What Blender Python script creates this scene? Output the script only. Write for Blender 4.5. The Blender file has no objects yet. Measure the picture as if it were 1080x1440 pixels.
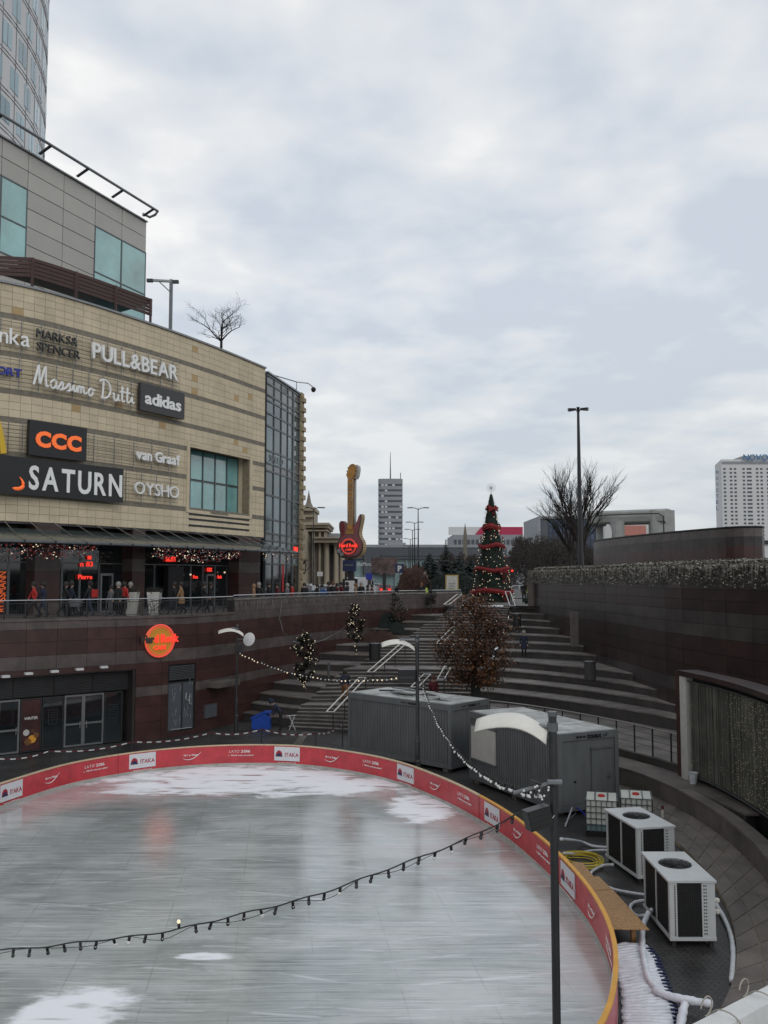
import bpy, math, random
import numpy as np
from mathutils import Vector, Matrix
random.seed(7); rng = np.random.default_rng(7)
SC = bpy.context.scene; COL = SC.collection
R = math.radians; PI = math.pi
# ---------------------------------------------------------------- camera, world, sun, exposure
F, HY, CH = 1245.0, 813.0, 8.3
TH = math.atan((HY - 720) / F); CT, ST = math.cos(TH), math.sin(TH)
cd = bpy.data.cameras.new('camera'); cam = bpy.data.objects.new('camera', cd); COL.objects.link(cam)
cam.location = (0, 0, CH); cam.rotation_euler = (PI / 2 + TH, 0, 0)
cd.sensor_fit = 'VERTICAL'; cd.sensor_height = 24; cd.lens = 24 * F / 1440; cd.clip_start = 0.05; cd.clip_end = 6000
SC.camera = cam
W = bpy.data.worlds.new('World'); SC.world = W; W.use_nodes = True
def build_world():
    nt = W.node_tree; N = nt.nodes; L = nt.links; N.clear()
    out = N.new('ShaderNodeOutputWorld'); bg = N.new('ShaderNodeBackground'); bg.inputs[1].default_value = 0.14
    sky = N.new('ShaderNodeTexSky'); sky.sky_type = 'NISHITA'; sky.sun_disc = False
    sky.sun_elevation = R(30); sky.sun_rotation = R(150)
    tc = N.new('ShaderNodeTexCoord'); sep = N.new('ShaderNodeSeparateXYZ'); L.new(tc.outputs['Generated'], sep.inputs[0])
    def M(op, a, b=None, c=None, clamp=False):
        m = N.new('ShaderNodeMath'); m.operation = op; m.use_clamp = clamp
        for i, v in enumerate((a, b, c)):
            if v is None: continue
            if isinstance(v, (int, float)): m.inputs[i].default_value = v
            else: L.new(v, m.inputs[i])
        return m.outputs[0]
    z = M('MAXIMUM', sep.outputs[2], 0.0); zz = M('ADD', z, 0.16)
    comb = N.new('ShaderNodeCombineXYZ')
    L.new(M('DIVIDE', sep.outputs[0], zz), comb.inputs[0]); L.new(M('DIVIDE', sep.outputs[1], zz), comb.inputs[1])
    def noise(scale, detail, rough, off, dist=0.0, sc=(1, 1, 1)):
        mp = N.new('ShaderNodeMapping'); mp.inputs['Location'].default_value = off; mp.inputs['Scale'].default_value = sc
        L.new(comb.outputs[0], mp.inputs[0])
        n = N.new('ShaderNodeTexNoise'); n.inputs['Scale'].default_value = scale; n.inputs['Detail'].default_value = detail
        n.inputs['Roughness'].default_value = rough; n.inputs['Distortion'].default_value = dist
        L.new(mp.outputs[0], n.inputs[0]); return n.outputs[0]
    n1 = noise(1.25, 4, .5, SKY_OFF, .2, (1.15, .9, 1)); n2 = noise(4.2, 6, .5, (1.7, 5.1, 0), .15)
    f = M('ADD', M('MULTIPLY', n1, .64), M('MULTIPLY', n2, .36))
    cr = N.new('ShaderNodeValToRGB'); e = cr.color_ramp.elements
    e[0].position = .415; e[0].color = (4.45, 4.85, 5.4, 1); e[1].position = .59; e[1].color = (7.0, 6.95, 6.85, 1)
    k = e.new(.465); k.color = (5.1, 5.4, 5.8, 1); k = e.new(.53); k.color = (5.95, 6.05, 6.15, 1)
    L.new(f, cr.inputs[0])
    # the horizon of an overcast sky: even pale grey
    hz = N.new('ShaderNodeMapRange'); hz.inputs[1].default_value = 0.0; hz.inputs[2].default_value = .3
    hz.inputs[3].default_value = 1; hz.inputs[4].default_value = 0; L.new(z, hz.inputs[0])
    mx = N.new('ShaderNodeMix'); mx.data_type = 'RGBA'; L.new(M('MULTIPLY', hz.outputs[0], .8), mx.inputs[0])
    L.new(cr.outputs[0], mx.inputs[6]); mx.inputs[7].default_value = (3.95, 4.3, 4.6, 1)
    ms = N.new('ShaderNodeMix'); ms.data_type = 'RGBA'; ms.inputs[0].default_value = .06
    L.new(mx.outputs[2], ms.inputs[6]); L.new(sky.outputs[0], ms.inputs[7])
    L.new(ms.outputs[2], bg.inputs[0]); L.new(bg.outputs[0], out.inputs[0])
SKY_OFF = (3.3, 1.2, 0.4)
build_world()
sd = bpy.data.lights.new('sun', 'SUN'); sun = bpy.data.objects.new('sun', sd); COL.objects.link(sun)
sd.energy = 0.55; sd.angle = R(25); sd.color = (1, .97, .92)
sun.rotation_euler = (R(60), 0, R(30))
SC.view_settings.view_transform = 'Standard'; SC.view_settings.look = 'None'; SC.view_settings.gamma = 1
SC.view_settings.exposure = 0.0
SC.view_settings.use_curve_mapping = False
SC.render.resolution_x = 768; SC.render.resolution_y = 1024
# ---------------------------------------------------------------- placement helpers
def ray(px, py):
    x = (px - 540) / F; u = -(py - 720) / F
    return Vector((x, CT - u * ST, ST + u * CT))
def PZ(px, py, z): r = ray(px, py); t = (z - CH) / r.z; return Vector((r.x * t, r.y * t, z))
def AT(px, py, Y): r = ray(px, py); t = Y / r.y; return Vector((r.x * t, Y, CH + r.z * t))
class Path:
    def __init__(s, pts, smooth=0, closed=False):
        p = [Vector(q[:2]) for q in pts]
        if smooth:
            n = len(p); o = []
            for i in range(n if closed else n - 1):
                a = p[i - 1] if (closed or i > 0) else p[0]; b = p[i]; c = p[(i + 1) % n]
                d = p[(i + 2) % n] if closed else p[min(i + 2, n - 1)]
                for k in range(smooth):
                    t = k / smooth
                    o.append(.5 * ((2 * b) + (c - a) * t + (2 * a - 5 * b + 4 * c - d) * t * t + (3 * b - a - 3 * c + d) * t ** 3))
            if not closed: o.append(p[-1])
            p = o
        if closed: p = p + [p[0]]
        s.p = p; s.s = [0]
        for a, b in zip(p, p[1:]): s.s.append(s.s[-1] + (b - a).length)
        s.L = s.s[-1]; s.closed = closed
    def seg(s, t):
        if s.closed: t %= s.L
        import bisect
        return min(max(bisect.bisect_right(s.s, t) - 1, 0), len(s.p) - 2), t
    def at(s, t, off=0.0):
        i, t = s.seg(t); a, b = s.p[i], s.p[i + 1]; d = (b - a).normalized()
        q = a + d * (t - s.s[i])
        if off:
            tg = s.tan(t); q = q + Vector((tg.y, -tg.x)) * off
        return q
    def tan(s, t):
        e = .15
        if s.closed:
            i, u = s.seg(t - e); j, v = s.seg(t + e)
            A = s.p[i] + (s.p[i + 1] - s.p[i]).normalized() * (u - s.s[i]); B = s.p[j] + (s.p[j + 1] - s.p[j]).normalized() * (v - s.s[j])
            return (B - A).normalized()
        i, _ = s.seg(t); return (s.p[i + 1] - s.p[i]).normalized()
    def nrm(s, t): g = s.tan(t); return Vector((g.y, -g.x))
    def hit(s, px, py, far=False):
        r = ray(px, py); best = None
        for i, (a, b) in enumerate(zip(s.p, s.p[1:])):
            d = b - a; det = r.x * (-d.y) + d.x * r.y
            if abs(det) < 1e-9: continue
            t = (a.x * (-d.y) + d.x * a.y) / det; k = (r.x * a.y - r.y * a.x) / det
            if t > 0 and -0.02 <= k <= 1.02 and (best is None or (t > best[0] if far else t < best[0])): best = (t, s.s[i] + k * d.length)
        if best is None:  # extend
            a, b = s.p[-2], s.p[-1]; d = b - a; det = r.x * (-d.y) + d.x * r.y
            t = (a.x * (-d.y) + d.x * a.y) / det; k = (r.x * a.y - r.y * a.x) / det
            best = (t, s.s[-2] + k * d.length)
        return best[1], CH + r.z * best[0]
# ---------------------------------------------------------------- materials
MATS = {}
def mat(name, col, rough=.7, metal=0, var=0.0, nscale=3.0, namt=.25, bump=0.0, bscale=20, emit=0, ecol=None, coat=0, alpha=1, spec=.5, stretch=None):
    if name in MATS: return MATS[name]
    if not emit: col = tuple(c * .78 for c in col)
    m = bpy.data.materials.new(name); m.use_nodes = True; nt = m.node_tree; N = nt.nodes; L = nt.links
    b = N['Principled BSDF']; b.inputs['Roughness'].default_value = rough; b.inputs['Metallic'].default_value = metal
    b.inputs['Coat Weight'].default_value = coat; b.inputs['Specular IOR Level'].default_value = spec
    c = (*col, 1); b.inputs['Base Color'].default_value = c
    if alpha < 1: b.inputs['Alpha'].default_value = alpha
    if emit: b.inputs['Emission Color'].default_value = (*(ecol or col), 1); b.inputs['Emission Strength'].default_value = emit
    if namt or var or bump:
        tc = N.new('ShaderNodeTexCoord'); src = tc.outputs['Object']
        if stretch:
            mp = N.new('ShaderNodeMapping'); mp.inputs['Scale'].default_value = stretch; L.new(src, mp.inputs[0]); src = mp.outputs[0]
        geo = N.new('ShaderNodeNewGeometry')
        if not stretch: src = geo.outputs['Position']
        n = N.new('ShaderNodeTexNoise'); n.inputs['Scale'].default_value = nscale; n.inputs['Detail'].default_value = 6; n.inputs['Roughness'].default_value = .65
        L.new(src, n.inputs[0])
        mr = N.new('ShaderNodeMapRange'); mr.inputs[1].default_value = .3; mr.inputs[2].default_value = .7
        mr.inputs[3].default_value = 1 - namt; mr.inputs[4].default_value = 1 + namt; L.new(n.outputs[0], mr.inputs[0])
        v = mr.outputs[0]
        if var:
            oi = N.new('ShaderNodeObjectInfo'); r2 = N.new('ShaderNodeMapRange'); r2.inputs[3].default_value = 1 - var; r2.inputs[4].default_value = 1 + var
            L.new(oi.outputs['Random'], r2.inputs[0]); mm = N.new('ShaderNodeMath'); mm.operation = 'MULTIPLY'
            L.new(v, mm.inputs[0]); L.new(r2.outputs[0], mm.inputs[1]); v = mm.outputs[0]
        vm = N.new('ShaderNodeVectorMath'); vm.operation = 'SCALE'; vm.inputs[0].default_value = col; L.new(v, vm.inputs['Scale'])
        L.new(vm.outputs[0], b.inputs['Base Color'])
        if bump:
            n2 = N.new('ShaderNodeTexNoise'); n2.inputs['Scale'].default_value = bscale; n2.inputs['Detail'].default_value = 4; L.new(src, n2.inputs[0])
            bp = N.new('ShaderNodeBump'); bp.inputs['Strength'].default_value = bump; bp.inputs['Distance'].default_value = .02
            L.new(n2.outputs[0], bp.inputs['Height']); L.new(bp.outputs[0], b.inputs['Normal'])
    MATS[name] = m; return m
G = lambda n: MATS[n]
mat('limestone', (.70, .59, .415), .75, var=.055, nscale=.6, namt=.15)
mat('limestone_orange', (.52, .36, .18), .75, var=.08, nscale=.8, namt=.12)
mat('joint', (.30, .24, .16), .9)
mat('grey_stone_band', (.235, .21, .165), .8)
mat('granite_grey', (.105, .084, .078), .42, var=.13, nscale=1.3, namt=.35, bump=.05)
mat('granite_red', (.066, .030, .027), .36, var=.12, nscale=1.3, namt=.3, bump=.05)
mat('granite_dark', (.054, .045, .043), .42, var=.2, nscale=.6, namt=.5)
mat('granite_darkred', (.034, .017, .016), .42, var=.2, nscale=.6, namt=.5)
mat('granite_core', (.025, .02, .019), .9)
mat('tread_stone', (.20, .18, .165), .55, var=.14, nscale=.7, namt=.6, bump=.1)  # paler than the risers: sky light on the tops put into the colour
mat('riser_stone', (.056, .050, .047), .75, var=.1, nscale=.9, namt=.35)  # same steps, darkened: the shade of the upright faces put into the colour
mat('path_slab', (.135, .115, .10), .6, var=.16, nscale=.8, namt=.45, bump=.1)
mat('lowwall_stone', (.125, .107, .095), .7, var=.12, nscale=.9, namt=.35, bump=.08)
mat('asphalt', (.05, .05, .052), .8, nscale=.3, namt=.25)
mat('plaza_paving', (.13, .12, .11), .65, nscale=.5, namt=.25)
mat('black_metal', (.018, .018, .02), .45, namt=.1)
mat('black_plastic', (.012, .012, .013), .4, namt=.1)
mat('dark_steel', (.07, .072, .075), .42, .6, namt=.15)
mat('grey_steel', (.19, .2, .21), .4, .7, namt=.15)
mat('galvanised', (.3, .31, .32), .38, .7, namt=.15)
mat('bright_steel', (.62, .63, .64), .28, .9, namt=.08)
mat('white_paint', (.72, .72, .72), .45, namt=.08)
mat('white_plastic', (.85, .82, .74), .4, namt=.08)
mat('cream_paint', (.55, .54, .5), .6, namt=.15)
mat('mullion', (.12, .135, .14), .4, .3, namt=.1)
mat('panel_metal', (.50, .48, .44), .42, .15, var=.05, nscale=.4, namt=.06)
mat('pergola_red', (.075, .035, .03), .5, .2, namt=.2)
mat('glass_teal', (.20, .46, .46), .08, 0, var=.15, nscale=.35, namt=.3, coat=1, spec=1)  # base colour raised to carry part of the reflection
mat('glass_dark', (.012, .018, .02), .05, 0, var=.3, nscale=.5, namt=.5, spec=.9)
mat('glass_curtain', (.085, .13, .14), .06, 0, var=.35, nscale=.3, namt=.4, spec=1)
mat('glass_spandrel', (.16, .165, .165), .2, 0, var=.15, nscale=.4, namt=.15, spec=.8)
mat('glass_canopy', (.10, .125, .12), .12, 0, nscale=.7, namt=.3, spec=.8, alpha=.72)
mat('sign_black', (.012, .012, .014), .35, namt=.1)
mat('sign_grey', (.05, .05, .052), .45, namt=.1)
mat('sign_white', (1, 1, .98), .45, namt=.05)
mat('sign_dark_letter', (.08, .08, .078), .4, .3, namt=.1)
mat('sign_orange', (.9, .16, .03), .4, namt=.03, emit=.35)
mat('sign_yellow', (.85, .55, .03), .4, namt=.05)
mat('sign_blue', (.02, .035, .35), .4, namt=.05)
mat('neon_red', (.6, .03, .02), .4, namt=0, emit=.9, ecol=(1, .05, .03))
mat('neon_pink', (.6, .06, .04), .4, namt=0, emit=.5, ecol=(1, .1, .08))
mat('sign_gold', (.45, .22, .03), .4, namt=.1, emit=.1, ecol=(.9, .42, .05))
mat('board_red', (.60, .045, .06), .42, var=.05, nscale=2.2, namt=.2, coat=.2)
mat('board_white', (.78, .79, .82), .4, namt=.05)
mat('board_base', (.50, .48, .45), .6, namt=.25)
mat('cap_cream', (.70, .55, .36), .5, namt=.12)
mat('cap_orange', (.80, .38, .03), .45, namt=.12)
mat('logo_red', (.42, .02, .04), .4, namt=0)
mat('logo_navy', (.02, .02, .09), .4, namt=0)
mat('container_grey', (.15, .16, .165), .45, .1, nscale=1.6, namt=.15, bump=.03, stretch=(1.5, 1.5, .4))
mat('container_roof', (.48, .49, .47), .5, .1, nscale=1.1, namt=.45)
mat('shutter', (.52, .51, .47), .5, namt=.1)
mat('snow', (.84, .87, .92), .8, nscale=3, namt=.14, bump=.4, bscale=14)
mat('osb', (.42, .24, .10), .7, nscale=18, namt=.4, bump=.15, bscale=40)
mat('hose_yellow', (.65, .5, .03), .5, namt=.1)
mat('pipe_white', (.62, .64, .66), .5, nscale=8, namt=.15)
mat('fin_black', (.012, .012, .012), .7, namt=.2, nscale=30)
mat('ac_white', (.62, .64, .64), .38, .1, nscale=2, namt=.08)
mat('ibc_plastic', (.60, .62, .56), .45, nscale=2, namt=.1)
mat('ibc_liquid', (.16, .25, .26), .4, nscale=2, namt=.1)
mat('bin_blue', (.01, .07, .42), .35, namt=.15)
mat('bark', (.035, .028, .024), .9, nscale=8, namt=.3)
mat('leaf_brown', (.105, .045, .022), .8, nscale=2, namt=.45)
mat('leaf_orange', (.20, .085, .03), .8, nscale=2, namt=.4)
mat('leaf_dark', (.03, .03, .022), .8, nscale=2, namt=.4)
mat('fir_green', (.012, .026, .017), .8, nscale=2, namt=.4)
mat('spruce', (.016, .026, .022), .85, nscale=.4, namt=.4)
mat('hotel_sign', (.06, .2, .4), .4, namt=.05)
mat('twig_mass', (.062, .052, .046), .9, nscale=.2, namt=.35)
mat('shrub_red', (.10, .055, .042), .9, nscale=.5, namt=.4)
mat('bulb_lit', (.8, .7, .5), .3, namt=0, emit=.6, ecol=(1, .82, .55))
mat('bulb_dim', (.3, .26, .19), .3, namt=0, emit=.1, ecol=(1, .8, .5))
mat('bulb_off', (.42, .40, .36), .25, namt=0)
mat('bulb_white', (.62, .62, .6), .25, namt=0, emit=.04, ecol=(1, .97, .9))
mat('ribbon_red', (.22, .010, .012), .8, nscale=4, namt=.3)
mat('bauble_red', (.4, .015, .015), .25, namt=.2)
mat('tail_red', (1, .03, .02), .3, namt=0, emit=1.5)
mat('skin', (.42, .27, .2), .6, namt=.05)
mat('hair_dark', (.02, .015, .012), .7, namt=.1)
mat('hair_grey', (.28, .27, .25), .7, namt=.1)
mat('cloth_black', (.012, .012, .014), .85, namt=.2)
mat('cloth_navy', (.015, .02, .045), .85, namt=.2)
mat('cloth_red', (.45, .02, .015), .8, namt=.2)
mat('cloth_maroon', (.12, .012, .02), .8, namt=.2)
mat('cloth_tan', (.28, .16, .08), .85, namt=.2)
mat('cloth_blue', (.02, .10, .28), .8, namt=.2)
mat('cloth_grey', (.14, .14, .15), .85, namt=.2)
mat('cloth_jeans', (.03, .04, .07), .85, namt=.2)
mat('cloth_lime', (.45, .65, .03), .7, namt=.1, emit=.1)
mat('rubber', (.01, .01, .01), .8, namt=.1)
mat('car_silver', (.45, .46, .47), .3, .5, namt=.03, coat=.6)
mat('car_white', (.72, .73, .74), .3, 0, namt=.03, coat=.6)
mat('car_red', (.3, .012, .012), .3, 0, namt=.03, coat=.6)
mat('car_black', (.02, .02, .022), .25, 0, namt=.03, coat=.6)
mat('car_blue', (.03, .05, .1), .3, 0, namt=.03, coat=.6)
mat('far_stone', (.42, .36, .27), .8, nscale=.15, namt=.2)
mat('far_stone_dark', (.22, .195, .16), .8, nscale=.15, namt=.2)
mat('far_white', (.80, .80, .80), .6, nscale=.05, namt=.08)
mat('far_grey', (.36, .375, .40), .7, nscale=.05, namt=.1)
mat('far_dark', (.10, .11, .125), .5, nscale=.05, namt=.15)
mat('far_glass', (.30, .42, .42), .15, 0, nscale=.08, namt=.3)
mat('far_blueglass', (.045, .07, .12), .15, 0, var=.3, nscale=.05, namt=.3)
mat('concrete', (.42, .43, .41), .7, nscale=.4, namt=.18)
mat('faded_coral', (.62, .25, .2), .6, namt=.2)
mat('billboard_pink', (.55, .03, .10), .5, namt=.1)
mat('poster_dark', (.06, .02, .02), .4, nscale=1.5, namt=.6)
mat('poster_mix', (.13, .08, .08), .5, nscale=.9, namt=.95)
mat('brown_red_poster', (.11, .012, .015), .4, namt=.15)
mat('sign_navy', (.015, .025, .09), .4, namt=.1)
mat('guitar_red', (.17, .008, .015), .25, nscale=.6, namt=.35, coat=.6)
mat('guitar_black', (.02, .015, .015), .3, namt=.1)
mat('guitar_wood', (.40, .19, .04), .45, nscale=2.5, namt=.45)
mat('guitar_edge', (.52, .44, .26), .5, nscale=2, namt=.2)
mat('gold_frame', (.45, .32, .08), .4, namt=.1)
mat('tower_skin', (.78, .77, .76), .4, 0, var=.12, nscale=.05, namt=.15)
mat('tower_glass', (.42, .58, .64), .15, 0, var=.3, namt=.1, nscale=.1)
mat('stone_quoin', (.40, .32, .2), .8, var=.2, namt=.15)
mat('tape_white', (.7, .7, .7), .5, namt=0)
mat('dirt', (.06, .045, .032), .95, nscale=3, namt=.4)
mat('ivy', (.075, .075, .055), .85, nscale=3, namt=.5)
mat('ivy_dry', (.36, .33, .28), .85, nscale=3, namt=.4)
mat('rail_white', (.8, .8, .78), .5, nscale=6, namt=.15)
mat('curtain_dark', (.12, .12, .098), .8, var=.35, nscale=1.2, namt=.3)
# ---------------------------------------------------------------- mesh builder
class MB:
    def __init__(s): s.v = []; s.f = []; s.m = []
    def add(s, vs, fs, mi=0):
        b = len(s.v); s.v += [tuple(v) for v in vs]; s.f += [tuple(b + i for i in f) for f in fs]; s.m += [mi] * len(fs); return s
    def box(s, x0, x1, y0, y1, z0, z1, mi=0, M=None):
        vs = [Vector((x, y, z)) for z in (z0, z1) for y in (y0, y1) for x in (x0, x1)]
        if M is not None: vs = [M @ v for v in vs]
        return s.add(vs, [(0, 2, 3, 1), (4, 5, 7, 6), (0, 1, 5, 4), (2, 6, 7, 3), (0, 4, 6, 2), (1, 3, 7, 5)], mi)
    def bar(s, a, b, w, h=None, mi=0):   # box beam from a to b
        a, b = Vector(a), Vector(b); h = h or w; d = (b - a); L = d.length
        if L < 1e-6: return s
        M = frame(a, d)
        return s.box(-w / 2, w / 2, -h / 2, h / 2, 0, L, mi, M)
    def tube(s, pts, r, n=6, mi=0, caps=True):
        pts = [Vector(p) for p in pts]; rs = r if isinstance(r, (list, tuple)) else [r] * len(pts)
        vs = []; fs = []
        for i, p in enumerate(pts):
            d = (pts[min(i + 1, len(pts) - 1)] - pts[max(i - 1, 0)])
            if d.length < 1e-9: d = Vector((0, 0, 1))
            M = frame(p, d)
            for k in range(n):
                a = 2 * PI * k / n; vs.append(M @ Vector((math.cos(a) * rs[i], math.sin(a) * rs[i], 0)))
        for i in range(len(pts) - 1):
            for k in range(n):
                k2 = (k + 1) % n; fs.append((i * n + k, i * n + k2, (i + 1) * n + k2, (i + 1) * n + k))
        if caps: fs.append(tuple(range(n - 1, -1, -1))); fs.append(tuple((len(pts) - 1) * n + k for k in range(n)))
        return s.add(vs, fs, mi)
    def lathe(s, c, prof, n=12, mi=0, M=None):
        vs = []; fs = []; c = Vector(c)
        for r, z in prof:
            for k in range(n):
                a = 2 * PI * k / n; v = Vector((math.cos(a) * r, math.sin(a) * r, z))
                vs.append((M @ v if M is not None else v) + c)
        for i in range(len(prof) - 1):
            for k in range(n):
                k2 = (k + 1) % n; fs.append((i * n + k, i * n + k2, (i + 1) * n + k2, (i + 1) * n + k))
        fs.append(tuple(range(n - 1, -1, -1))); fs.append(tuple((len(prof) - 1) * n + k for k in range(n)))
        return s.add(vs, fs, mi)
    def prism(s, poly, z0, z1, mi=0, M=None, side=None):
        n = len(poly); vs = [Vector((p[0], p[1], z0)) for p in poly] + [Vector((p[0], p[1], z1)) for p in poly]
        if M is not None: vs = [M @ v for v in vs]
        s.add(vs, [tuple(range(n - 1, -1, -1)), tuple(range(n, 2 * n))], mi)
        b = len(s.v) - 2 * n
        for k in range(n):
            k2 = (k + 1) % n; s.f.append((b + k, b + k2, b + n + k2, b + n + k)); s.m.append(mi if side is None else side)
        return s
    def strip(s, A, B, z0, z1, mi=0, side=None):   # slab between front polyline A and back polyline B
        n = len(A); vs = []
        for z in (z0, z1):
            for P in (A, B): vs += [(p[0], p[1], z) for p in P]
        sd = mi if side is None else side
        b = len(s.v); s.v += vs
        for i in range(n - 1):
            a0, a1, b0, b1 = b + i, b + i + 1, b + n + i, b + n + i + 1; T = 2 * n
            s.f.append((a0 + T, a1 + T, b1 + T, b0 + T)); s.m.append(mi)
            s.f.append((a0, b0, b1, a1)); s.m.append(sd)
            s.f.append((a0, a1, a1 + T, a0 + T)); s.m.append(sd)
            s.f.append((b0, b0 + T, b1 + T, b1)); s.m.append(sd)
        T = 2 * n
        s.f.append((b, b + T, b + n + T, b + n)); s.m.append(sd)
        e = b + n - 1; s.f.append((e, e + n, e + n + T, e + T)); s.m.append(sd)
        return s
    def sphere(s, c, r, n=6, mi=0, sz=1.0):
        prof = [(math.sin(PI * i / (n // 2 + 1)) * r, -math.cos(PI * i / (n // 2 + 1)) * r * sz) for i in range(1, n // 2 + 1)]
        return s.lathe(c, [(r * .05, -r * sz)] + prof + [(r * .05, r * sz)], n, mi)
    def mesh(s, name, mats):
        me = bpy.data.meshes.new(name); me.from_pydata([tuple(v) for v in s.v], [], s.f)
        for m in (mats if isinstance(mats, (list, tuple)) else [mats]): me.materials.append(G(m) if isinstance(m, str) else m)
        if any(s.m): me.polygons.foreach_set('material_index', s.m)
        me.update(); return me
    def build(s, name, mats, parent=None, smooth=False, **k):
        me = s.mesh(name, mats)
        if smooth: me.polygons.foreach_set('use_smooth', [True] * len(me.polygons))
        return link(name, me, parent, **k)
def frame(p, d):
    d = Vector(d).normalized(); up = Vector((0, 0, 1)) if abs(d.z) < .999 else Vector((1, 0, 0))
    x = up.cross(d).normalized(); y = d.cross(x)
    M = Matrix((x, y, d)).transposed().to_4x4(); M.translation = Vector(p); return M
def link(name, data, parent=None, label=None, cat=None, group=None, kind=None, M=None):
    o = bpy.data.objects.new(name, data); COL.objects.link(o)
    if parent is not None:
        o.parent = parent
        if parent.name in WORLD: o.matrix_parent_inverse = WORLD[parent.name]
    if M is not None: o.matrix_basis = M
    if label: o['label'] = label
    if cat: o['category'] = cat
    if group: o['group'] = group
    if kind: o['kind'] = kind
    return o
WORLD = {}
def thing(name, label, cat, loc=(0, 0, 0), rz=0, group=None, kind=None, world=False):
    o = link(name, None, None, label, cat, group, kind); o.location = loc; o.rotation_euler = (0, 0, rz); o.empty_display_size = .3
    if world: WORLD[o.name] = (Matrix.Translation(Vector(loc)) @ Matrix.Rotation(rz, 4, 'Z')).inverted()   # parts of this one are given in world coordinates
    return o
def copy_tree(o, parent=None, loc=None, rz=None, label=None, group=None):
    c = o.copy(); COL.objects.link(c)
    if parent is not None: c.parent = parent
    if loc is not None: c.location = loc
    if rz is not None: c.rotation_euler = (0, 0, rz)
    if label: c['label'] = label
    if group: c['group'] = group
    for ch in KIDS(o): copy_tree(ch, c)
    return c
def KIDS(o): return [x for x in bpy.data.objects if x.parent is o]
UNIT = {}
def ubox(matname, bevel=False):
    k = (matname, bevel)
    if k not in UNIT:
        m = MB()
        if bevel:  # front (−y) face slightly chamfered
            e = .02; m.v = [(-.5, .5, -.5), (.5, .5, -.5), (.5, .5, .5), (-.5, .5, .5), (-.5, -.3, -.5), (.5, -.3, -.5), (.5, -.3, .5), (-.5, -.3, .5),
                            (-.5 + e, -.5, -.5 + e), (.5 - e, -.5, -.5 + e), (.5 - e, -.5, .5 - e), (-.5 + e, -.5, .5 - e)]
            m.f = [(0, 3, 2, 1)] + [(a, b, b + 4, a + 4) for a, b in ((0, 1), (1, 2), (2, 3), (3, 0))] + [(a + 4, b + 4, b + 8, a + 8) for a, b in ((0, 1), (1, 2), (2, 3), (3, 0))] + [(8, 9, 10, 11)]
            m.m = [0] * len(m.f)
        else: m.box(-.5, .5, -.5, .5, -.5, .5)
        UNIT[k] = m.mesh('piece', matname)
    return UNIT[k]
def place_panel(path, s0, s1, z0, z1, off, th, name, matname, parent, gap=.012, kind=None, label=None, bevel=True):
    """flat piece standing on a path: front face at offset off from it, th thick"""
    a = path.at(s0); b = path.at(s1); d = (b - a); L = d.length; d.normalize(); n = Vector((d.y, -d.x))
    c = (a + b) / 2 + n * (off - th / 2)
    M = Matrix(((d.x * (L - gap), -n.x * th, 0, c.x), (d.y * (L - gap), -n.y * th, 0, c.y), (0, 0, z1 - z0 - gap, (z0 + z1) / 2), (0, 0, 0, 1)))
    o = link(name, ubox(matname, bevel), parent, label=label, kind=kind); o.matrix_basis = M; return o
def panel_mb(mb, path, s0, s1, z0, z1, off, th, gap=.012, mi=0):
    a = path.at(s0); b = path.at(s1); d = (b - a); L = d.length; d.normalize(); n = Vector((d.y, -d.x))
    c = (a + b) / 2 + n * (off - th / 2)
    M = Matrix(((d.x * (L - gap), -n.x * th, 0, c.x), (d.y * (L - gap), -n.y * th, 0, c.y), (0, 0, z1 - z0 - gap, (z0 + z1) / 2), (0, 0, 0, 1)))
    mb.box(-.5, .5, -.5, .5, -.5, .5, mi, M)
def core_wall(mb, path, s0, s1, z0, z1, th, holes=(), step=1.5, off=-.05):
    """wall body behind path, split round rectangular holes (sa,sb,za,zb)"""
    ss = sorted(set([s0, s1] + [h[i] for h in holes for i in (0, 1) if s0 < h[i] < s1])); s2 = []
    for a, b in zip(ss, ss[1:]):
        n = max(1, int((b - a) / step)); s2 += [a + (b - a) * i / n for i in range(n)]
    s2.append(s1)
    zs = sorted(set([z0, z1] + [h[i] for h in holes for i in (2, 3) if z0 < h[i] < z1]))
    for a, b in zip(s2, s2[1:]):
        for c, d in zip(zs, zs[1:]):
            sm, zm = (a + b) / 2, (c + d) / 2
            if any(h[0] < sm < h[1] and h[2] < zm < h[3] for h in holes): continue
            panel_mb(mb, path, a, b, c, d, off, th, gap=0)
def PM(path, s, z, off=0.0):   # frame on a wall: x along path, y into wall, z up
    q = path.at(s, off); t = path.tan(s); n = path.nrm(s)
    return Matrix(((t.x, -n.x, 0, q.x), (t.y, -n.y, 0, q.y), (0, 0, 1, z), (0, 0, 0, 1)))
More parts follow.
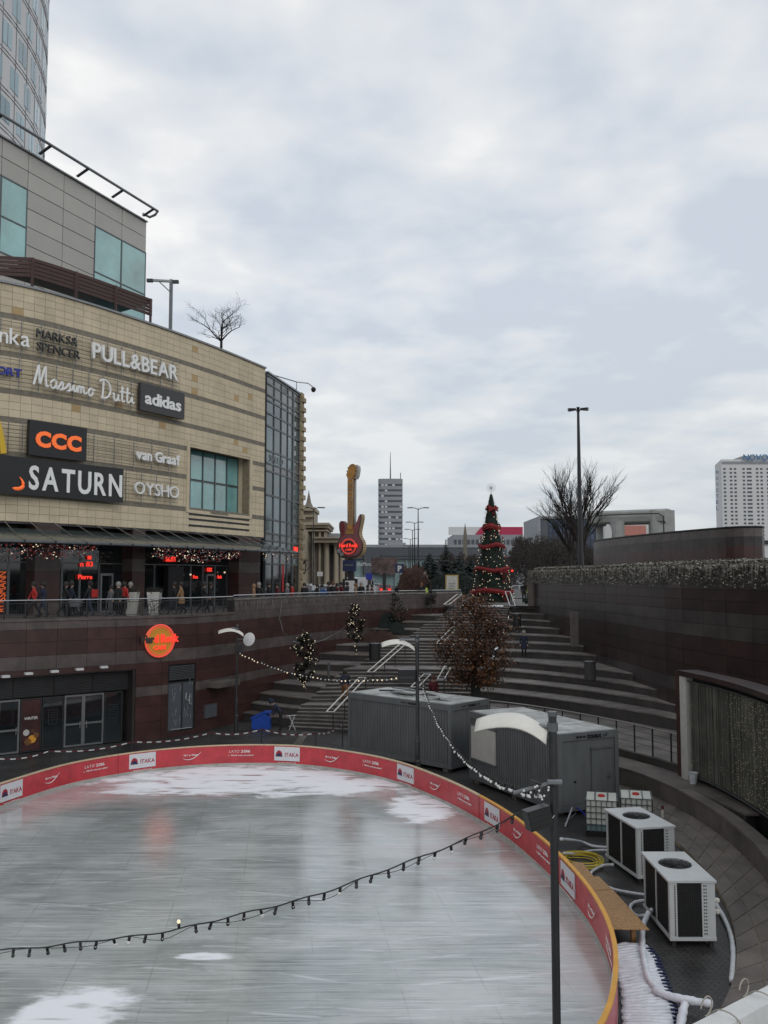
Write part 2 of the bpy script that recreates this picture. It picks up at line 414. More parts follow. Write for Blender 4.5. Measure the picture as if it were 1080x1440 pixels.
# ---------------------------------------------------------------- lettering
GLY = {}
def glyph(ch, depth, bold):
    k = (ch, round(depth, 3), round(bold, 3))
    if k not in GLY:
        c = bpy.data.curves.new('t', 'FONT'); c.body = ch; c.size = 1; c.extrude = depth / 2; c.offset = bold; c.resolution_u = 3
        o = bpy.data.objects.new('t', c); COL.objects.link(o); dg = bpy.context.evaluated_depsgraph_get()
        me = bpy.data.meshes.new_from_object(o.evaluated_get(dg)); bpy.data.objects.remove(o)
        GLY[k] = me
    return GLY[k]
ADV = {}
def gx(ch):
    if ch not in ADV:
        me = glyph(ch, .1, 0); xs = [v.co.x for v in me.vertices]; ADV[ch] = (min(xs), max(xs)) if xs else (0, .25)
    return ADV[ch]
def lettering(text, M, height, matname, parent, width=None, bold=.0, depth=.06, shear=0, name='letter', joined=False, spacing=.07, scalex=1):
    """text centred at M's origin in its x-z plane, facing -y; cap height = height"""
    x = 0; pos = []
    for ch in text:
        if ch == ' ': x += .3; continue
        a, b = gx(ch); pos.append((ch, x - a)); x += (b - a) + spacing
    tot = x - spacing; sz = height / .73; sx = (width / tot) if width else sz * scalex
    out = []; mb = MB()
    for ch, px in pos:
        base = glyph(ch, depth / max(sz, 1e-6) if False else .1, bold)
        L = Matrix(((sx, sz * shear, 0, (px - tot / 2) * sx), (0, 0, depth / .1 * 1.0 * -1, 0), (0, sz, 0, -height / 2), (0, 0, 0, 1)))
        # glyph lies in local x-y, extruded along z
        if joined:
            mb.add([M @ L @ v.co for v in base.vertices], [tuple(p.vertices) for p in base.polygons])
        else:
            key = ('g', ch, matname, round(bold, 3))
            if key not in GLY:
                m2 = base.copy(); m2.materials.clear(); m2.materials.append(G(matname)); m2.name = name; GLY[key] = m2
            o = link(name, GLY[key], parent); o.matrix_basis = M @ L; out.append(o)
    if joined: return mb.build(name, matname, parent, kind='stuff')
    return out
# ================================================================ THE PIT: ground, ice, ring path
def deckz(y): return 6.35 - (max(y, 42) - 42) * .0085 if y < 75 else 6.07
wallL = Path([(-30, 32), (-21.5, 38.8), (-17.05, 42.2), (-12.9, 45.4), (-10.3, 47.8), (-8.7, 51.2), (-7.4, 55), (-5.7, 59), (-3.6, 63.2), (-1.2, 67), (1.2, 70), (3.5, 72.5), (6.6, 75.6)])
wallR = Path([(11.9, 70), (12.3, 64), (12.95, 60), (13.6, 55), (13.9, 50), (14.2, 44), (15.2, 38), (16.4, 32), (17.6, 26), (18.6, 18)])
# lower ground: small dark pavers
def paver_mat():
    m = bpy.data.materials.new('dark_pavers'); m.use_nodes = True; nt = m.node_tree; N = nt.nodes; L = nt.links; b = N['Principled BSDF']
    tc = N.new('ShaderNodeNewGeometry'); mp = N.new('ShaderNodeMapping'); mp.inputs['Rotation'].default_value = (0, 0, R(40)); L.new(tc.outputs['Position'], mp.inputs[0])
    br = N.new('ShaderNodeTexBrick'); br.inputs['Scale'].default_value = 2.4; br.inputs['Mortar Size'].default_value = .03
    br.inputs['Color1'].default_value = (.046, .044, .042, 1); br.inputs['Color2'].default_value = (.026, .026, .026, 1); br.inputs['Mortar'].default_value = (.008, .008, .008, 1)
    L.new(mp.outputs[0], br.inputs[0]); n = N.new('ShaderNodeTexNoise'); n.inputs['Scale'].default_value = .7; n.inputs['Detail'].default_value = 6; L.new(tc.outputs['Position'], n.inputs[0])
    mx = N.new('ShaderNodeMix'); mx.data_type = 'RGBA'; mx.blend_type = 'MULTIPLY'; mx.inputs[0].default_value = .8; L.new(br.outputs[0], mx.inputs[6])
    cr = N.new('ShaderNodeValToRGB'); cr.color_ramp.elements[0].position = .35; cr.color_ramp.elements[0].color = (.6, .6, .6, 1); cr.color_ramp.elements[1].position = .7; cr.color_ramp.elements[1].color = (1.7, 1.65, 1.6, 1)
    L.new(n.outputs[0], cr.inputs[0]); L.new(cr.outputs[0], mx.inputs[7]); L.new(mx.outputs[2], b.inputs['Base Color'])
    r = N.new('ShaderNodeMapRange'); r.inputs[3].default_value = .3; r.inputs[4].default_value = .65; L.new(n.outputs[0], r.inputs[0]); L.new(r.outputs[0], b.inputs['Roughness'])
    bp = N.new('ShaderNodeBump'); bp.inputs['Strength'].default_value = .5; bp.inputs['Distance'].default_value = .02; L.new(br.outputs['Fac'], bp.inputs['Height']); bp.invert = True; L.new(bp.outputs[0], b.inputs['Normal'])
    MATS['dark_pavers'] = m
paver_mat()
m = MB(); m.box(-40, 30, -12, 56, -.4, 0); m.build('lower_ground', 'dark_pavers', kind='structure')
# rink outline (ice edge), listed clockwise seen from above: right-hand normal faces the ice
rink = Path([(-13.7, 32.3), (-12.35, 35.9), (-9.9, 38.4), (-6.8, 39.6), (-3.4, 39.3), (-.1, 36.9), (2.1, 33.3), (3.62, 29.3), (4.42, 25.7), (4.78, 22.8), (4.84, 20.7), (4.66, 18.7), (4.2, 16.8), (3.5, 15.1), (2.2, 13.2), (0, 11.7), (-4, 10.7), (-8, 11.6), (-11.5, 14.6), (-13.7, 19), (-14.7, 25), (-14.5, 29.2)], smooth=10, closed=True)
def ice_mat():
    m = bpy.data.materials.new('ice'); m.use_nodes = True; nt = m.node_tree; N = nt.nodes; L = nt.links; b = N['Principled BSDF']
    geo = N.new('ShaderNodeNewGeometry')
    def noise(scale, sc, detail=5, rough=.6, dist=0, off=(0, 0, 0)):
        mp = N.new('ShaderNodeMapping'); mp.inputs['Scale'].default_value = sc; mp.inputs['Location'].default_value = off; L.new(geo.outputs['Position'], mp.inputs[0])
        n = N.new('ShaderNodeTexNoise'); n.inputs['Scale'].default_value = scale; n.inputs['Detail'].default_value = detail; n.inputs['Roughness'].default_value = rough; n.inputs['Distortion'].default_value = dist
        L.new(mp.outputs[0], n.inputs[0]); return n.outputs[0]
    def M(op, a, b_=None, c=None, clamp=False):
        q = N.new('ShaderNodeMath'); q.operation = op; q.use_clamp = clamp
        for i, v in enumerate((a, b_, c)):
            if v is None: continue
            if isinstance(v, (int, float)): q.inputs[i].default_value = v
            else: L.new(v, q.inputs[i])
        return q.outputs[0]
    def ramp(v, lo, hi, a=0., c=1.):
        r = N.new('ShaderNodeMapRange'); r.interpolation_type = 'SMOOTHSTEP'; r.inputs[1].default_value = lo; r.inputs[2].default_value = hi; r.inputs[3].default_value = a; r.inputs[4].default_value = c
        L.new(v, r.inputs[0]); return r.outputs[0]
    def blob(cx, cy, rx, ry):   # 1 at centre falling to 0 at the ellipse
        mp = N.new('ShaderNodeMapping'); mp.inputs['Location'].default_value = (-cx / rx, -cy / ry, 0); mp.inputs['Scale'].default_value = (1 / rx, 1 / ry, 0); L.new(geo.outputs['Position'], mp.inputs[0])
        ln = N.new('ShaderNodeVectorMath'); ln.operation = 'LENGTH'; L.new(mp.outputs[0], ln.inputs[0]); return M('SUBTRACT', 1.0, ln.outputs['Value'])
    def mix(f, A, B):
        x = N.new('ShaderNodeMix'); x.data_type = 'RGBA'
        for i, v in ((0, f), (6, A), (7, B)):
            if isinstance(v, (int, float)): x.inputs[i].default_value = v
            elif isinstance(v, tuple): x.inputs[i].default_value = (*v, 1)
            else: L.new(v, x.inputs[i])
        return x.outputs[2]
    streak = noise(1.0, (.35, 5.5, 1), 7, .7, .15); fine = noise(1.0, (.45, 26, 1), 6, .8, .1); patch = noise(.28, (1, 1.6, 1), 5, .6, .3)
    scr = noise(1.0, (9, .8, 1), 4, .7)
    base = mix(ramp(patch, .35, .65), (.33, .365, .35), (.52, .545, .53))
    base = mix(M('MULTIPLY', ramp(streak, .48, .66), .42), base, (.52, .54, .55))
    base = mix(M('MULTIPLY', ramp(streak, .48, .34), .42), base, (.15, .165, .165))
    cl_ = ramp(noise(.35, (1, 1.3, 1), 4, .6, 0, (9, 4, 0)), .42, .6)
    base = mix(M('MULTIPLY', ramp(noise(.22, (1, 1.2, 1), 5, .65, .5, (2, 7, 0)), .50, .66), .5), base, (.20, .225, .215))
    lng = noise(1.0, (.16, 15, 1), 6, .78, .05, (4, 4, 0))
    base = mix(M('MULTIPLY', M('MULTIPLY', ramp(fine, .53, .57), cl_), .62), base, (.13, .145, .145))
    base = mix(M('MULTIPLY', M('MULTIPLY', ramp(lng, .555, .59), ramp(cl_, 0, 1, .35, 1)), .5), base, (.13, .145, .145))
    base = mix(M('MULTIPLY', ramp(noise(1.0, (.3, 19, 1), 6, .78, .1, (1, 9, 0)), .54, .6), .38), base, (.70, .73, .74))
    for sc_, off_ in ((.30, (2, 5, 0)), (.22, (11, 3, 0))):
        wv = N.new('ShaderNodeTexWave'); wv.wave_type = 'RINGS'; wv.inputs['Scale'].default_value = sc_; wv.inputs['Distortion'].default_value = 9; wv.inputs['Detail'].default_value = 1; wv.inputs['Detail Scale'].default_value = .5
        mp = N.new('ShaderNodeMapping'); mp.inputs['Location'].default_value = off_; L.new(geo.outputs['Position'], mp.inputs[0]); L.new(mp.outputs[0], wv.inputs[0])
        base = mix(M('MULTIPLY', M('MULTIPLY', ramp(wv.outputs['Fac'], .985, .998), ramp(noise(.8, (1, 1, 1), 3, .6, 0, off_), .45, .6)), .45), base, (.72, .75, .76))
    sepx = N.new('ShaderNodeSeparateXYZ'); L.new(geo.outputs['Position'], sepx.inputs[0])
    seam = ramp(M('ABSOLUTE', M('SUBTRACT', M('FRACT', M('DIVIDE', M('ADD', sepx.outputs[0], M('MULTIPLY', sepx.outputs[1], .12)), 1.7)), .5)), 0, .02, 1, 0)
    base = mix(M('MULTIPLY', M('MULTIPLY', seam, ramp(noise(.6, (1, 1, 1)), .4, .6)), .28), base, (.14, .155, .15))
    base = mix(M('MULTIPLY', ramp(fine, .46, .3), .4), base, (.55, .57, .58))
    base = mix(M('MULTIPLY', ramp(scr, .6, .75), .18), base, (.15, .16, .165))
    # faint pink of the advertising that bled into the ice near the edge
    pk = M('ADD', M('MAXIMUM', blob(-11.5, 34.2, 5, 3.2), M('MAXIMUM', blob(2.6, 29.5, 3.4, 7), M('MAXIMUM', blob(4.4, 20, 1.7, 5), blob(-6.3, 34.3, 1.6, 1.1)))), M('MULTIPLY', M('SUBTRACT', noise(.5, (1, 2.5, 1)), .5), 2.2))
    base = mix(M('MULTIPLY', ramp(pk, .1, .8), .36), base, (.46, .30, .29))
    # wind-blown snow: the far end, two tongues to the right, one patch in the near left corner
    sn = noise(.55, (1, 2.2, 1), 6, .55, .4, (3, 1, 0)); fl = noise(.9, (.8, 3.4, 1), 3, .4, 0, (5, 8, 0))
    mk = M('MAXIMUM', blob(-6.0, 36.8, 6.4, 3.2), M('MAXIMUM', blob(-1.4, 35.9, 3.2, 1.9), M('MAXIMUM', blob(1.3, 32.4, 1.5, 2.2), M('MAXIMUM', blob(-5.9, 17.2, 1.2, 1.7), blob(-3.9, 19.9, .7, .22)))))
    mk = M('ADD', mk, M('MULTIPLY', M('SUBTRACT', M('ADD', M('MULTIPLY', sn, .7), M('MULTIPLY', noise(2.2, (1, 2.6, 1), 6, .7), .3)), .5), 2.2))
    sf = M('MULTIPLY', ramp(mk, .02, .42), ramp(fl, .72, .56))
    base = mix(M('MULTIPLY', sf, .95), base, (.90, .90, .93))
    L.new(base, b.inputs['Base Color'])
    ro = M('ADD', ramp(patch, .35, .65, .09, .2), M('MULTIPLY', sf, .4)); L.new(ro, b.inputs['Roughness'])
    b.inputs['IOR'].default_value = 1.33; cw_ = M('SUBTRACT', .65, sf, clamp=True); L.new(cw_, b.inputs['Coat Weight']); b.inputs['Coat Roughness'].default_value = .18; b.inputs['Coat IOR'].default_value = 1.5
    bp = N.new('ShaderNodeBump'); bp.inputs['Strength'].default_value = .05; bp.inputs['Distance'].default_value = .008
    L.new(M('ADD', fine, M('MULTIPLY', streak, 1.5)), bp.inputs['Height']); L.new(bp.outputs[0], b.inputs['Normal'])
    MATS['ice'] = m
ice_mat()
m = MB(); pts = [rink.at(rink.L * i / 160) for i in range(160)][::-1]; m.prism(pts, .004, .1); m.build('ice', 'ice', kind='structure')
# ---------------------------------------------------------------- rink boards
barrier = thing('rink_barrier', 'curved red advertising boards with white travel company logos round the ice rink', 'barrier', (3.6, 29.3, 0), world=True)
logo_px = [(15, 1115), (200, 1068), (404, 1060), (571, 1085), (693, 1141), (800, 1232)]
logo_s = [rink.hit(x, y, True)[0] for x, y in logo_px]
def sdiff(a, b): return (b - a) % rink.L
s0 = logo_s[0]; rel = [sdiff(s0, s) if i else 0 for i, s in enumerate(logo_s)]
mods = []; kinds = []
def addk(k, s, w): kinds.append((k, s % rink.L, w))
for i in range(len(rel) - 1):
    a, b = rel[i], rel[i + 1]; w = (b - a) / 3
    for j in range(3): addk(['logo', 'smile', 'summer'][j], s0 + a + w * j, w)
w = (rel[-1] - rel[0]) / 15; cur = rel[-1]; j = 0
nrest = int((rink.L - rel[-1]) / w + .5); w2 = (rink.L - rel[-1]) / nrest
for j in range(nrest): addk(['logo', 'smile', 'summer'][j % 3], s0 + cur + w2 * j, w2)
BH = .97
for k, s, w in kinds:
    a, b = s - w / 2, s + w / 2; n = 4; bm_ = MB(); cp = MB(); kb = MB()
    for i in range(n):
        u0, u1 = a + (b - a) * i / n, a + (b - a) * (i + 1) / n
        for mb_, z0, z1, o0, o1, mi in ((bm_, .20, BH - .02, 0.0, -.05, 0), (kb, .06, .20, .025, -.05, 0), (cp, BH - .02, BH + .025, .02, -.075, 0)):
            P = [rink.at(u0, o0), rink.at(u1, o0), rink.at(u1, o1), rink.at(u0, o1)]
            mb_.prism(P[::-1], z0, z1, mi)
    mid = rink.at(s); near = mid.x > 3.5 or mid.y < 20
    bp = bm_.build('board_panel', 'board_red', barrier); kb.build('kick_strip', 'board_base', barrier)
    cp.build('top_rail', 'cap_orange' if near else 'cap_cream', barrier)
    if not (mid.x > 8 or mid.y < 13 or mid.x < -14.9):
        Mx = PM(rink, s, BH - .06, .045); q = Matrix(Mx)
        if k == 'logo':
            lw, lh = 1.16, .60
            lp = MB(); lp.box(-lw / 2, lw / 2, 0, .03, -lh, 0, 0, q); lp.build('logo_plate', 'board_white', bp)
            T = Matrix.Translation
            lettering('ITAKA', q @ T((.22, -.004, -.33)), .17, 'logo_red', bp, width=.62, bold=.012, depth=.008, joined=True, name='lettering')
            e = MB(); pp = []
            for t in range(13):
                an = PI * t / 12; pp.append((-.36 + math.cos(an) * .15, -.36 + math.sin(an) * .20))
            e.prism([(x, z) for x, z in pp], -.004, .004, 0, q @ Matrix(((1, 0, 0, 0), (0, 0, -1, -.006), (0, 1, 0, 0), (0, 0, 0, 1))))
            pp = [(-.53, -.42), (-.19, -.42), (-.24, -.36), (-.29, -.34), (-.29, -.28), (-.40, -.28), (-.46, -.34), (-.50, -.37)]
            e.prism([(x, z) for x, z in pp][::1], -.004, .004, 1, q @ Matrix(((1, 0, 0, 0), (0, 0, -1, -.016), (0, 1, 0, 0), (0, 0, 0, 1))))
            pp = [(-.40 + math.cos(t) * .035, -.29 + math.sin(t) * .03) for t in [i * PI / 4 for i in range(8)]]
            e.build('emblem', ['logo_red', 'logo_navy'], bp)
            lettering('www.itaka.pl', q @ T((0, -.002, -.67)), .05, 'sign_white', bp, width=.8, depth=.006, joined=True, name='lettering')
        elif k == 'smile':
            T = Matrix.Translation
            lettering('Nr 1 w Polsce', q @ T((0, -.002, -.27)), .085, 'sign_white', bp, width=.62, bold=.012, depth=.006, joined=True, name='lettering')
            e = MB(); pts = [q @ Vector((-.36 + .8 * t, -.006, -.40 - .12 * math.sin(PI * t) * (1 - .3 * t) + .24 * t * t)) for t in [i / 12 for i in range(13)]]
            e.tube(pts, [.004 + .012 * math.sin(PI * i / 12) for i in range(13)], 4); e.build('swoosh', 'sign_white', bp)
        else:
            T = Matrix.Translation
            lettering('LATO', q @ T((-.24, -.002, -.20)), .12, 'sign_white', bp, width=.44, bold=-.012, depth=.006, joined=True, name='lettering')
            lettering('2016', q @ T((.25, -.002, -.20)), .12, 'sign_white', bp, width=.40, bold=.006, depth=.006, joined=True, name='lettering')
            lettering('i... TERAZ swiat jest piekny!', q @ T((.05, -.002, -.37)), .06, 'sign_white', bp, width=1.1, bold=.01, depth=.006, joined=True, name='lettering')
# ---------------------------------------------------------------- ring path of big slabs, low wall
inner = Path([(5.4, 34.6), (7.6, 31.6), (9.0, 28.9), (9.05, 26), (8.7, 23.4), (8.1, 21.1), (7.35, 19.2), (6.5, 17.7), (5.0, 15.5), (3.2, 13.0)], smooth=6)
outer = Path([(6.6, 38.6), (9.25, 36.3), (10.35, 33.2), (10.75, 29.5), (10.6, 26.2), (10.25, 24.0), (9.9, 21.5), (9.3, 18.6), (8.2, 15.6), (6.4, 12.6)], smooth=6)
path = thing('ring_path', None, None, (10, 28, 0), kind='structure', world=True)
nr = 26; nc = 3
for i in range(nr):
    for j in range(nc):
        def P(u, v): return inner.at(inner.L * u).lerp(outer.at(outer.L * u), v)
        du = .003; dv = .006; u0, u1 = i / nr, (i + 1) / nr; v0, v1 = j / nc, (j + 1) / nc
        q = [P(u0 + du * .3, v0 + dv), P(u1 - du * .3, v0 + dv), P(u1 - du * .3, v1 - dv), P(u0 + du * .3, v1 - dv)]
        mb_ = MB(); mb_.prism(q, .0, .115 + random.uniform(-.004, .004)); mb_.build('slab', 'path_slab', path)
m = MB(); m.strip([inner.at(inner.L * i / 40, -.0) for i in range(41)], [outer.at(outer.L * i / 40) for i in range(41)], .002, .098); m.build('slab_bed', 'joint', path)
lw = thing('low_curved_wall', 'low curved granite wall along the outer edge of the slab path beside the cooling units', 'wall', (10.3, 24, 0), world=True)
nseg = 22
for i in range(nseg):
    a, b = outer.L * i / nseg, outer.L * (i + 1) / nseg
    def arc(off, a=a, b=b): return [outer.at(a + (b - a - .015) * t / 3, off) for t in range(4)]
    far_ = outer.at(a).y > 33.5
    mb_ = MB(); mb_.strip(arc(.0), arc(-.42), .1, .70); mb_.build('wall_block', 'lowwall_stone', lw)
    mb_ = MB(); mb_.strip(arc(.02), arc(-.46), .70, .78); mb_.build('coping_stone', 'path_slab', lw)
# ================================================================ AMPHITHEATRE
GL = [(0, -8.4, 51.5), (1.35, -7.5, 54.6), (2.7, -5.4, 60), (4.05, -2.0, 66), (5.1, 1.5, 70.4), (6, 5.9, 75)]
GS = [(0, -5.3, 49.5), (1.35, -4.2, 51.9), (2.7, -1.5, 58.0), (4.05, 1.9, 64.6), (5.1, 4.2, 69), (6, 6.4, 73.0)]
GM = [(0, 3.0, 46), (1.35, 4.9, 51.4), (2.7, 6.6, 57.2), (4.05, 8.2, 63.2), (5.1, 9.3, 67.8), (6, 10.2, 71.6)]
GR = [(0, 14.0, 33), (1.1, 14.8, 36), (1.71, 14.9, 40), (2.14, 14.6, 43.1), (2.57, 14.2, 46), (3.0, 13.9, 50), (3.43, 13.9, 56), (4.28, 13.5, 60), (5.14, 12.7, 64.3), (6, 12.1, 68.5)]
def guide(g, z):
    for a, b in zip(g, g[1:]):
        if z <= b[0] or b is g[-1]:
            t = (z - a[0]) / (b[0] - a[0]); return Vector((a[1] + (b[1] - a[1]) * t, a[2] + (b[2] - a[2]) * t))
amp = thing('amphitheatre_steps', None, None, (4, 46, 0), kind='structure', world=True)
def arcpts(A, B, n, bulge):
    d = B - A; nn = Vector((d.y, -d.x)).normalized()
    return [A + d * (i / n) + nn * (-bulge * 4 * (i / n) * (1 - i / n)) for i in range(n + 1)]
def RF(z):   # right tier front
    if z < 1.0: return None
    return arcpts(guide(GM, z), guide(GR, z), 12, 1.1 if z < 3 else .5)
# ledge and rail terrace follow the ring
ledge = [Vector((x, y)) for x, y in [(3.0, 44.6), (6.3, 41.6), (8.9, 38.0), (10.3, 35.2), (10.9, 32.9), (11.6, 29)]]
terr = [Vector((x, y)) for x, y in [(3.6, 46.2), (7.0, 43.0), (9.6, 39.2), (11.3, 35.5), (12.2, 32.6), (13.0, 29)]]
def sub(pl, n=18): p = Path(pl, smooth=5); return [p.at(p.L * i / n) for i in range(n + 1)]
LG, TR_ = sub(ledge), sub(terr)
for i in range(0, 18, 2):
    m = MB(); m.strip(LG[i:i + 3], [q + Vector((1.3, 1.5)) for q in TR_[i:i + 3]], 0, .70, 0, 0); m.build('ledge_block', 'riser_stone', amp)
    m = MB(); A = LG[i:i + 3]; m.strip([q + Vector((-.02, -.02)) for q in A], [a.lerp(b, .92) for a, b in zip(A, TR_[i:i + 3])], .704, .77); m.build('ledge_top', 'path_slab', amp)
def tier(z, front, back, th, nose=.05, n=4, tname='tread_slab', rname='riser_block', rmat='riser_stone', tmat='tread_stone'):
    N_ = len(front) - 1; k = max(1, N_ // n)
    for i in range(0, N_, k):
        j = min(i + k, N_); F_, B_ = front[i:j + 1], back[i:j + 1]
        m = MB(); m.strip(F_, B_, z - th, z - .07); m.build(rname, rmat, amp)
        Fn = [a + (a - b).normalized() * nose for a, b in zip(F_, B_)]
        e = .008
        Fn[0] = Fn[0].lerp(Fn[1], e / max((Fn[0] - Fn[1]).length, .01)); B2 = list(B_)
        m = MB(); m.strip(Fn, B2, z - .07, z); m.build(tname, tmat, amp)
zs = [1.1, 1.71, 2.14, 2.57, 3.0, 3.43, 3.86, 4.29, 4.72, 5.15, 5.58, 6.0]
fronts = {z: RF(z) for z in zs}; fronts[1.1] = [Path(terr, smooth=5).at(Path(terr, smooth=5).L * i / 12) for i in range(13)]
for i, z in enumerate(zs):
    fr = fronts[z]; bk = [p + Vector((.15, .6)) for p in (fronts[zs[i + 1]] if i + 1 < len(zs) else [q + Vector((0, 5)) for q in fr])]
    tier(z, fr, bk, (z - zs[i - 1] if i else .38) + .25, n=6 if i < 6 else 3)
# middle stairs: flights of low steps with landings
def zeff(z):
    L_ = [0, 1.35, 2.7, 4.05, 5.1, 6.0]
    for a, b in zip(L_, L_[1:]):
        if z <= b + 1e-6: t = (z - a) / (b - a); return a + (b - a) * (t * .72 + (.28 if t > 0 else 0)) * 1.0
nst = 36
for i in range(1, nst + 1):
    z = 6.0 * i / nst
    def fz(z): 
        L_ = [0, 1.3333, 2.6667, 4.0, 5.0, 6.0]
        for a, b in zip(L_, L_[1:]):
            if z <= b + 1e-6:
                t = (z - a - 1 / 6) / (b - a - 1 / 6) if b - a > .2 else 0
                return a + (b - a) * (.0 + t * .62) + .02
    A, B = guide(GS, fz(z)), guide(GM, fz(z)); fr = arcpts(A, B, 6, .35)
    z2 = min(z + 1 / 6, 6.0); A2, B2 = guide(GS, fz(z2) if i < nst else 6), guide(GM, fz(z2) if i < nst else 6)
    bk = [p + Vector((0.1, .45)) for p in arcpts(A2, B2, 6, .35)]
    m = MB(); m.strip(fr, bk, z - .30, z - .035, 0); m.build('riser', 'riser_stone', amp)
    m = MB(); m.strip([a + (a - b).normalized() * .03 for a, b in zip(fr, bk)], bk, z - .035, z); m.build('step', 'tread_stone', amp)
# left blocks between the stairs and the granite wall, taking turns as bench and planter
lz = [.45, .9, 1.35, 1.8, 2.25, 2.7, 3.15, 3.6, 4.05, 4.5, 4.95, 5.4, 6.0]
for i, z in enumerate(lz):
    A, B = guide(GL, z * .97), guide(GS, z * .97 + .02); d = (B - A)
    A = A - d.normalized() * .6
    if i % 2 == 0: B = B + d.normalized() * .25
    fr = [A, A.lerp(B, .5) + Vector((.0, -.15)), B]; zn = lz[min(i + 1, len(lz) - 1)]
    A2, B2 = guide(GL, zn * .97), guide(GS, zn * .97 + .02); d2 = (B2 - A2).normalized(); bk = [A2 - d2 * .6 + Vector((0, .9)), A2.lerp(B2, .5) + Vector((0, .9)), B2 + Vector((0.1, .9))]
    if i == 0: bk = [b + Vector((0, 1.5)) for b in bk]
    tier(z, fr, bk, .75, .04, 1, 'block_slab', 'block', 'riser_stone', 'path_slab' if i % 2 == 0 else 'tread_stone')
# plaza level: one sheet to the horizon, a sloping promenade round the pit
m = MB()
poly = [(-400, -20)] + [(-34, 28)] + [tuple(q) for q in wallL.p] + [(6.6, 75.6), (6.35, 73.4)] + [tuple(a) for a in arcpts(guide(GS, 6), guide(GM, 6), 4, .3)] + [tuple(guide(GR, 6)), (12.2, 71), (12.2, 75), (60, 75), (60, 110), (-400, 110)]
import mathutils.geometry as mg
cl = []; 
for p in poly:
    if not cl or (Vector(p) - Vector(cl[-1])).length > .02: cl.append(p)
tri = mg.tessellate_polygon([[Vector((p[0], p[1], 0)) for p in cl]])
m.add([(p[0], p[1], deckz(p[1])) for p in cl], [tuple(t) for t in tri])
pl = m.build('upper_plaza', 'plaza_paving', kind='structure')
me = pl.data
for p in me.polygons:
    if p.normal.z < 0: p.flip()
m = MB(); m.box(-3000, 3000, 108, 5500, 5.5, 6.055); m.box(60, 3000, -600, 108, 5.5, 6.055); m.box(-3000, -390, -600, 108, 5.5, 6.055)
m.build('far_ground', 'asphalt', kind='structure')
# ================================================================ LEFT RETAINING WALL (granite), lower shop fronts
rw = thing('retaining_wall', 'brown and dark red granite retaining wall with lower shop openings left of the rink', 'wall', (-12.9, 45.4, 0), world=True)
s330 = wallL.hit(330, 860)[0]
def rect(path, x0, y0, x1, y1):
    a = path.hit(x0, y0); b = path.hit(x1, y1); return a[0], b[0], min(a[1], b[1]), max(a[1], b[1])
oa = (wallL.hit(-60, 1000)[0], wallL.hit(190, 1000)[0], 0, wallL.hit(190, 941)[1])
ob = (wallL.hit(236, 990)[0], wallL.hit(275, 990)[0], .25, wallL.hit(255, 934)[1])
holes = [oa, ob]
topz = lambda s: 7.08 if s > s330 else 0
m = MB(); core_wall(m, wallL, 0, s330, 0, 6.22, .5, holes, off=-.04); core_wall(m, wallL, s330, wallL.L, 0, 6.99, .45, [], off=-.04); m.build('wall_core', 'granite_core', rw)
edges = [0.0]; 
bands = [(0, 'granite_red'), (.95, 'granite_red'), (1.75, 'granite_red'), (2.25, 'granite_grey'), (2.75, 'granite_red'), (3.35, 'granite_red'), (3.95, 'granite_grey'), (4.6, 'granite_red'), (5.25, 'granite_red'), (5.85, 'granite_grey'), (6.35, 'granite_grey'), (6.70, 'granite_grey')]
bt = [b[0] for b in bands[1:]] + [7.02]
ss = 0; slabs = []
while ss < wallL.L - .05:
    se = min(ss + 1.45, wallL.L)
    for q in (s330, oa[0], oa[1], ob[0], ob[1]):
        if ss + .3 < q < se + .35: se = q
    cuts = [(z0, z1, mt) for (z0, mt), z1 in zip(bands, bt)]
    for z0, z1, mt in cuts:
        if ss < s330 - .01 and z0 >= 6.2: continue
        if ss < s330 - .01 and z1 > 6.22: z1 = 6.22
        sm = (ss + se) / 2; parts = [(z0, z1)]
        for h in holes:
            if h[0] - .01 < sm < h[1] + .01:
                np_ = []
                for a, b in parts:
                    if b <= h[2] or a >= h[3]: np_.append((a, b))
                    else:
                        if a < h[2]: np_.append((a, h[2]))
                        if b > h[3]: np_.append((h[3], b))
                parts = np_
        for a, b in parts:
            if b - a > .06: slabs.append((ss, se, a, b, mt))
    ss = se
slabs.sort(key=lambda t: wallL.at(t[0]).length / math.sqrt((t[1] - t[0]) * (t[3] - t[2])))
rest = MB(); rest2 = MB()
for i, (a, b, z0, z1, mt) in enumerate(slabs):
    if i < 300: place_panel(wallL, a, b, z0, z1, random.uniform(-.003, .003), .03, 'granite_slab', mt, rw, gap=.014, bevel=False)
    else: panel_mb(rest if mt == 'granite_grey' else rest2, wallL, a, b, z0, z1, 0, .03, gap=.014)
if rest.v: rest.build('granite_slabs_far', 'granite_grey', rw, kind='stuff')
if rest2.v: rest2.build('granite_slabs_far', 'granite_red', rw, kind='stuff')
# coping
m = MB()
for k in range(60):
    a, b = s330 + (wallL.L - s330) * k / 60, s330 + (wallL.L - s330) * (k + 1) / 60; panel_mb(m, wallL, a, b, 7.03, 7.11, .05, .6, gap=0)
m.build('coping', 'tread_stone', rw)
m = MB()
for k in range(40): panel_mb(m, wallL, s330 * k / 40, s330 * (k + 1) / 40, 6.23, 6.37, .04, .6, gap=0)
m.build('deck_edge', 'granite_grey', rw)
# concrete shelf sticking out of the wall
s1, z1 = wallL.hit(305, 957); m = MB(); m.box(-1.0, 1.0, -.85, -.0, -.28, 0, 0, PM(wallL, s1, z1)); m.build('stone_shelf', 'lowwall_stone', rw)
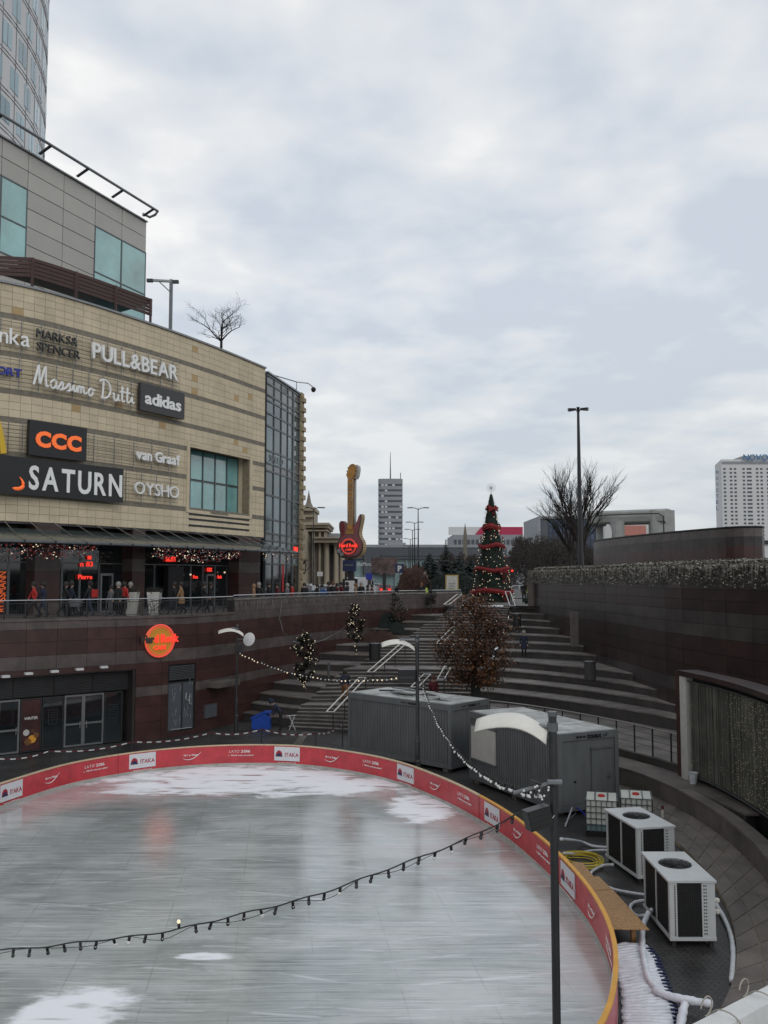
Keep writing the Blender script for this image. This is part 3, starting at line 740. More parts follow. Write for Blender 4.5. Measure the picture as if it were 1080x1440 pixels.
# ---- lower shop front A
fa = thing('lower_shop_front', 'dark glazed shop front with grey framed double doors below the promenade', 'shop front', (*wallL.at(oa[1] - 3), 0), world=True)
off = -.55; lt = wallL.hit(100, 1000)
def shop(x0, x1, ytop_at, ybot_at, parent): pass
zt = 2.55
m = MB(); core_wall(m, wallL, oa[0], oa[1], 0, oa[3], .3, [], off=-1.0); m.build('back_wall', 'black_plastic', fa)
m = MB(); m.box(-.0, .12, .0, 1.0, 0, oa[3], 0, PM(wallL, oa[1] - .13, 0, -.05)); m.build('side_reveal', 'granite_dark', fa)
m = MB(); panel_mb(m, wallL, oa[0], oa[1], oa[3] - .05, oa[3] + .0, -.05, 1.2, gap=0); m.build('soffit', 'granite_dark', fa)
# louvre panels above
s = oa[1] - .14; k = 0
while s > oa[0] + .5:
    a = max(oa[0], s - 1.9)
    f = MB(); panel_mb(f, wallL, a, s, zt + .04, oa[3] - .06, off - .06, .04); fo = f.build('louvre_panel', 'black_metal', fa)
    f = MB(); nl = 12
    for i in range(nl):
        z = zt + .1 + (oa[3] - zt - .22) * i / nl; panel_mb(f, wallL, a + .04, s - .04, z, z + .045, off, .05, gap=0)
    f.build('louvre_slats', 'dark_steel', fo, kind='stuff'); s = a
def span(x0, x1): return wallL.hit(x0, 1020)[0], wallL.hit(x1, 1020)[0]
def frame_rect(mb, a, b, z0, z1, w=.07, off=off, th=.08):
    panel_mb(mb, wallL, a, b, z0, z0 + w, off + .02, th, gap=0); panel_mb(mb, wallL, a, b, z1 - w, z1, off + .02, th, gap=0)
    panel_mb(mb, wallL, a, a + w, z0 + w, z1 - w, off + .02, th, gap=0); panel_mb(mb, wallL, b - w, b, z0 + w, z1 - w, off + .02, th, gap=0)
def glasspane(a, b, z0, z1, parent, mt='glass_dark', name='pane', o=off): return place_panel(wallL, a, b, z0, z1, o - .02, .02, name, mt, parent, gap=0, bevel=False)
for nm, x0, x1, kind_ in [('door', -45, 1, 'door'), ('door', 1, 32, 'door'), ('poster_panel', 33, 63, 'poster'), ('window', 64, 94, 'win'), ('door', 95, 122, 'door'), ('door', 122, 151, 'door'), ('window', 152, 177, 'win')]:
    a, b = span(x0, x1); f = MB(); frame_rect(f, a, b, .04, zt, .085 if kind_ == 'door' else .05)
    if kind_ == 'door': panel_mb(f, wallL, a + .08, b - .08, 1.08, 1.17, off + .02, .07, gap=0)
    fo = f.build('door' if kind_ == 'door' else ('window' if kind_ == 'win' else 'poster_frame'), 'galvanised' if kind_ == 'door' else 'dark_steel', fa)
    if kind_ == 'poster':
        glasspane(a + .05, b - .05, .1, zt - .06, fo, 'poster_dark', 'poster'); Mx = PM(wallL, (a + b) / 2, 0, off + .0)
        lettering('WINTER', Mx @ Matrix.Translation((0, -.01, 1.62)), .14, 'sign_white', fo, width=.62, depth=.01, joined=True, name='lettering')
        for dx, dz, r, mt in ((-.2, .95, .15, 'cream_paint'), (.08, .62, .19, 'sign_gold'), (-.12, .5, .17, 'leaf_orange'), (.26, .8, .14, 'leaf_orange'), (.1, 1.0, .1, 'leaf_brown')):
            e = MB(); e.lathe(Mx @ Vector((dx, -.002, dz)), [(r, -.004), (r, .004)], 14, 0, Matrix.Rotation(math.atan2(wallL.tan(a).y, wallL.tan(a).x), 4, 'Z') @ Matrix.Rotation(PI / 2, 4, 'X')); e.build('printed_glass', mt, fo)
    else: glasspane(a + .05, b - .05, .08, zt - .05, fo)
    if kind_ == 'door':
        h = MB(); M_ = PM(wallL, b - .16 if x0 != 122 else a + .16, 1.05, off + .06); h.bar(M_ @ Vector((0, 0, -.15)), M_ @ Vector((0, 0, .2)), .025); h.build('handle', 'bright_steel', fo)
    if kind_ == 'win':
        e = MB(); mid = (a + b) / 2; e2 = [(mid - .22, mid + .22, 1.9, 1.93), (mid - .22, mid + .22, 1.22, 1.25), (mid - .22, mid - .19, 1.25, 1.9), (mid + .19, mid + .22, 1.25, 1.9)]
        for q in e2: panel_mb(e, wallL, *q, off - .0, .012, gap=0)
        for z in (1.78, 1.66, 1.54, 1.42): panel_mb(e, wallL, mid - .14, mid + .14, z, z + .03, off, .012, gap=0)
        e.build('notice_frame', 'dark_steel', fo)
# floodlights above
for x, y in ((3, 950), (35, 946), (71, 943), (106, 940), (140, 937)):
    s, z = wallL.hit(x, y); M_ = PM(wallL, s, z, 0)
    t = thing('wall_floodlight', 'small white floodlight on the granite wall above the lower shop front', 'floodlight', M_.translation, group='floodlights above the lower shop front', world=True)
    t['label'] = {3: 'small white floodlight above the shop doors, at the left edge of the picture', 35: 'small white wall floodlight above the poster in the lower shop front', 71: 'small white wall floodlight above the dark window left of the double doors', 106: 'small white wall floodlight above the middle of the grey double doors', 140: 'small white wall floodlight nearest the neon sign'}[x]
    m = MB(); m.bar(M_ @ Vector((0, 0, -.05)), M_ @ Vector((0, -.5, .02)), .03); m.build('arm', 'black_metal', t)
    m = MB(); m.box(-.17, .17, -.72, -.45, -.04, .06, 0, M_); m.build('lamp_head', 'white_paint', t)
# ---- display window B
fb = thing('display_window', 'narrow shop display window with louvre above, showing white skates and winter decals', 'shop window', (*wallL.at((ob[0] + ob[1]) / 2), 0), world=True)
m = MB(); core_wall(m, wallL, ob[0], ob[1], ob[2], ob[3], .2, [], off=-.7); m.build('back_board', 'far_dark', fb)
m = MB(); panel_mb(m, wallL, ob[0], ob[1], ob[3] - .86, ob[3], -.12, .05); m.build('louvre_frame', 'dark_steel', fb)
m = MB()
for i in range(9): panel_mb(m, wallL, ob[0] + .08, ob[1] - .08, ob[3] - .8 + .083 * i, ob[3] - .75 + .083 * i, -.05, .06, gap=0)
m.build('louvre_slats', 'grey_steel', fb, kind='stuff')
zw = ob[3] - .92; mid = (ob[0] + ob[1]) / 2
m = MB(); frame_rect(m, ob[0], ob[1], ob[2], zw, .07, -.1); panel_mb(m, wallL, mid - .03, mid + .03, ob[2] + .07, zw - .07, -.08, .07, gap=0); m.build('window_frame', 'dark_steel', fb)
for a, b in ((ob[0] + .07, mid - .03), (mid + .03, ob[1] - .07)): place_panel(wallL, a, b, ob[2] + .07, zw - .07, -.12, .02, 'pane', 'far_dark', fb, gap=0, bevel=False)
m = MB(); Mx = PM(wallL, mid, 0, -.1)
for i in range(26):
    x = random.choice((-1, 1)) * random.uniform(.1, .62); z = random.uniform(ob[2] + .3, zw - .15)
    m.bar(Mx @ Vector((x, -.004, z)), Mx @ Vector((x + random.uniform(-.05, .05), -.004, z + random.uniform(.1, .4))), .012, .006)
for x, z in ((.22, 1.9), (.42, 1.7)):
    for p, q in (((x, z), (x + .02, z + .32)), ((x, z), (x + .16, z - .05)), ((x - .02, z - .07), (x + .2, z - .12))): m.bar(Mx @ Vector((p[0], -.006, p[1])), Mx @ Vector((q[0], -.006, q[1])), .07, .01)
m.bar(Mx @ Vector((-.62, -.006, ob[2] + .12)), Mx @ Vector((.62, -.006, ob[2] + .12)), .06, .01)
m.build('window_decal', 'white_paint', fb)
# ---- neon sign
s, z = wallL.hit(223, 901); M_ = PM(wallL, s, z, .02)
ns = thing('neon_cafe_sign', 'round orange neon cafe sign with red lettering on the granite wall, its first letters dark', 'sign', M_.translation, world=True)
def neon(parent, M_, r, dark=3):
    Rm = M_.to_3x3().to_4x4() @ Matrix.Rotation(PI / 2, 4, 'X')
    m = MB(); m.lathe(M_ @ Vector((0, 0, 0)), [(r, 0), (r, .10)], 32, 0, Rm); m.build('disc', 'sign_gold', parent)
    for rr, w in ((r, .045), (r * .86, .018)):
        m = MB(); m.tube([M_ @ Vector((math.cos(a) * rr, -.13, math.sin(a) * rr)) for a in [2 * PI * i / 36 for i in range(37)]], w * r / .85, 5, caps=False); m.build('neon_ring', 'neon_pink', parent)
    T = Matrix.Translation
    txt = 'Hard Rock'; L1 = lettering(txt, M_ @ T((0, -.16, r * .16)), r * .50, 'neon_red', parent, width=r * 2.55, bold=.03, depth=.05)
    for i, o in enumerate(L1):
        if i < dark:
            me = o.data.copy(); me.materials[0] = G('sign_dark_letter'); o.data = me
    lettering('CAFE', M_ @ T((0, -.15, -r * .42)), r * .26, 'neon_red', parent, width=r * .85, bold=.02, depth=.04)
neon(ns, M_, .82, 3)
# small screen box on wall
s, z = wallL.hit(295, 998); m = MB(); m.box(-.5, .5, -.12, 0, -.4, .3, 0, PM(wallL, s, z)); o = m.build('wall_cabinet', 'far_dark', None, label='dark blue-grey wall cabinet under the stone shelf', cat='cabinet')
# ================================================================ promenade railing and wall-top rail
pr = thing('promenade_railing', 'bright steel handrail with dark posts and mesh along the promenade edge', 'railing', (*wallL.at(s330 * .6), 6.3), world=True)
N_ = 30; oo = -.12; RH = 7.24
m = MB(); P = [Vector((*wallL.at(s330 * i / 60, oo), RH)) for i in range(61)]; m.tube(P, .032, 6); m.build('handrail', 'bright_steel', pr)
m = MB(); m.tube([p + Vector((0, 0, -.14)) for p in P], .018, 5); m.build('upper_bar', 'dark_steel', pr)
for i in range(N_ + 1):
    q = wallL.at(s330 * i / N_, oo); m = MB(); m.bar((*q, 6.37), (*q, RH - .02), .06, .06); m.build('post', 'black_metal', pr)
m = MB(); S = 0.0
while S < s330:
    q = wallL.at(S, oo); m.bar((*q, 6.42), (*q, RH - .16), .012); S += .11
m.tube([p + Vector((0, 0, -.80)) for p in P], .015, 4); m.build('infill_bars', 'black_metal', pr, kind='stuff')
wr = thing('wall_top_rail', 'twin light steel rails running along the top of the granite wall towards the stairs', 'railing', (*wallL.at(s330 + 10), 7.1), world=True)
P = [Vector((*wallL.at(s330 + (wallL.L - s330) * i / 60, -.1), 7.30)) for i in range(61)]
m = MB(); m.tube(P, .035, 6); m.build('rail', 'bright_steel', wr)
m = MB(); m.tube([p + Vector((0, 0, -.14)) for p in P], .02, 5); m.build('rail', 'grey_steel', wr)
for i in range(0, 61, 4): m = MB(); m.bar(P[i] - Vector((0, 0, .2)), P[i], .04); m.build('bracket', 'grey_steel', wr)
# icicle lights hanging from the wall top
ic = thing('icicle_light_string', 'string of tiny unlit icicle lights hanging along the granite wall top', 'string lights', (*wallL.at(s330 + 5), 7.0), world=True)
m = MB(); b = MB(); S = .0
while S < wallL.L - 12:
    q = wallL.at(S + s330 * .0, .06) if S > s330 else wallL.at(S, .06); top = 6.98 if S > s330 else 6.3; S += .16
    if S < s330: continue
    L_ = random.choice((.1, .2, .35, .5)) if random.random() < .6 else 0.06
    m.bar((*q, top), (*q, top - L_), .008)
    for k in range(int(L_ / .09)): b.box(q.x - .014, q.x + .014, q.y - .014, q.y + .014, top - .09 * k - .1, top - .09 * k - .075)
m.build('wire', 'grey_steel', ic, kind='stuff'); b.build('small_bulbs', 'bulb_off', ic, kind='stuff')
# ================================================================ RIGHT GRANITE WALL with hedge on top
rg = thing('curved_retaining_wall', 'tall dark banded granite wall curving round the right of the steps with ivy on top', 'wall', (13.9, 50, 0), world=True)
m = MB(); core_wall(m, wallR, 0, wallR.L, 0, 8.75, .6, [], off=-.04); m.build('wall_core', 'granite_core', rg)
bz = [(0, 'granite_dark'), (1.0, 'granite_darkred'), (1.9, 'granite_darkred'), (2.8, 'granite_dark'), (3.5, 'granite_darkred'), (4.2, 'granite_darkred'), (4.9, 'granite_darkred'), (5.6, 'granite_dark'), (6.2, 'granite_dark'), (6.8, 'granite_darkred'), (7.3, 'granite_darkred'), (7.8, 'granite_dark')]
bt = [b[0] for b in bz[1:]] + [8.75]; n = int(wallR.L / 1.9)
sl = [(wallR.L * i / n, wallR.L * (i + 1) / n, z0, z1, mt) for i in range(n) for (z0, mt), z1 in zip(bz, bt)]
sl.sort(key=lambda t: (t[2] < 2.0) * 1000 + wallR.at(t[0]).length)
r1, r2 = MB(), MB()
for i, (a, b, z0, z1, mt) in enumerate(sl):
    if i < 300: place_panel(wallR, a, b, z0, z1, random.uniform(-.004, .004), .03, 'granite_slab', mt, rg, gap=.015, bevel=False)
    else: panel_mb(r1 if mt == 'granite_dark' else r2, wallR, a, b, z0, z1, 0, .03, gap=.015)
if r1.v: r1.build('granite_slabs_low', 'granite_dark', rg, kind='stuff')
if r2.v: r2.build('granite_slabs_low', 'granite_darkred', rg, kind='stuff')
m = MB(); 
for k in range(50): panel_mb(m, wallR, wallR.L * k / 50, wallR.L * (k + 1) / 50, 8.77, 8.85, .06, .7, gap=0)
m.build('coping', 'tread_stone', rg)
# pier where the wall starts, leaning stone edge
m = MB(); m.prism([(11.35, 70.2), (11.75, 69.9), (12.3, 70.5), (11.9, 70.9)], 5.9, 8.9); m.add([], []); m.build('end_pier', 'lowwall_stone', rg)
m = MB(); P = [Vector((*wallR.at(wallR.L * i / 60, -.05), 9.05)) for i in range(61)]; m.tube(P, .03, 5)
for i in range(0, 61, 3): m.bar(P[i] - Vector((0, 0, .2)), P[i], .03)
m.build('top_rail', 'bright_steel', rg)
ivh = MB(); ivd = MB(); bb = MB()
S = 0
while S < wallR.L:
    for k in range(16):
        o_ = random.uniform(-.55, .34); zt_ = 8.88 + .28 * random.random() if o_ < .1 else 8.9 - random.random() ** 1.6 * .95
        q = wallR.at(S + random.uniform(0, .1), o_); a = random.uniform(0, 6.28); r = random.uniform(.04, .10); tz = random.uniform(-.08, .02)
        v = [(q.x, q.y, zt_), (q.x + math.cos(a) * r, q.y + math.sin(a) * r, zt_ + tz), (q.x + math.cos(a + 1.9) * r, q.y + math.sin(a + 1.9) * r, zt_ - r), ]
        (ivh if random.random() < .5 else ivd).add(v, [(0, 1, 2)])
    if random.random() < .28:
        q = wallR.at(S, .3 + random.random() * .1); L_ = random.uniform(.1, .75)
        bb.bar((*q, 8.9), (*q, 8.9 - L_), .007)
        for k in range(int(L_ / .12)): bb.box(q.x - .01, q.x + .01, q.y - .01, q.y + .01, 8.85 - .12 * k, 8.87 - .12 * k)
    S += .045
ivh.build('ivy_leaves', 'ivy', rg, kind='stuff'); ivd.build('dry_ivy_leaves', 'ivy_dry', rg, kind='stuff'); bb.build('icicle_lights', 'bulb_off', rg, kind='stuff')
# raised ground behind that wall
m = MB(); P = [wallR.at(wallR.L * i / 20, -.64) for i in range(21)]; m.strip(P, [Vector((60, p.y + (0 if i else 0))) for i, p in enumerate(P)], 5.0, 8.2); m.build('raised_terrace', 'dirt', kind='structure')
# rounded drum wall behind it
dm = Path([(22.6, 91), (20.6, 87), (19.9, 82), (20.4, 76), (21.6, 69), (23.4, 62.5), (24.3, 60.6), (25.4, 60.2), (26.3, 61.2), (27.0, 64), (28.5, 75)], smooth=8)
dr = thing('rounded_granite_wall', 'free-standing brown granite wall with a rounded end beyond the ivy hedge', 'wall', (24, 61, 8.2), world=True)
m = MB(); A = [dm.at(dm.L * i / 90) for i in range(91)]
for i in range(90): panel_mb(m, dm, dm.L * i / 90, dm.L * (i + 1) / 90, 8.0, 11.75, -.05, .35, gap=0)
m.build('wall_core', 'granite_core', dr)
nn = 34
for i in range(nn):
    for z0, z1, mt in ((8.2, 9.0, 'granite_grey'), (9.0, 9.75, 'granite_red'), (9.75, 10.5, 'granite_red'), (10.5, 11.15, 'granite_dark'), (11.15, 11.72, 'granite_grey')):
        a, b = dm.L * i / nn, dm.L * (i + 1) / nn; h = (a + b) / 2
        f = MB(); panel_mb(f, dm, a, h, z0, z1, 0, .04, gap=.0); panel_mb(f, dm, h, b - .015, z0, z1, 0, .04, gap=.0)
        for v in range(len(f.v)): pass
        f.build('granite_slab', mt, dr)
m = MB()
for i in range(90): panel_mb(m, dm, dm.L * i / 90, dm.L * (i + 1) / 90, 11.77, 11.86, .05, .5, gap=0)
m.build('coping', 'black_metal', dr)
# ================================================================ light curtain wall by the path (right)
cw = Path([(11.35, 34.2), (11.75, 31.5), (11.8, 28.5), (11.55, 25.5), (11.2, 22.5), (10.7, 19)], smooth=4)
lc = thing('light_curtain_screen', 'dark slatted screen hung with tiny icicle lights beside a white pillar', 'screen', (11.75, 29, .8), world=True)
q = cw.at(0); t = cw.tan(0); n_ = cw.nrm(0)
Mx = PM(cw, 0, .78, 0)
m = MB(); m.box(-.42, .0, -.02, .5, 0, 3.95, 0, Mx); m.build('granite_pillar', 'granite_red', lc)
m = MB(); m.box(.004, .50, -.08, .36, -.02, 3.8, 0, Mx); m.build('white_pillar', 'cream_paint', lc)
m = MB(); nn = 30
for i in range(nn): panel_mb(m, cw, cw.L * i / nn, cw.L * (i + 1) / nn, 4.62, 4.8, .15, .8, gap=0)
m.build('coping', 'granite_darkred', lc)
m = MB()
for i in range(nn): panel_mb(m, cw, .5 + (cw.L - .5) * i / nn, .5 + (cw.L - .5) * (i + 1) / nn, .1, 4.6, -.2, .1, gap=0)
m.build('backing', 'black_plastic', lc)
S = .56; k = 0
while S < cw.L - .1:
    w = .075; place_panel(cw, S, S + w, 1.0, 4.42, -.06 + random.uniform(-.02, .02), .03, 'slat', 'curtain_dark', lc, gap=.016, bevel=False); S += w; k += 1
    if k >= 240: break
m = MB(); P = [Vector((*cw.at(.5 + (cw.L - .5) * i / 30, .03), 4.45)) for i in range(31)]; m.tube(P, .022, 5); P2 = [p - Vector((0, 0, 3.45)) for p in P]; m.tube(P2, .02, 5); m.build('light_rail', 'grey_steel', lc)
m = MB(); w_ = MB(); S = .6
while S < cw.L:
    q = cw.at(S, .02); w_.bar((*q, 4.44), (*q, 1.05), .006)
    z = 4.4 - random.random() * .1
    while z > 1.1:
        dens = .26 if S > 3.6 else .05
        if random.random() < dens * (1.0 if z < 2.8 or S > 3 else .3): m.box(q.x - .009, q.x + .009, q.y - .009, q.y + .009, z, z + .018)
        z -= .09
    S += .11
w_.build('wires', 'dark_steel', lc, kind='stuff'); m.build('small_bulbs', 'bulb_dim', lc, kind='stuff')
# ================================================================ SHOPPING CENTRE (limestone facade)
T_ = Matrix.Translation
fac = Path([(-32.5, 40.2), (-26.5, 43.9), (-20.86, 48.1), (-18.05, 51.3), (-14.6, 56.85), (-11.8, 62.3), (-9.26, 68.1)], smooth=8)
SH = lambda px, py: fac.hit(px, py)
sR = fac.L; zb, ztp = CH + 3.12, CH + 16.3
mall = thing('shopping_centre', 'curved limestone-clad shopping centre with rows of shop signs and a glazed corner', 'building', (-14.6, 56.85, 6.2), world=True)
wa, wb = SH(266, 680)[0], SH(351, 680)[0]; wz1, wz0 = CH + 9.05, CH + 4.62
win = (wa, wb, wz0, wz1); slots = []
bands = [14.5, 12.38, 10.3, 8.72, 6.8, 4.62]     # centres of the grey stripes above the camera's height
m = MB(); core_wall(m, fac, 0, sR, zb, ztp, .6, [win], off=-.04); m.build('wall_core', 'joint', mall)
m = MB()
for k in range(60): panel_mb(m, fac, sR * k / 60, sR * (k + 1) / 60, ztp, ztp + .12, .12, .9, gap=0)
m.build('parapet_cap', 'galvanised', mall)
bw = .30
for bz_ in bands:
    z = CH + bz_; cut = 4.7 < bz_ < 9
    for u, v in (((0, wa), (wb, sR)) if cut else ((0, sR),)):
        m = MB(); n = max(3, int((v - u) / .5))
        for k in range(n): panel_mb(m, fac, u + (v - u) * k / n, u + (v - u) * (k + 1) / n, z - bw / 2, z + bw / 2, -.012, .05, gap=0)
        m.build('stone_band', 'grey_stone_band', mall)
lv = [16.3] + bands + [3.12]; tiles = []
tw = .62; nT = int(sR / tw)
for i, (t, b) in enumerate(zip(lv, lv[1:])):
    z1 = CH + t - (bw / 2 if i else 0); z0 = CH + b + (bw / 2 if i < len(bands) else 0); n = max(1, round((z1 - z0) / .46))
    for r in range(n):
        a0, a1 = z0 + (z1 - z0) * r / n, z0 + (z1 - z0) * (r + 1) / n
        ed = [sR * k / nT for k in range(nT + 1)]
        for a, b2 in zip(ed, ed[1:]):
            zm = (a0 + a1) / 2
            pcs = [(a, b2)]
            if wz0 < zm < wz1:
                if a >= wa - .05 and b2 <= wb + .05: continue
                if a < wa < b2: pcs = [(a, wa)]
                elif a < wb < b2: pcs = [(wb, b2)]
            if i == len(bands) and wa - .1 < (a + b2) / 2 < wb + .1 and (2.05 < (r + .5)): pass
            for p, q in pcs:
                if q - p > .08: tiles.append((p, q, a0, a1))
vis = lambda t: fac.at(t[0]).length + (50 if SH(-14, 600)[0] > t[0] else 0)
tiles.sort(key=vis)
tr1, tr2 = MB(), MB()
for i, (a, b, z0, z1) in enumerate(tiles):
    og = random.random() < .014
    if i < 300: place_panel(fac, a, b, z0, z1, random.uniform(-.004, .006), .05, 'stone_tile', 'limestone_orange' if og else 'limestone', mall, gap=.018, bevel=False)
    else: panel_mb(tr2 if og else tr1, fac, a, b, z0, z1, random.uniform(-.004, .006), .05, gap=.018)
tr1.build('stone_tiles_far', 'limestone', mall, kind='stuff'); tr2.build('stone_tiles_orange', 'limestone_orange', mall, kind='stuff')
# dark ventilation slots under the window (black strips standing proud of the tiles)
for z in (CH + 4.32, CH + 3.98, CH + 3.56):
    m = MB(); 
    for k in range(8): panel_mb(m, fac, wa + (wb - wa) * k / 8 + .0, wa + (wb - wa) * (k + 1) / 8, z - .08, z + .08, .022, .05, gap=.02)
    m.build('vent_slot', 'black_plastic', mall)
# recessed corner window
dep = 1.5
m = MB(); M0 = PM(fac, (wa + wb) / 2, 0, 0); cwid = (fac.at(wb) - fac.at(wa)).length
m.box(-cwid / 2 - .3, -cwid / 2, .02, dep, wz0, wz1, 0, M0); m.box(cwid / 2, cwid / 2 + .3, .02, dep, wz0, wz1, 0, M0)
m.box(-cwid / 2 - .3, cwid / 2 + .3, .02, dep, wz1, wz1 + .2, 0, M0); m.box(-cwid / 2 - .3, cwid / 2 + .3, .02, dep, wz0 - .2, wz0, 0, M0); m.build('window_reveal', 'limestone', mall)
fr = MB(); y0 = dep - .35
for i in range(6):
    x = -cwid / 2 + cwid * i / 5; fr.box(x - .05, x + .05, y0 - .06, y0 + .06, wz0, wz1, 0, M0)
for z in (wz0 + .05, wz0 + (wz1 - wz0) * .5, wz1 - .05): fr.box(-cwid / 2, cwid / 2, y0 - .064, y0 + .05, z - .05, z + .05, 0, M0)
wf = fr.build('recessed_window', 'mullion', mall)
for i in range(5):
    for j in range(2):
        x0, x1 = -cwid / 2 + cwid * i / 5 + .05, -cwid / 2 + cwid * (i + 1) / 5 - .05; z0 = wz0 + .1 + (wz1 - wz0) * .5 * j; z1 = z0 + (wz1 - wz0) * .5 - .15
        M1 = M0 @ T_(((x0 + x1) / 2, y0, (z0 + z1) / 2)) @ Matrix.Rotation(random.uniform(-.01, .01), 4, 'Z') @ Matrix.Diagonal((x1 - x0, .02, z1 - z0, 1))
        o = link('pane', ubox('glass_teal'), wf); o.matrix_basis = M1
m = MB(); m.box(-cwid / 2, cwid / 2, y0 + .08, y0 + .1, wz0, wz1, 0, M0); m.build('blind', 'far_dark', wf)
# ---- sign carrier rods
def rods(x0, x1, ztop, zbot, nh, vs_):
    a, b = SH(x0, 600)[0], SH(x1, 600)[0]; m = MB()
    for k in range(nh):
        z = CH + zbot + (ztop - zbot) * k / (nh - 1); n = 14
        m.tube([Vector((*fac.at(a + (b - a) * i / n, .2), z)) for i in range(n + 1)], .017, 4)
    for k in range(vs_):
        s = a + (b - a) * (k + .5) / vs_; 
        m.bar((*fac.at(s, .16), CH + zbot - .25), (*fac.at(s, .16), CH + ztop + .25), .035)
    m.build('sign_rods', 'galvanised', mall, kind='stuff')
rods(-20, 247, 14.15, 12.7, 7, 12); rods(-20, 190, 12.05, 10.6, 7, 9); rods(-20, 40, 8.4, 7.1, 7, 3); rods(115, 247, 8.4, 7.05, 8, 5); rods(165, 248, 6.45, 4.95, 7, 4)
# ---- the shop signs
def sign_at(px, py, label, name='shop_sign', off=.3):
    s, z = SH(px, py); M_ = PM(fac, s, z, off); t = thing(name, label, 'sign', M_.translation, world=True); return t, M_
def wid(x0, x1): return (fac.at(SH(x0, 600)[0]) - fac.at(SH(x1, 600)[0])).length
def fscale(px, py, npx): s, z = SH(px, py); return npx * fac.at(s).y / F
# lines follow the real horizontal rows, so only their height has to be given
t, M_ = sign_at(188, 510, 'white block-letter clothing shop sign in the upper row of the facade', 'clothing_shop_sign'); lettering('PULL&BEAR', M_, .98, 'sign_white', t, width=wid(128, 247), bold=.016, depth=.14, spacing=.11)
t, M_ = sign_at(10, 473, 'pale lowercase shop sign in the upper row, cut off by the left edge', 'shop_sign'); lettering('stefanka'[-3:], M_ @ T_((.3, 0, 0)), .95, 'sign_white', t, width=wid(-6, 37), bold=.005, depth=.12)
t, M_ = sign_at(79, 485, 'dark grey two-line department store sign at the left of the upper row', 'department_store_sign')
lettering('MARKS&', M_ @ T_((-.12, 0, .37)), .52, 'sign_dark_letter', t, width=wid(49, 107), bold=-.004, depth=.14); lettering('SPENCER', M_ @ T_((0, 0, -.37)), .52, 'sign_dark_letter', t, width=wid(49, 110), bold=-.004, depth=.14)
t, M_ = sign_at(5, 523, 'deep blue sport shop sign in the second row, cut off by the left edge', 'sport_shop_sign'); lettering('SPORT', M_ @ T_((-.1, 0, 0)), .42, 'sign_blue', t, width=wid(-18, 32), bold=.03, depth=.12)
# handwritten white script, as tubes
t, M_ = sign_at(117, 543, 'white handwritten-script fashion shop sign in the second row', 'fashion_shop_sign')
SCR = {  # strokes in a 0..1 high cell, y up
 'M': (1.05, [[(0, 0), (.18, .55), (.32, 1), (.36, .5), (.42, .1), (.6, .6), (.78, 1), (.8, .5), (.86, .05), (1.0, .08)]]),
 'a': (.62, [[(.5, .36), (.32, .42), (.12, .28), (.12, .08), (.28, 0), (.46, .14), (.5, .38), (.48, .1), (.58, .02), (.7, .1)]]),
 's': (.5, [[(.0, .1), (.2, .3), (.3, .42), (.34, .2), (.3, .03), (.12, .0)], [(.3, .05), (.5, .1)]]),
 'i': (.3, [[(.0, .1), (.12, .36), (.14, .08), (.3, .08)], [(.16, .5), (.18, .54)]]),
 'm': (.85, [[(0, .08), (.1, .36), (.12, .02), (.14, .26), (.3, .38), (.34, .02), (.37, .26), (.52, .38), (.58, .06), (.8, .1)]]),
 'o': (.6, [[(.0, .1), (.2, .38), (.06, .2), (.16, .0), (.36, .08), (.38, .3), (.22, .4)], [(.3, .38), (.55, .3)]]),
 ' ': (.3, []),
 'D': (1.05, [[(.3, .95), (.28, .5), (.24, .05)], [(0, .85), (.3, 1.0), (.7, .85), (.86, .5), (.7, .14), (.3, 0), (.12, .06)]]),
 'u': (.6, [[(.0, .3), (.08, .38), (.1, .1), (.24, .0), (.4, .14), (.44, .38), (.44, .08), (.58, .06)]]),
 't': (.42, [[(.16, .85), (.14, .3), (.18, .03), (.36, .08)], [(-.04, .52), (.38, .56)]]),
}
def spline(p, n=4):
    P = Path(p, smooth=n) if len(p) > 2 else None; return [tuple(q) for q in P.p] if P else p
tot = sum(SCR[c][0] for c in 'Massimo Dutti'); x = -tot / 2; W_ = wid(48, 188); H_ = 1.15
for ch in 'Massimo Dutti':
    w, st = SCR[ch]
    if st:
        m = MB()
        for s_ in st: m.tube([M_ @ Vector(((x + p[0]) * W_ / tot, -.04, (p[1] - .5) * H_)) for p in spline(s_)], .066, 5)
        m.build('letter', 'sign_white', t)
    x += w
def board(px0, py0, px1, py1, h, label, name, mt, th=.25, off=.45):
    a, b = SH(px0, (py0 + py1) / 2), SH(px1, (py0 + py1) / 2); s = (a[0] + b[0]) / 2; _, z = SH((px0 + px1) / 2, (py0 + py1) / 2)
    M_ = PM(fac, s, z, off); w = (fac.at(a[0]) - fac.at(b[0])).length; t = thing(name, label, 'sign', M_.translation, world=True)
    m = MB(); m.box(-w / 2, w / 2, 0, th, -h / 2, h / 2, 0, M_); m.build('sign_board', mt, t); return t, M_, w
t, M_, w = board(190, 540, 252, 590, 1.75, 'dark grey box sign with white lowercase lettering at the right end of the second row', 'sportswear_sign', 'sign_grey'); lettering('adidas', M_ @ T_((0, 0, .0)), .78, 'sign_white', t, width=w * .80, bold=.03, depth=.08)
t, M_, w = board(33, 594, 115, 648, 1.95, 'square black sign with three orange letters C', 'shoe_shop_sign', 'sign_black'); lettering('CCC', M_ @ T_((0, 0, 0)), .84, 'sign_orange', t, width=w * .76, bold=.05, depth=.1, spacing=.14)
t, M_, w = board(-30, 643, 164, 705, 2.05, 'wide black sign with large silver electronics shop lettering', 'electronics_shop_sign', 'sign_black')
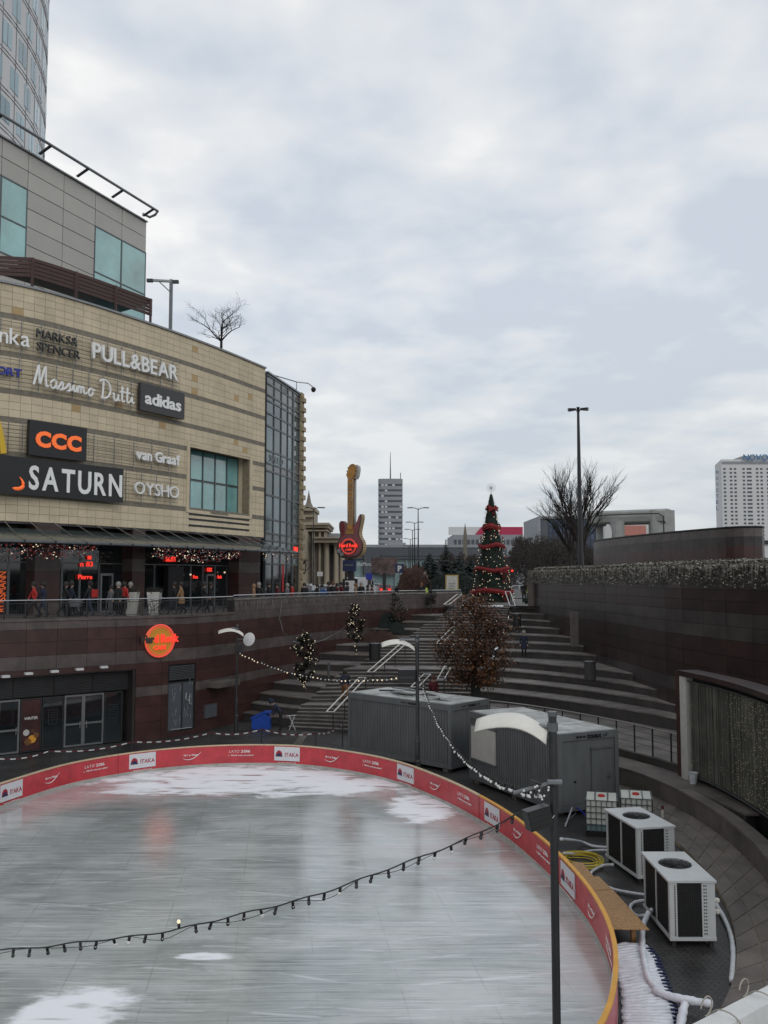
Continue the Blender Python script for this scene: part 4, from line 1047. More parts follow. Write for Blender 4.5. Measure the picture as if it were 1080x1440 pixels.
lettering('SATURN', M_ @ T_((w / 2 - wid(30, 164) / 2, 0, 0)), 1.34, 'sign_white', t, width=wid(33, 161), bold=.022, depth=.1, spacing=.2)
for o in [c for c in KIDS(t) if c.name.startswith('letter')]: pass
m = MB(); Ms = PM(fac, SH(2, 680)[0], SH(2, 672)[1], .56)
for (rx, rz, w0) in ((.85, .62, .07),): m.tube([Ms @ Vector((math.cos(a) * rx + .1, -.08, math.sin(a) * rz * .8 - math.cos(a) * .35)) for a in [-1.9 + 2.6 * i / 16 for i in range(17)]], [.02 + .09 * math.sin(PI * i / 16) for i in range(17)], 6)
m.build('planet_ring', 'sign_orange', t)
t, M_ = sign_at(218, 643, 'bold white fashion shop sign in the third row beside the corner window', 'fashion_house_sign'); lettering('van Graaf', M_, .66, 'sign_white', t, width=wid(188, 248), bold=.03, depth=.12, spacing=.09)
t, M_ = sign_at(216, 689, 'white serif-style lingerie shop sign in the lowest row', 'lingerie_shop_sign'); lettering('OYSHO', M_, .80, 'sign_white', t, width=wid(186, 248), bold=-.002, depth=.14)
# golden arch at the left edge
t, M_ = sign_at(4, 607, 'tall yellow arch of a burger restaurant sign at the left edge', 'restaurant_sign'); m = MB()
for sgn in (-1, 1):
    c = -1.0 if sgn > 0 else -3.0; pts = []
    for i in range(17):
        u = i / 16; x = -1.0 + 2.0 * u; h = 2.55 * (1 - abs(2 * u - 1) ** 2.3)
        pts.append(M_ @ Vector((c + x * .98, 0, h - 1.25)))
    m.tube(pts, [.13 + .05 * abs(2 * i / 16 - 1) for i in range(17)], 6)
m.build('arch', 'sign_yellow', t)
# ---- storefront under the facade
sf = Path([fac.at(s, -.9) for s in [sR * k / 40 for k in range(41)]])
zf = 6.1; zc = CH + 2.2
m = MB(); core_wall(m, sf, 0, sf.L, zf, zb + .0, .3, [], off=-.5); m.build('inner_wall', 'black_plastic', mall)
m = MB(); 
for k in range(50): 
    panel_mb(m, fac, sR * k / 50, sR * (k + 1) / 50, zb - .12, zb - .01, -.02, 1.4, gap=0)
m.build('soffit', 'granite_dark', mall)
def pier(x0, x1, parent):
    a, b = SH(x0, 800)[0], SH(x1, 800)[0]; z = zf - .1; i = 0
    while z < zb - .12:
        zz = min(z + (.95 if i % 2 == 0 else .8), zb - .12); place_panel(fac, a, b, z, zz, -.01, 1.1, 'granite_block', 'granite_red' if i % 3 else 'granite_grey', parent, gap=.01, bevel=False); z = zz; i += 1
for x0, x1 in ((49, 85), (186, 204), (336, 366)): pier(x0, x1, mall)
st = thing('arcade_shop_front', 'dark glazed cafe and shop fronts under the glass canopy', 'shop front', (*fac.at(SH(180, 800)[0]), 6.2), world=True)
def sspan(x0, x1): return sf.hit(x0, 800)[0], sf.hit(x1, 800)[0]
xs = [-60, -28, 12, 48, 87, 112, 139, 180, 200, 217, 250, 268, 285, 302, 319, 334]
for x0, x1 in zip(xs, xs[1:]):
    a, b = sspan(x0, x1); f = MB(); w = .07
    for z0, z1 in ((zf + .05, zf + .2), (zf + 3.05, zf + 3.13), (zc - .1, zc)): panel_mb(f, sf, a, b, z0, z1, .04, .1, gap=0)
    for p, q in ((a, a + w), (b - w, b)): panel_mb(f, sf, p, q, zf + .2, zf + 3.05, .035, .1, gap=0)
    fo = f.build('window', 'grey_steel', st)
    place_panel(sf, a + w, b - w, zf + .2, zf + 3.05, .0, .02, 'pane', 'glass_dark', fo, gap=0, bevel=False); place_panel(sf, a + .02, b - .02, zf + 3.13, zc - .1, .0, .02, 'pane', 'glass_dark', fo, gap=0, bevel=False)
for x0, x1 in ((140, 158), (289, 301)):
    a, b = sspan(x0, x1); f = MB()
    for q in ((a, a + .12, zf + .05, zf + 2.45), (b - .12, b, zf + .05, zf + 2.45), (a, b, zf + 2.35, zf + 2.5), (a, b, zf + .05, zf + .22)): panel_mb(f, sf, *q, .12, .1, gap=0)
    panel_mb(f, sf, b - .35, b - .32, zf + 1, zf + 1.3, .16, .04); f.build('door', 'galvanised', st)
for x0, x1, y0, y1, mt in ((-10, 8, 806, 862, 'brown_red_poster'), (94, 104, 803, 825, 'fir_green'), (188, 196, 800, 826, 'fir_green')):
    a, b = sspan(x0, x1); _, z1 = sf.hit((x0 + x1) / 2, y0); _, z0 = sf.hit((x0 + x1) / 2, y1); place_panel(sf, a, b, max(z0, zf + .3), z1, .03, .015, 'poster', mt, st, gap=0, bevel=False)
s, z = sf.hit(2, 832); lettering('ROSSMANN', PM(sf, s, z, .04) @ Matrix.Rotation(-PI / 2, 4, 'Y'), .42, 'sign_orange', st, width=2.2, depth=.02, joined=True)
for x, y, tx, w, h, mt in ((118, 811, 'Pierre', 1.0, .28, 'neon_red'), (120, 793, 'n 83', .9, .3, 'neon_red'), (124, 784, 'III', .25, .22, 'neon_red'), (238, 786, 'Sub.1971', .95, .34, 'neon_red'), (293, 801, 'KIRK', .6, .28, 'neon_red'), (273, 811, 'Pizza', .5, .24, 'neon_red'), (307, 811, 'Bask', .5, .24, 'neon_red')):
    s, z = sf.hit(x, y); lettering(tx, PM(sf, s, z, .12), h, mt, st, width=w, bold=.02, depth=.03, joined=True, name='lit_lettering')
for x, y in ((263, 808), (311, 805)):
    s, z = sf.hit(x, y); m = MB(); m.sphere((*sf.at(s, .3), z), .07, 8); m.build('wall_lamp', 'bulb_lit', st)
# dark menu board pillar in front
s, z = sf.hit(236, 820); m = MB(); m.box(-.75, .75, -.7, -.3, zf - z, 1.1, 0, PM(sf, s, z)); m.build('menu_pillar', 'sign_black', st)
# ---- glass canopy
can = thing('glass_canopy', 'sloping glass canopy on steel struts above the arcade shop fronts', 'canopy', (*fac.at(SH(180, 800)[0], 1.5), 10.4), world=True)
zo = CH + 1.92; zi = CH + 2.72; OV = 3.2; s1 = SH(367, 775)[0]; nb = 26
for k in range(nb):
    a, b = s1 * k / nb, s1 * (k + 1) / nb
    A, B, C_, D = [Vector((*fac.at(s, o), z)) for s, o, z in ((a + .03, .05, zi), (b - .03, .05, zi), (b - .03, OV, zo + .05), (a + .03, OV, zo + .05))]
    m = MB(); e = Vector((0, 0, .02)); m.add([A, B, C_, D, A + e, B + e, C_ + e, D + e], [(0, 1, 2, 3), (7, 6, 5, 4), (0, 4, 5, 1), (1, 5, 6, 2), (2, 6, 7, 3), (3, 7, 4, 0)]); m.build('glass_sheet', 'glass_canopy', can)
    m = MB(); m.bar(Vector((*fac.at(a, .0), zi - .08)), Vector((*fac.at(a, OV + .1), zo - .02)), .07, .12); m.build('rafter', 'dark_steel', can)
    m = MB(); m.tube([Vector((*fac.at(a, .05), zi + .42)), Vector((*fac.at(a, 1.9), zo + .42))], .028, 5); m.build('strut', 'bright_steel', can)
m = MB(); m.tube([Vector((*fac.at(s1 * i / 60, OV), zo - .02)) for i in range(61)], .085, 7); m.build('edge_pipe', 'grey_steel', can)
m = MB(); m.tube([Vector((*fac.at(s1 * i / 60, 1.6), (zo + zi) / 2 - .05)) for i in range(61)], .05, 6); m.build('purlin', 'dark_steel', can)
gar = thing('bauble_garland', 'thick garland of red and gold baubles and lights hanging under the canopy edge', 'garland', (*fac.at(SH(120, 800)[0], OV - .2), zo - .3), world=True)
A_, B_, C2 = MB(), MB(), MB()
for x0, x1, dens in ((-40, 86, 1.0), (166, 285, .9), (318, 366, .35)):
    a, b = SH(x0, 775)[0], SH(x1, 775)[0]; n = int((b - a) * 75 * dens)
    for k in range(n):
        u = random.random(); s = a + (b - a) * u; ev = .15 + .6 * math.sin(PI * min(1, u * 1.0 + .05)) ** .5
        q = fac.at(s, OV - .15 + random.uniform(-.3, .3)); z = zo - .15 - random.random() ** 1.2 * .75 * (ev + .3); r = random.uniform(.012, .03); k_ = random.random()
        (A_ if k_ < .5 else B_ if k_ < .6 else C2).box(q.x - r, q.x + r, q.y - r, q.y + r, z - r, z + r)
A_.build('baubles', 'bauble_red', gar, kind='stuff'); B_.build('small_lights', 'bulb_lit', gar, kind='stuff'); C2.build('silver_baubles', 'galvanised', gar, kind='stuff')
# ================================================================ glazed corner
cwp = Path([(-9.24, 68.5), (-8.75, 70.5), (-8.3, 72.5), (-7.85, 74.6), (-7.45, 76.7)])
gc = thing('glazed_corner', 'tall glazed stair corner of the shopping centre with grey mullions and stacked stone edge', 'glass facade', (-8.3, 72.5, 6.1), world=True)
cs = [0, .205, .41, .61, .775, .80, 1.0]
lvz = [-2.2, 1.1, 2.0, 2.9, 3.5, 4.6, 6.5, 8.4, 9.0, 10.0, 11.95, 12.95, 13.95, 14.4, 15.3, 15.95]
m = MB(); core_wall(m, cwp, 0, cwp.L, 6, CH + 15.9, .2, [], off=-.4); m.build('backing', 'far_dark', gc)
for i, (a, b) in enumerate(zip(cs, cs[1:])):
    if b - a < .05:
        place_panel(cwp, cwp.L * a - .05, cwp.L * b + .05, 6.1, CH + 15.9, .08, .3, 'pillar', 'mullion', gc, gap=0, bevel=False); continue
    for j, (z0, z1) in enumerate(zip(lvz, lvz[1:])):
        sp = (z1 - z0 < .7) or j == 13 or (i == 5 and j in (4, 8, 12)); mt = 'glass_spandrel' if sp else 'glass_curtain'
        if z0 < 1 and j == 0: mt = 'glass_dark'
        place_panel(cwp, cwp.L * a + .06, cwp.L * b - .06, CH + z0 + .05, CH + z1 - .05, random.uniform(-.01, .0), .02, 'pane', mt, gc, gap=0, bevel=False)
for a in cs: place_panel(cwp, max(0, cwp.L * a - .045), min(cwp.L, cwp.L * a + .045), 6.1, CH + 16, .07, .2, 'mullion', 'mullion', gc, gap=0, bevel=False)
for z in lvz[1:]: place_panel(cwp, 0, cwp.L, CH + z - .07, CH + z + .07, .10, .22, 'transom', 'mullion', gc, gap=0, bevel=False)
z = 6.1; i = 0; e = cwp.at(cwp.L)
while z < CH + 16:
    M_ = PM(cwp, cwp.L - .01, z); pr_ = .28 if i % 2 else .12
    m = MB(); m.box(.02, .75 + pr_ * .6, -.12 - pr_, .6, 0, .40, 0, M_); m.build('stone_block', 'stone_quoin', gc); z += .43; i += 1
m = MB(); m.box(.03, .6, .0, .5, 6.1, CH + 16, 0, PM(cwp, cwp.L - .01, 0)); m.build('dark_pier', 'mullion', gc)
m = MB(); panel_mb(m, cwp, 0, cwp.L, CH + 16.07, CH + 16.2, .2, 1.0, gap=0); m.build('parapet_cap', 'galvanised', gc)
s, z = cwp.hit(386, 590); 
lettering('SPEED', PM(cwp, cwp.hit(389, 645)[0], CH + 9.5, .03), .55, 'galvanised', gc, width=3.2, depth=.02, joined=True, name='window_lettering')
lettering('H&M', PM(cwp, cwp.hit(414, 768)[0], CH + 2.45, .12), .45, 'neon_red', gc, width=1.1, bold=.03, depth=.04, joined=True, name='lit_lettering')
a = cwp.hit(396, 800)[0]; place_panel(cwp, a - .2, a + .25, 7.2, 9.4, .12, .02, 'red_banner', 'cloth_red', gc, gap=0, bevel=False)
cm = thing('roof_camera_arm', 'curved white camera arm on the roof corner above the glazed stair', 'camera', (-8.0, 76, CH + 16.1), world=True)
q = cwp.at(cwp.L * .9); m = MB(); m.tube([(q.x, q.y, CH + 16.1), (q.x, q.y, CH + 17.0), (q.x - 2.4, q.y - 1.4, CH + 17.45)], .05, 5); m.tube([(q.x, q.y, CH + 17.0), (q.x + 1.0, q.y + .3, CH + 16.95), (q.x + 1.45, q.y + .4, CH + 16.6)], .05, 5); m.build('arm', 'galvanised', cm)
m = MB(); m.lathe((q.x + 1.45, q.y + .4, CH + 16.25), [(.05, .4), (.2, .3), (.22, .15), (.16, 0), (.04, -.08)], 10); m.build('camera_dome', 'black_plastic', cm)
# roofs and side so that the block is solid
m = MB(); R1 = [fac.at(sR * i / 20, -.62) for i in range(21)]; m.strip(R1, [q + Vector((-40, 20)) for q in R1], ztp - .8, ztp - .3); m.build('roof', 'far_dark', mall)
m = MB(); m.box(-30, 0, .25, .6, 6, CH + 15.9, 0, T_((-7.9, 77.4, 0)) @ Matrix.Rotation(R(-28), 4, 'Z')); m.build('end_wall', 'limestone', mall)
# ================================================================ UPPER PANELLED BLOCK
up = Path([(-31.5, 37), (-24.4, 54), (-18.7, 67.8)])
ub = thing('upper_panel_block', 'pale grey metal-panelled rooftop block with teal windows and a pipe along its eave', 'building', (-20, 60, ztp), world=True)
za = CH + 27.9; zlow = CH + 14.5
def U(px, py): return up.hit(px, py)
colx = [-75, -40, 0, 38, 89, 134, 172, 206.3]; cs_ = [U(x, 300)[0] for x in colx]; cs_ = [c for c in cs_]
m = MB(); core_wall(m, up, max(0, cs_[0]), up.L, zlow, za - .05, .4, [], off=-.05, step=4); m.build('wall_core', 'far_dark', ub)
rows = [za - 1.23 * k for k in range(12)]
zwin1 = U(170, 318)[1]
for i, (a, b) in enumerate(zip(cs_, cs_[1:])):
    for j, (z1, z0) in enumerate(zip(rows, rows[1:])):
        inwin = (i >= 5 and 2 <= j) or (i in (1, 2) and 2 <= j <= 5)
        if inwin: continue
        if z1 < zlow: continue
        place_panel(up, a, b, z0, z1, random.uniform(-.006, .006), .05, 'metal_panel', 'panel_metal', ub, gap=.05, bevel=False)
for i in (5, 6, 1, 2):
    a, b = cs_[i], cs_[i + 1]; zz = [rows[2], rows[2] - 3.35, rows[2] - 6.6, rows[2] - 10] if i >= 5 else [rows[2], rows[2] - 2.6, rows[6]]
    f = MB(); 
    for p, q in ((a, a + .07), (b - .07, b)): panel_mb(f, up, p, q, zz[-1], zz[0], .03, .1, gap=0)
    for z in zz: panel_mb(f, up, a, b, z - .05, z + .05, .035, .1, gap=0)
    fo = f.build('window', 'mullion', ub)
    for z1, z0 in zip(zz, zz[1:]): place_panel(up, a + .07, b - .07, z0 + .05, z1 - .05, 0, .03, 'pane', 'glass_teal', fo, gap=0, bevel=False)
m = MB(); panel_mb(m, up, 0, up.s[1], za, za + .10, .15, .9, gap=0); panel_mb(m, up, up.s[1], up.L, za, za + .10, .15, .9, gap=0); m.build('eave', 'galvanised', ub)
m = MB(); 
P = [Vector((*up.at(s, 1.15), za + .95 - .25)) for s in (0, up.s[1] * .5, up.s[1], (up.s[1] + up.L) / 2, up.L - .1)] + [Vector((*up.at(up.L + .0, .8), za + .5)), Vector((*up.at(up.L, .3), za + .4)), Vector((*up.at(up.L - .8, .3), za + .35))]
m.tube(P, .10, 8); m.build('eave_pipe', 'galvanised', ub)
for px in (-20, 52, 106, 156, 200):
    s = U(px, 220)[0]; m = MB(); m.bar(Vector((*up.at(s, .2), za + .25)), Vector((*up.at(s, 1.2), za + .65)), .2, .08); m.build('pipe_bracket', 'dark_steel', ub)
M_ = PM(up, up.L, 0); m = MB(); m.box(-.4, .0, .02, 22, zlow, za - .06, 0, M_); m.build('end_wall', 'panel_metal', ub)
m = MB(); m.strip([up.at(.1, -.3), up.at(up.s[1], -.3), up.at(up.L, -.3)], [up.at(.1, -20), up.at(up.s[1], -20), up.at(up.L, -20)], za - .2, za - .05); m.build('roof', 'far_dark', ub)
# ---- roof pergola
pg = thing('roof_pergola', 'dark red slatted roof pergola on posts standing on the parapet terrace', 'pergola', (*fac.at(SH(130, 430)[0], -1.2), ztp), world=True)
pp = Path([fac.at(s, -1.6) for s in [sR * k / 60 for k in range(61)]])
a, b = pp.hit(43, 400)[0], pp.hit(214, 440)[0]; zpt = pp.hit(43, 362)[1]; zpb = zpt - 1.15
n = 14
for r in range(5):
    m = MB()
    for k in range(n): panel_mb(m, pp, a + (b - a) * k / n, a + (b - a) * (k + 1) / n, zpb + r * .24, zpb + r * .24 + .20, 0, .06, gap=0)
    m.build('fascia_board', 'pergola_red', pg)
for r in range(5):
    M_ = PM(pp, a, 0); m = MB(); m.box(-9, -.02, .0, .06, zpb + r * .24, zpb + r * .24 + .2, 0, M_ @ Matrix.Rotation(R(-38), 4, 'Z')); m.build('fascia_board', 'pergola_red', pg)
for x in (45, 107, 163, 212):
    s = pp.hit(x, 400)[0]; m = MB(); m.bar((*pp.at(s, .03), ztp - .3), (*pp.at(s, .03), zpt), .14); m.build('post', 'pergola_red', pg)
m = MB(); A = [pp.at(a + (b - a) * i / n, -.1) for i in range(n + 1)]; m.strip(A, [q + pp.nrm(a + 1) * -3.5 for q in A], zpt - .25, zpt - .1); m.build('pergola_roof', 'granite_dark', pg)
# ---- roof crane / camera gantry
s, _ = pp.hit(226, 430); g0 = Vector((*pp.at(s, .9), ztp - .3)); zt1 = pp.hit(226, 398)[1]
gt = thing('roof_gantry', 'grey steel gantry arm with small cameras standing on the roof edge', 'gantry', g0, world=True)
m = MB(); m.bar(g0, (g0.x, g0.y, zt1 + .1), .2); m.build('mast', 'grey_steel', gt)
d = Vector((-1.3, -.55, 0)); m = MB(); m.bar(Vector((g0.x, g0.y, zt1)) - d * .15, Vector((g0.x, g0.y, zt1 - .12)) + d, .18, .14); m.bar(Vector((g0.x, g0.y, zt1 - .8)), Vector((g0.x, g0.y, zt1 - .1)) + d * .6, .06); m.build('arm', 'grey_steel', gt)
m = MB()
for q in (Vector((g0.x, g0.y, zt1 - .15)) + d, Vector((g0.x + .3, g0.y, zt1 - .05))): m.box(q.x - .2, q.x + .2, q.y - .12, q.y + .12, q.z - .1, q.z + .1)
m.build('camera_housing', 'dark_steel', gt)
# ================================================================ ROUND OFFICE TOWER
tw_ = thing('office_tower', 'pale curved office tower rising behind the panelled block at the top left', 'skyscraper', (-63.3, 79, 6), world=True)
tc_ = Vector((-64.5, 79)); RR = 31.0
def tp(a, r=RR): return Vector((tc_.x + math.cos(a) * r, tc_.y + math.sin(a) * r))
m = MB(); m.lathe((tc_.x, tc_.y, 0), [(RR - .15, 6), (RR - .15, 120)], 96); m.build('tower_core', 'tower_skin', tw_)
FH = 3.5
tower = Path([tp(a) for a in [R(75) - R(115) * i / 90 for i in range(91)]])   # clockwise: outward normal on the left side of travel -> use negative offsets
def tpan(a0, a1, z0, z1, off, th, mb_): 
    A, B = tp(a0, RR + off), tp(a1, RR + off); C_, D = tp(a1, RR + off - th), tp(a0, RR + off - th); mb_.prism([A, B, C_, D], z0, z1)
for f in range(8, 24):
    z = 20 + FH * (f - 4); m = MB()
    for k in range(40): a = R(-30) + R(110) * k / 40; tpan(a, a + R(110) / 40, z - .03, z + .02, -.12, .2, m)
    for k in range(40): a = R(-30) + R(110) * k / 40; tpan(a, a + R(110) / 40, z + .36, z + .40, -.12, .2, m)
    m.build('floor_ledge', 'dark_steel', tw_)
    for k in range(13):
        a = R(-18) + R(72) * (k + (.5 if f % 2 else 0)) / 13
        wn = thing.__call__ if False else None
        m = MB(); tpan(a, a + R(2.9), z + .9, z + 3.0, -.115, .2, m); o = m.build('window', 'tower_glass', tw_)
        m = MB(); tpan(a + R(1.37), a + R(1.53), z + .9, z + 3.0, -.10, .2, m); m.build('window_bar', 'galvanised', o)
m = MB()
for k in range(24): a = R(-30) + R(110) * k / 24; tpan(a, a + R(.12), 20, 110, -.13, .2, m)
m.build('panel_joints', 'grey_steel', tw_)
# ================================================================ CONTAINERS
def container(name, label, A, B, C_, ztop, extras):
    """A far-left, B near corner (front face A-B), C_ right corner (end face B-C_)"""
    A, B, C_ = Vector(A), Vector(B), Vector(C_); fx = (B - A); L_ = fx.length; fx.normalize(); n = Vector((-fx.y, fx.x))
    if (C_ - B).dot(n) < 0: n = -n
    Wd = (C_ - B).dot(n)
    t = thing(name, label, 'container', (*A.lerp(B, .5), 0), world=True)
    M_ = Matrix(((fx.x, n.x, 0, A.x), (fx.y, n.y, 0, A.y), (0, 0, 1, .0), (0, 0, 0, 1)))
    m = MB(); m.box(.06, L_ - .06, .06, Wd - .06, .18, ztop - .08, 0, M_)
    x = .2
    while x < L_ - .22: m.box(x, x + .08, .035, .059, .36, ztop - .30, 0, M_); x += .16
    x = .2
    m.build('wall_panel', 'container_grey', t)
    f = MB()
    for x in (0, L_ - .16):
        for y in (0, Wd - .16): f.box(x, x + .16, y, y + .16, .15, ztop, 0, M_)
    for z0, z1 in ((.15, .33), (ztop - .26, ztop - .0)):
        f.box(.162, L_ - .162, .0, .12, z0, z1, 0, M_); f.box(.162, L_ - .162, Wd - .12, Wd, z0, z1, 0, M_)
        f.box(0.003, .118, .162, Wd - .162, z0, z1, 0, M_); f.box(L_ - .118, L_ - .003, .162, Wd - .162, z0, z1, 0, M_)
    f.build('steel_frame', 'container_grey', t)
    r = MB(); r.box(.10, L_ - .10, .10, Wd - .10, ztop - .07, ztop + .02, 0, M_)
    for k in range(1, 4): r.box(L_ * k / 4 - .02, L_ * k / 4 + .02, .1, Wd - .1, ztop + .02, ztop + .045, 0, M_)
    r.build('roof', 'container_roof', t)
    for x in (.3, L_ / 2, L_ - .5):
        for y in (.05, Wd - .35): m = MB(); m.box(x, x + .3, y, y + .3, 0, .148, 0, M_); m.build('support_block', 'lowwall_stone', t)
    return t, M_, L_, Wd
t, M_, L_, Wd = container('site_container', 'plain grey site container behind the rink boards, farther of the two, at the foot of the stairs', (-1.72, 42.8), (2.86, 38.5), (4.75, 40.55), 2.86, 0)
t['label'] = 'plain grey site container without door or hatch, nearer the foot of the stairs'
lettering('www.', M_ @ T_((3.55, -.005, 2.74)), .10, 'sign_black', t, width=.36, bold=.0, depth=.01, joined=True, name='lettering'); lettering('touax', M_ @ T_((4.08, -.005, 2.74)), .13, 'sign_black', t, width=.52, bold=.04, depth=.01, joined=True, name='lettering'); lettering('.pl', M_ @ T_((4.46, -.005, 2.74)), .10, 'sign_black', t, width=.16, depth=.01, joined=True, name='lettering')
ME = M_ @ T_((L_, 0, 0)) @ Matrix.Rotation(PI / 2, 4, 'Z')
lettering('www.', ME @ T_((.95, -.003, 2.74)), .10, 'sign_black', t, width=.36, depth=.01, joined=True, name='lettering'); lettering('touax', ME @ T_((1.5, -.003, 2.74)), .14, 'sign_black', t, width=.58, bold=.04, depth=.01, joined=True, name='lettering'); lettering('.pl', ME @ T_((1.95, -.003, 2.74)), .10, 'sign_black', t, width=.18, depth=.01, joined=True, name='lettering')
# rubbish lying on that roof
jr = thing('roof_clutter', 'loose boards and hoses lying on the roof of the plain grey container', 'clutter', M_ @ Vector((2, 1.2, 2.9)), world=True)
for k in range(7):
    x, y, a = random.uniform(.8, L_ - .8), random.uniform(.5, Wd - .6), random.uniform(-.6, .6); M2 = M_ @ T_((x, y, 2.93 + .012 * k)) @ Matrix.Rotation(a, 4, 'Z'); m = MB(); m.box(-random.uniform(.3, .9), random.uniform(.3, .9), -.08, .1, 0, .05, 0, M2); m.build('loose_board', random.choice(['galvanised', 'container_roof', 'dark_steel']), jr)
m = MB(); m.tube([M_ @ Vector((1.2 + .5 * k + .1 * math.sin(k * 2), .9 + .4 * math.sin(k * 1.3), 2.98)) for k in range(9)], .04, 5); m.build('loose_hose', 'black_plastic', jr)
t, M_, L_, Wd = container('kiosk_container', 'grey kiosk container with a pale shutter and a white touax door end', (3.5, 37.0), (6.1, 31.45), (8.35, 32.85), 2.84, 0)
t['label'] = 'grey container with pale closed hatch and a side door, beside the cooling units'
m = MB(); m.box(.22, 2.0, -.035, .03, 1.02, 2.30, 0, M_); sh = m.build('hatch', 'shutter', t)
m = MB()
for b in ((.18, 2.04, 2.302, 2.36), (.18, 2.04, .96, 1.018)): m.box(b[0], b[1], -.05, .03, b[2], b[3], 0, M_)
m.build('hatch_frame', 'container_grey', t)
ME = M_ @ T_((L_, 0, 0)) @ Matrix.Rotation(PI / 2, 4, 'Z')
for tx, x, h, w, b in (('www.', .98, .13, .45, .02), ('touax', 1.55, .17, .62, .045), ('.pl', 2.02, .12, .2, .0)): lettering(tx, ME @ T_((x, -.003, ztop_ if False else 2.71)), h, 'sign_black', t, width=w, bold=b, depth=.01, joined=True, name='lettering')
m = MB(); m.box(1.42, 2.3, -.012, .05, .38, 2.22, 0, ME); dd = m.build('door', 'container_grey', t)
m = MB(); m.box(1.40, 2.34, -.06, .04, 2.23, 2.29, 0, ME); m.build('door_drip_rail', 'galvanised', dd)
m = MB(); m.box(2.14, 2.22, -.05, -.013, 1.15, 1.35, 0, ME); m.bar(ME @ Vector((2.06, -.06, 1.25)), ME @ Vector((2.2, -.06, 1.25)), .03); m.build('handle', 'galvanised', dd)
m = MB(); m.box(.10, 1.36, .045, .055, .36, 2.55, 0, ME); m.build('end_panel', 'container_grey', t)
m = MB(); m.lathe(ME @ Vector((.7, .03, 1.15)), [(.04, -.03), (.04, .03)], 8, 0, ME.to_3x3().to_4x4() @ Matrix.Rotation(PI / 2, 4, 'X')); m.build('drain_plug', 'black_plastic', t)
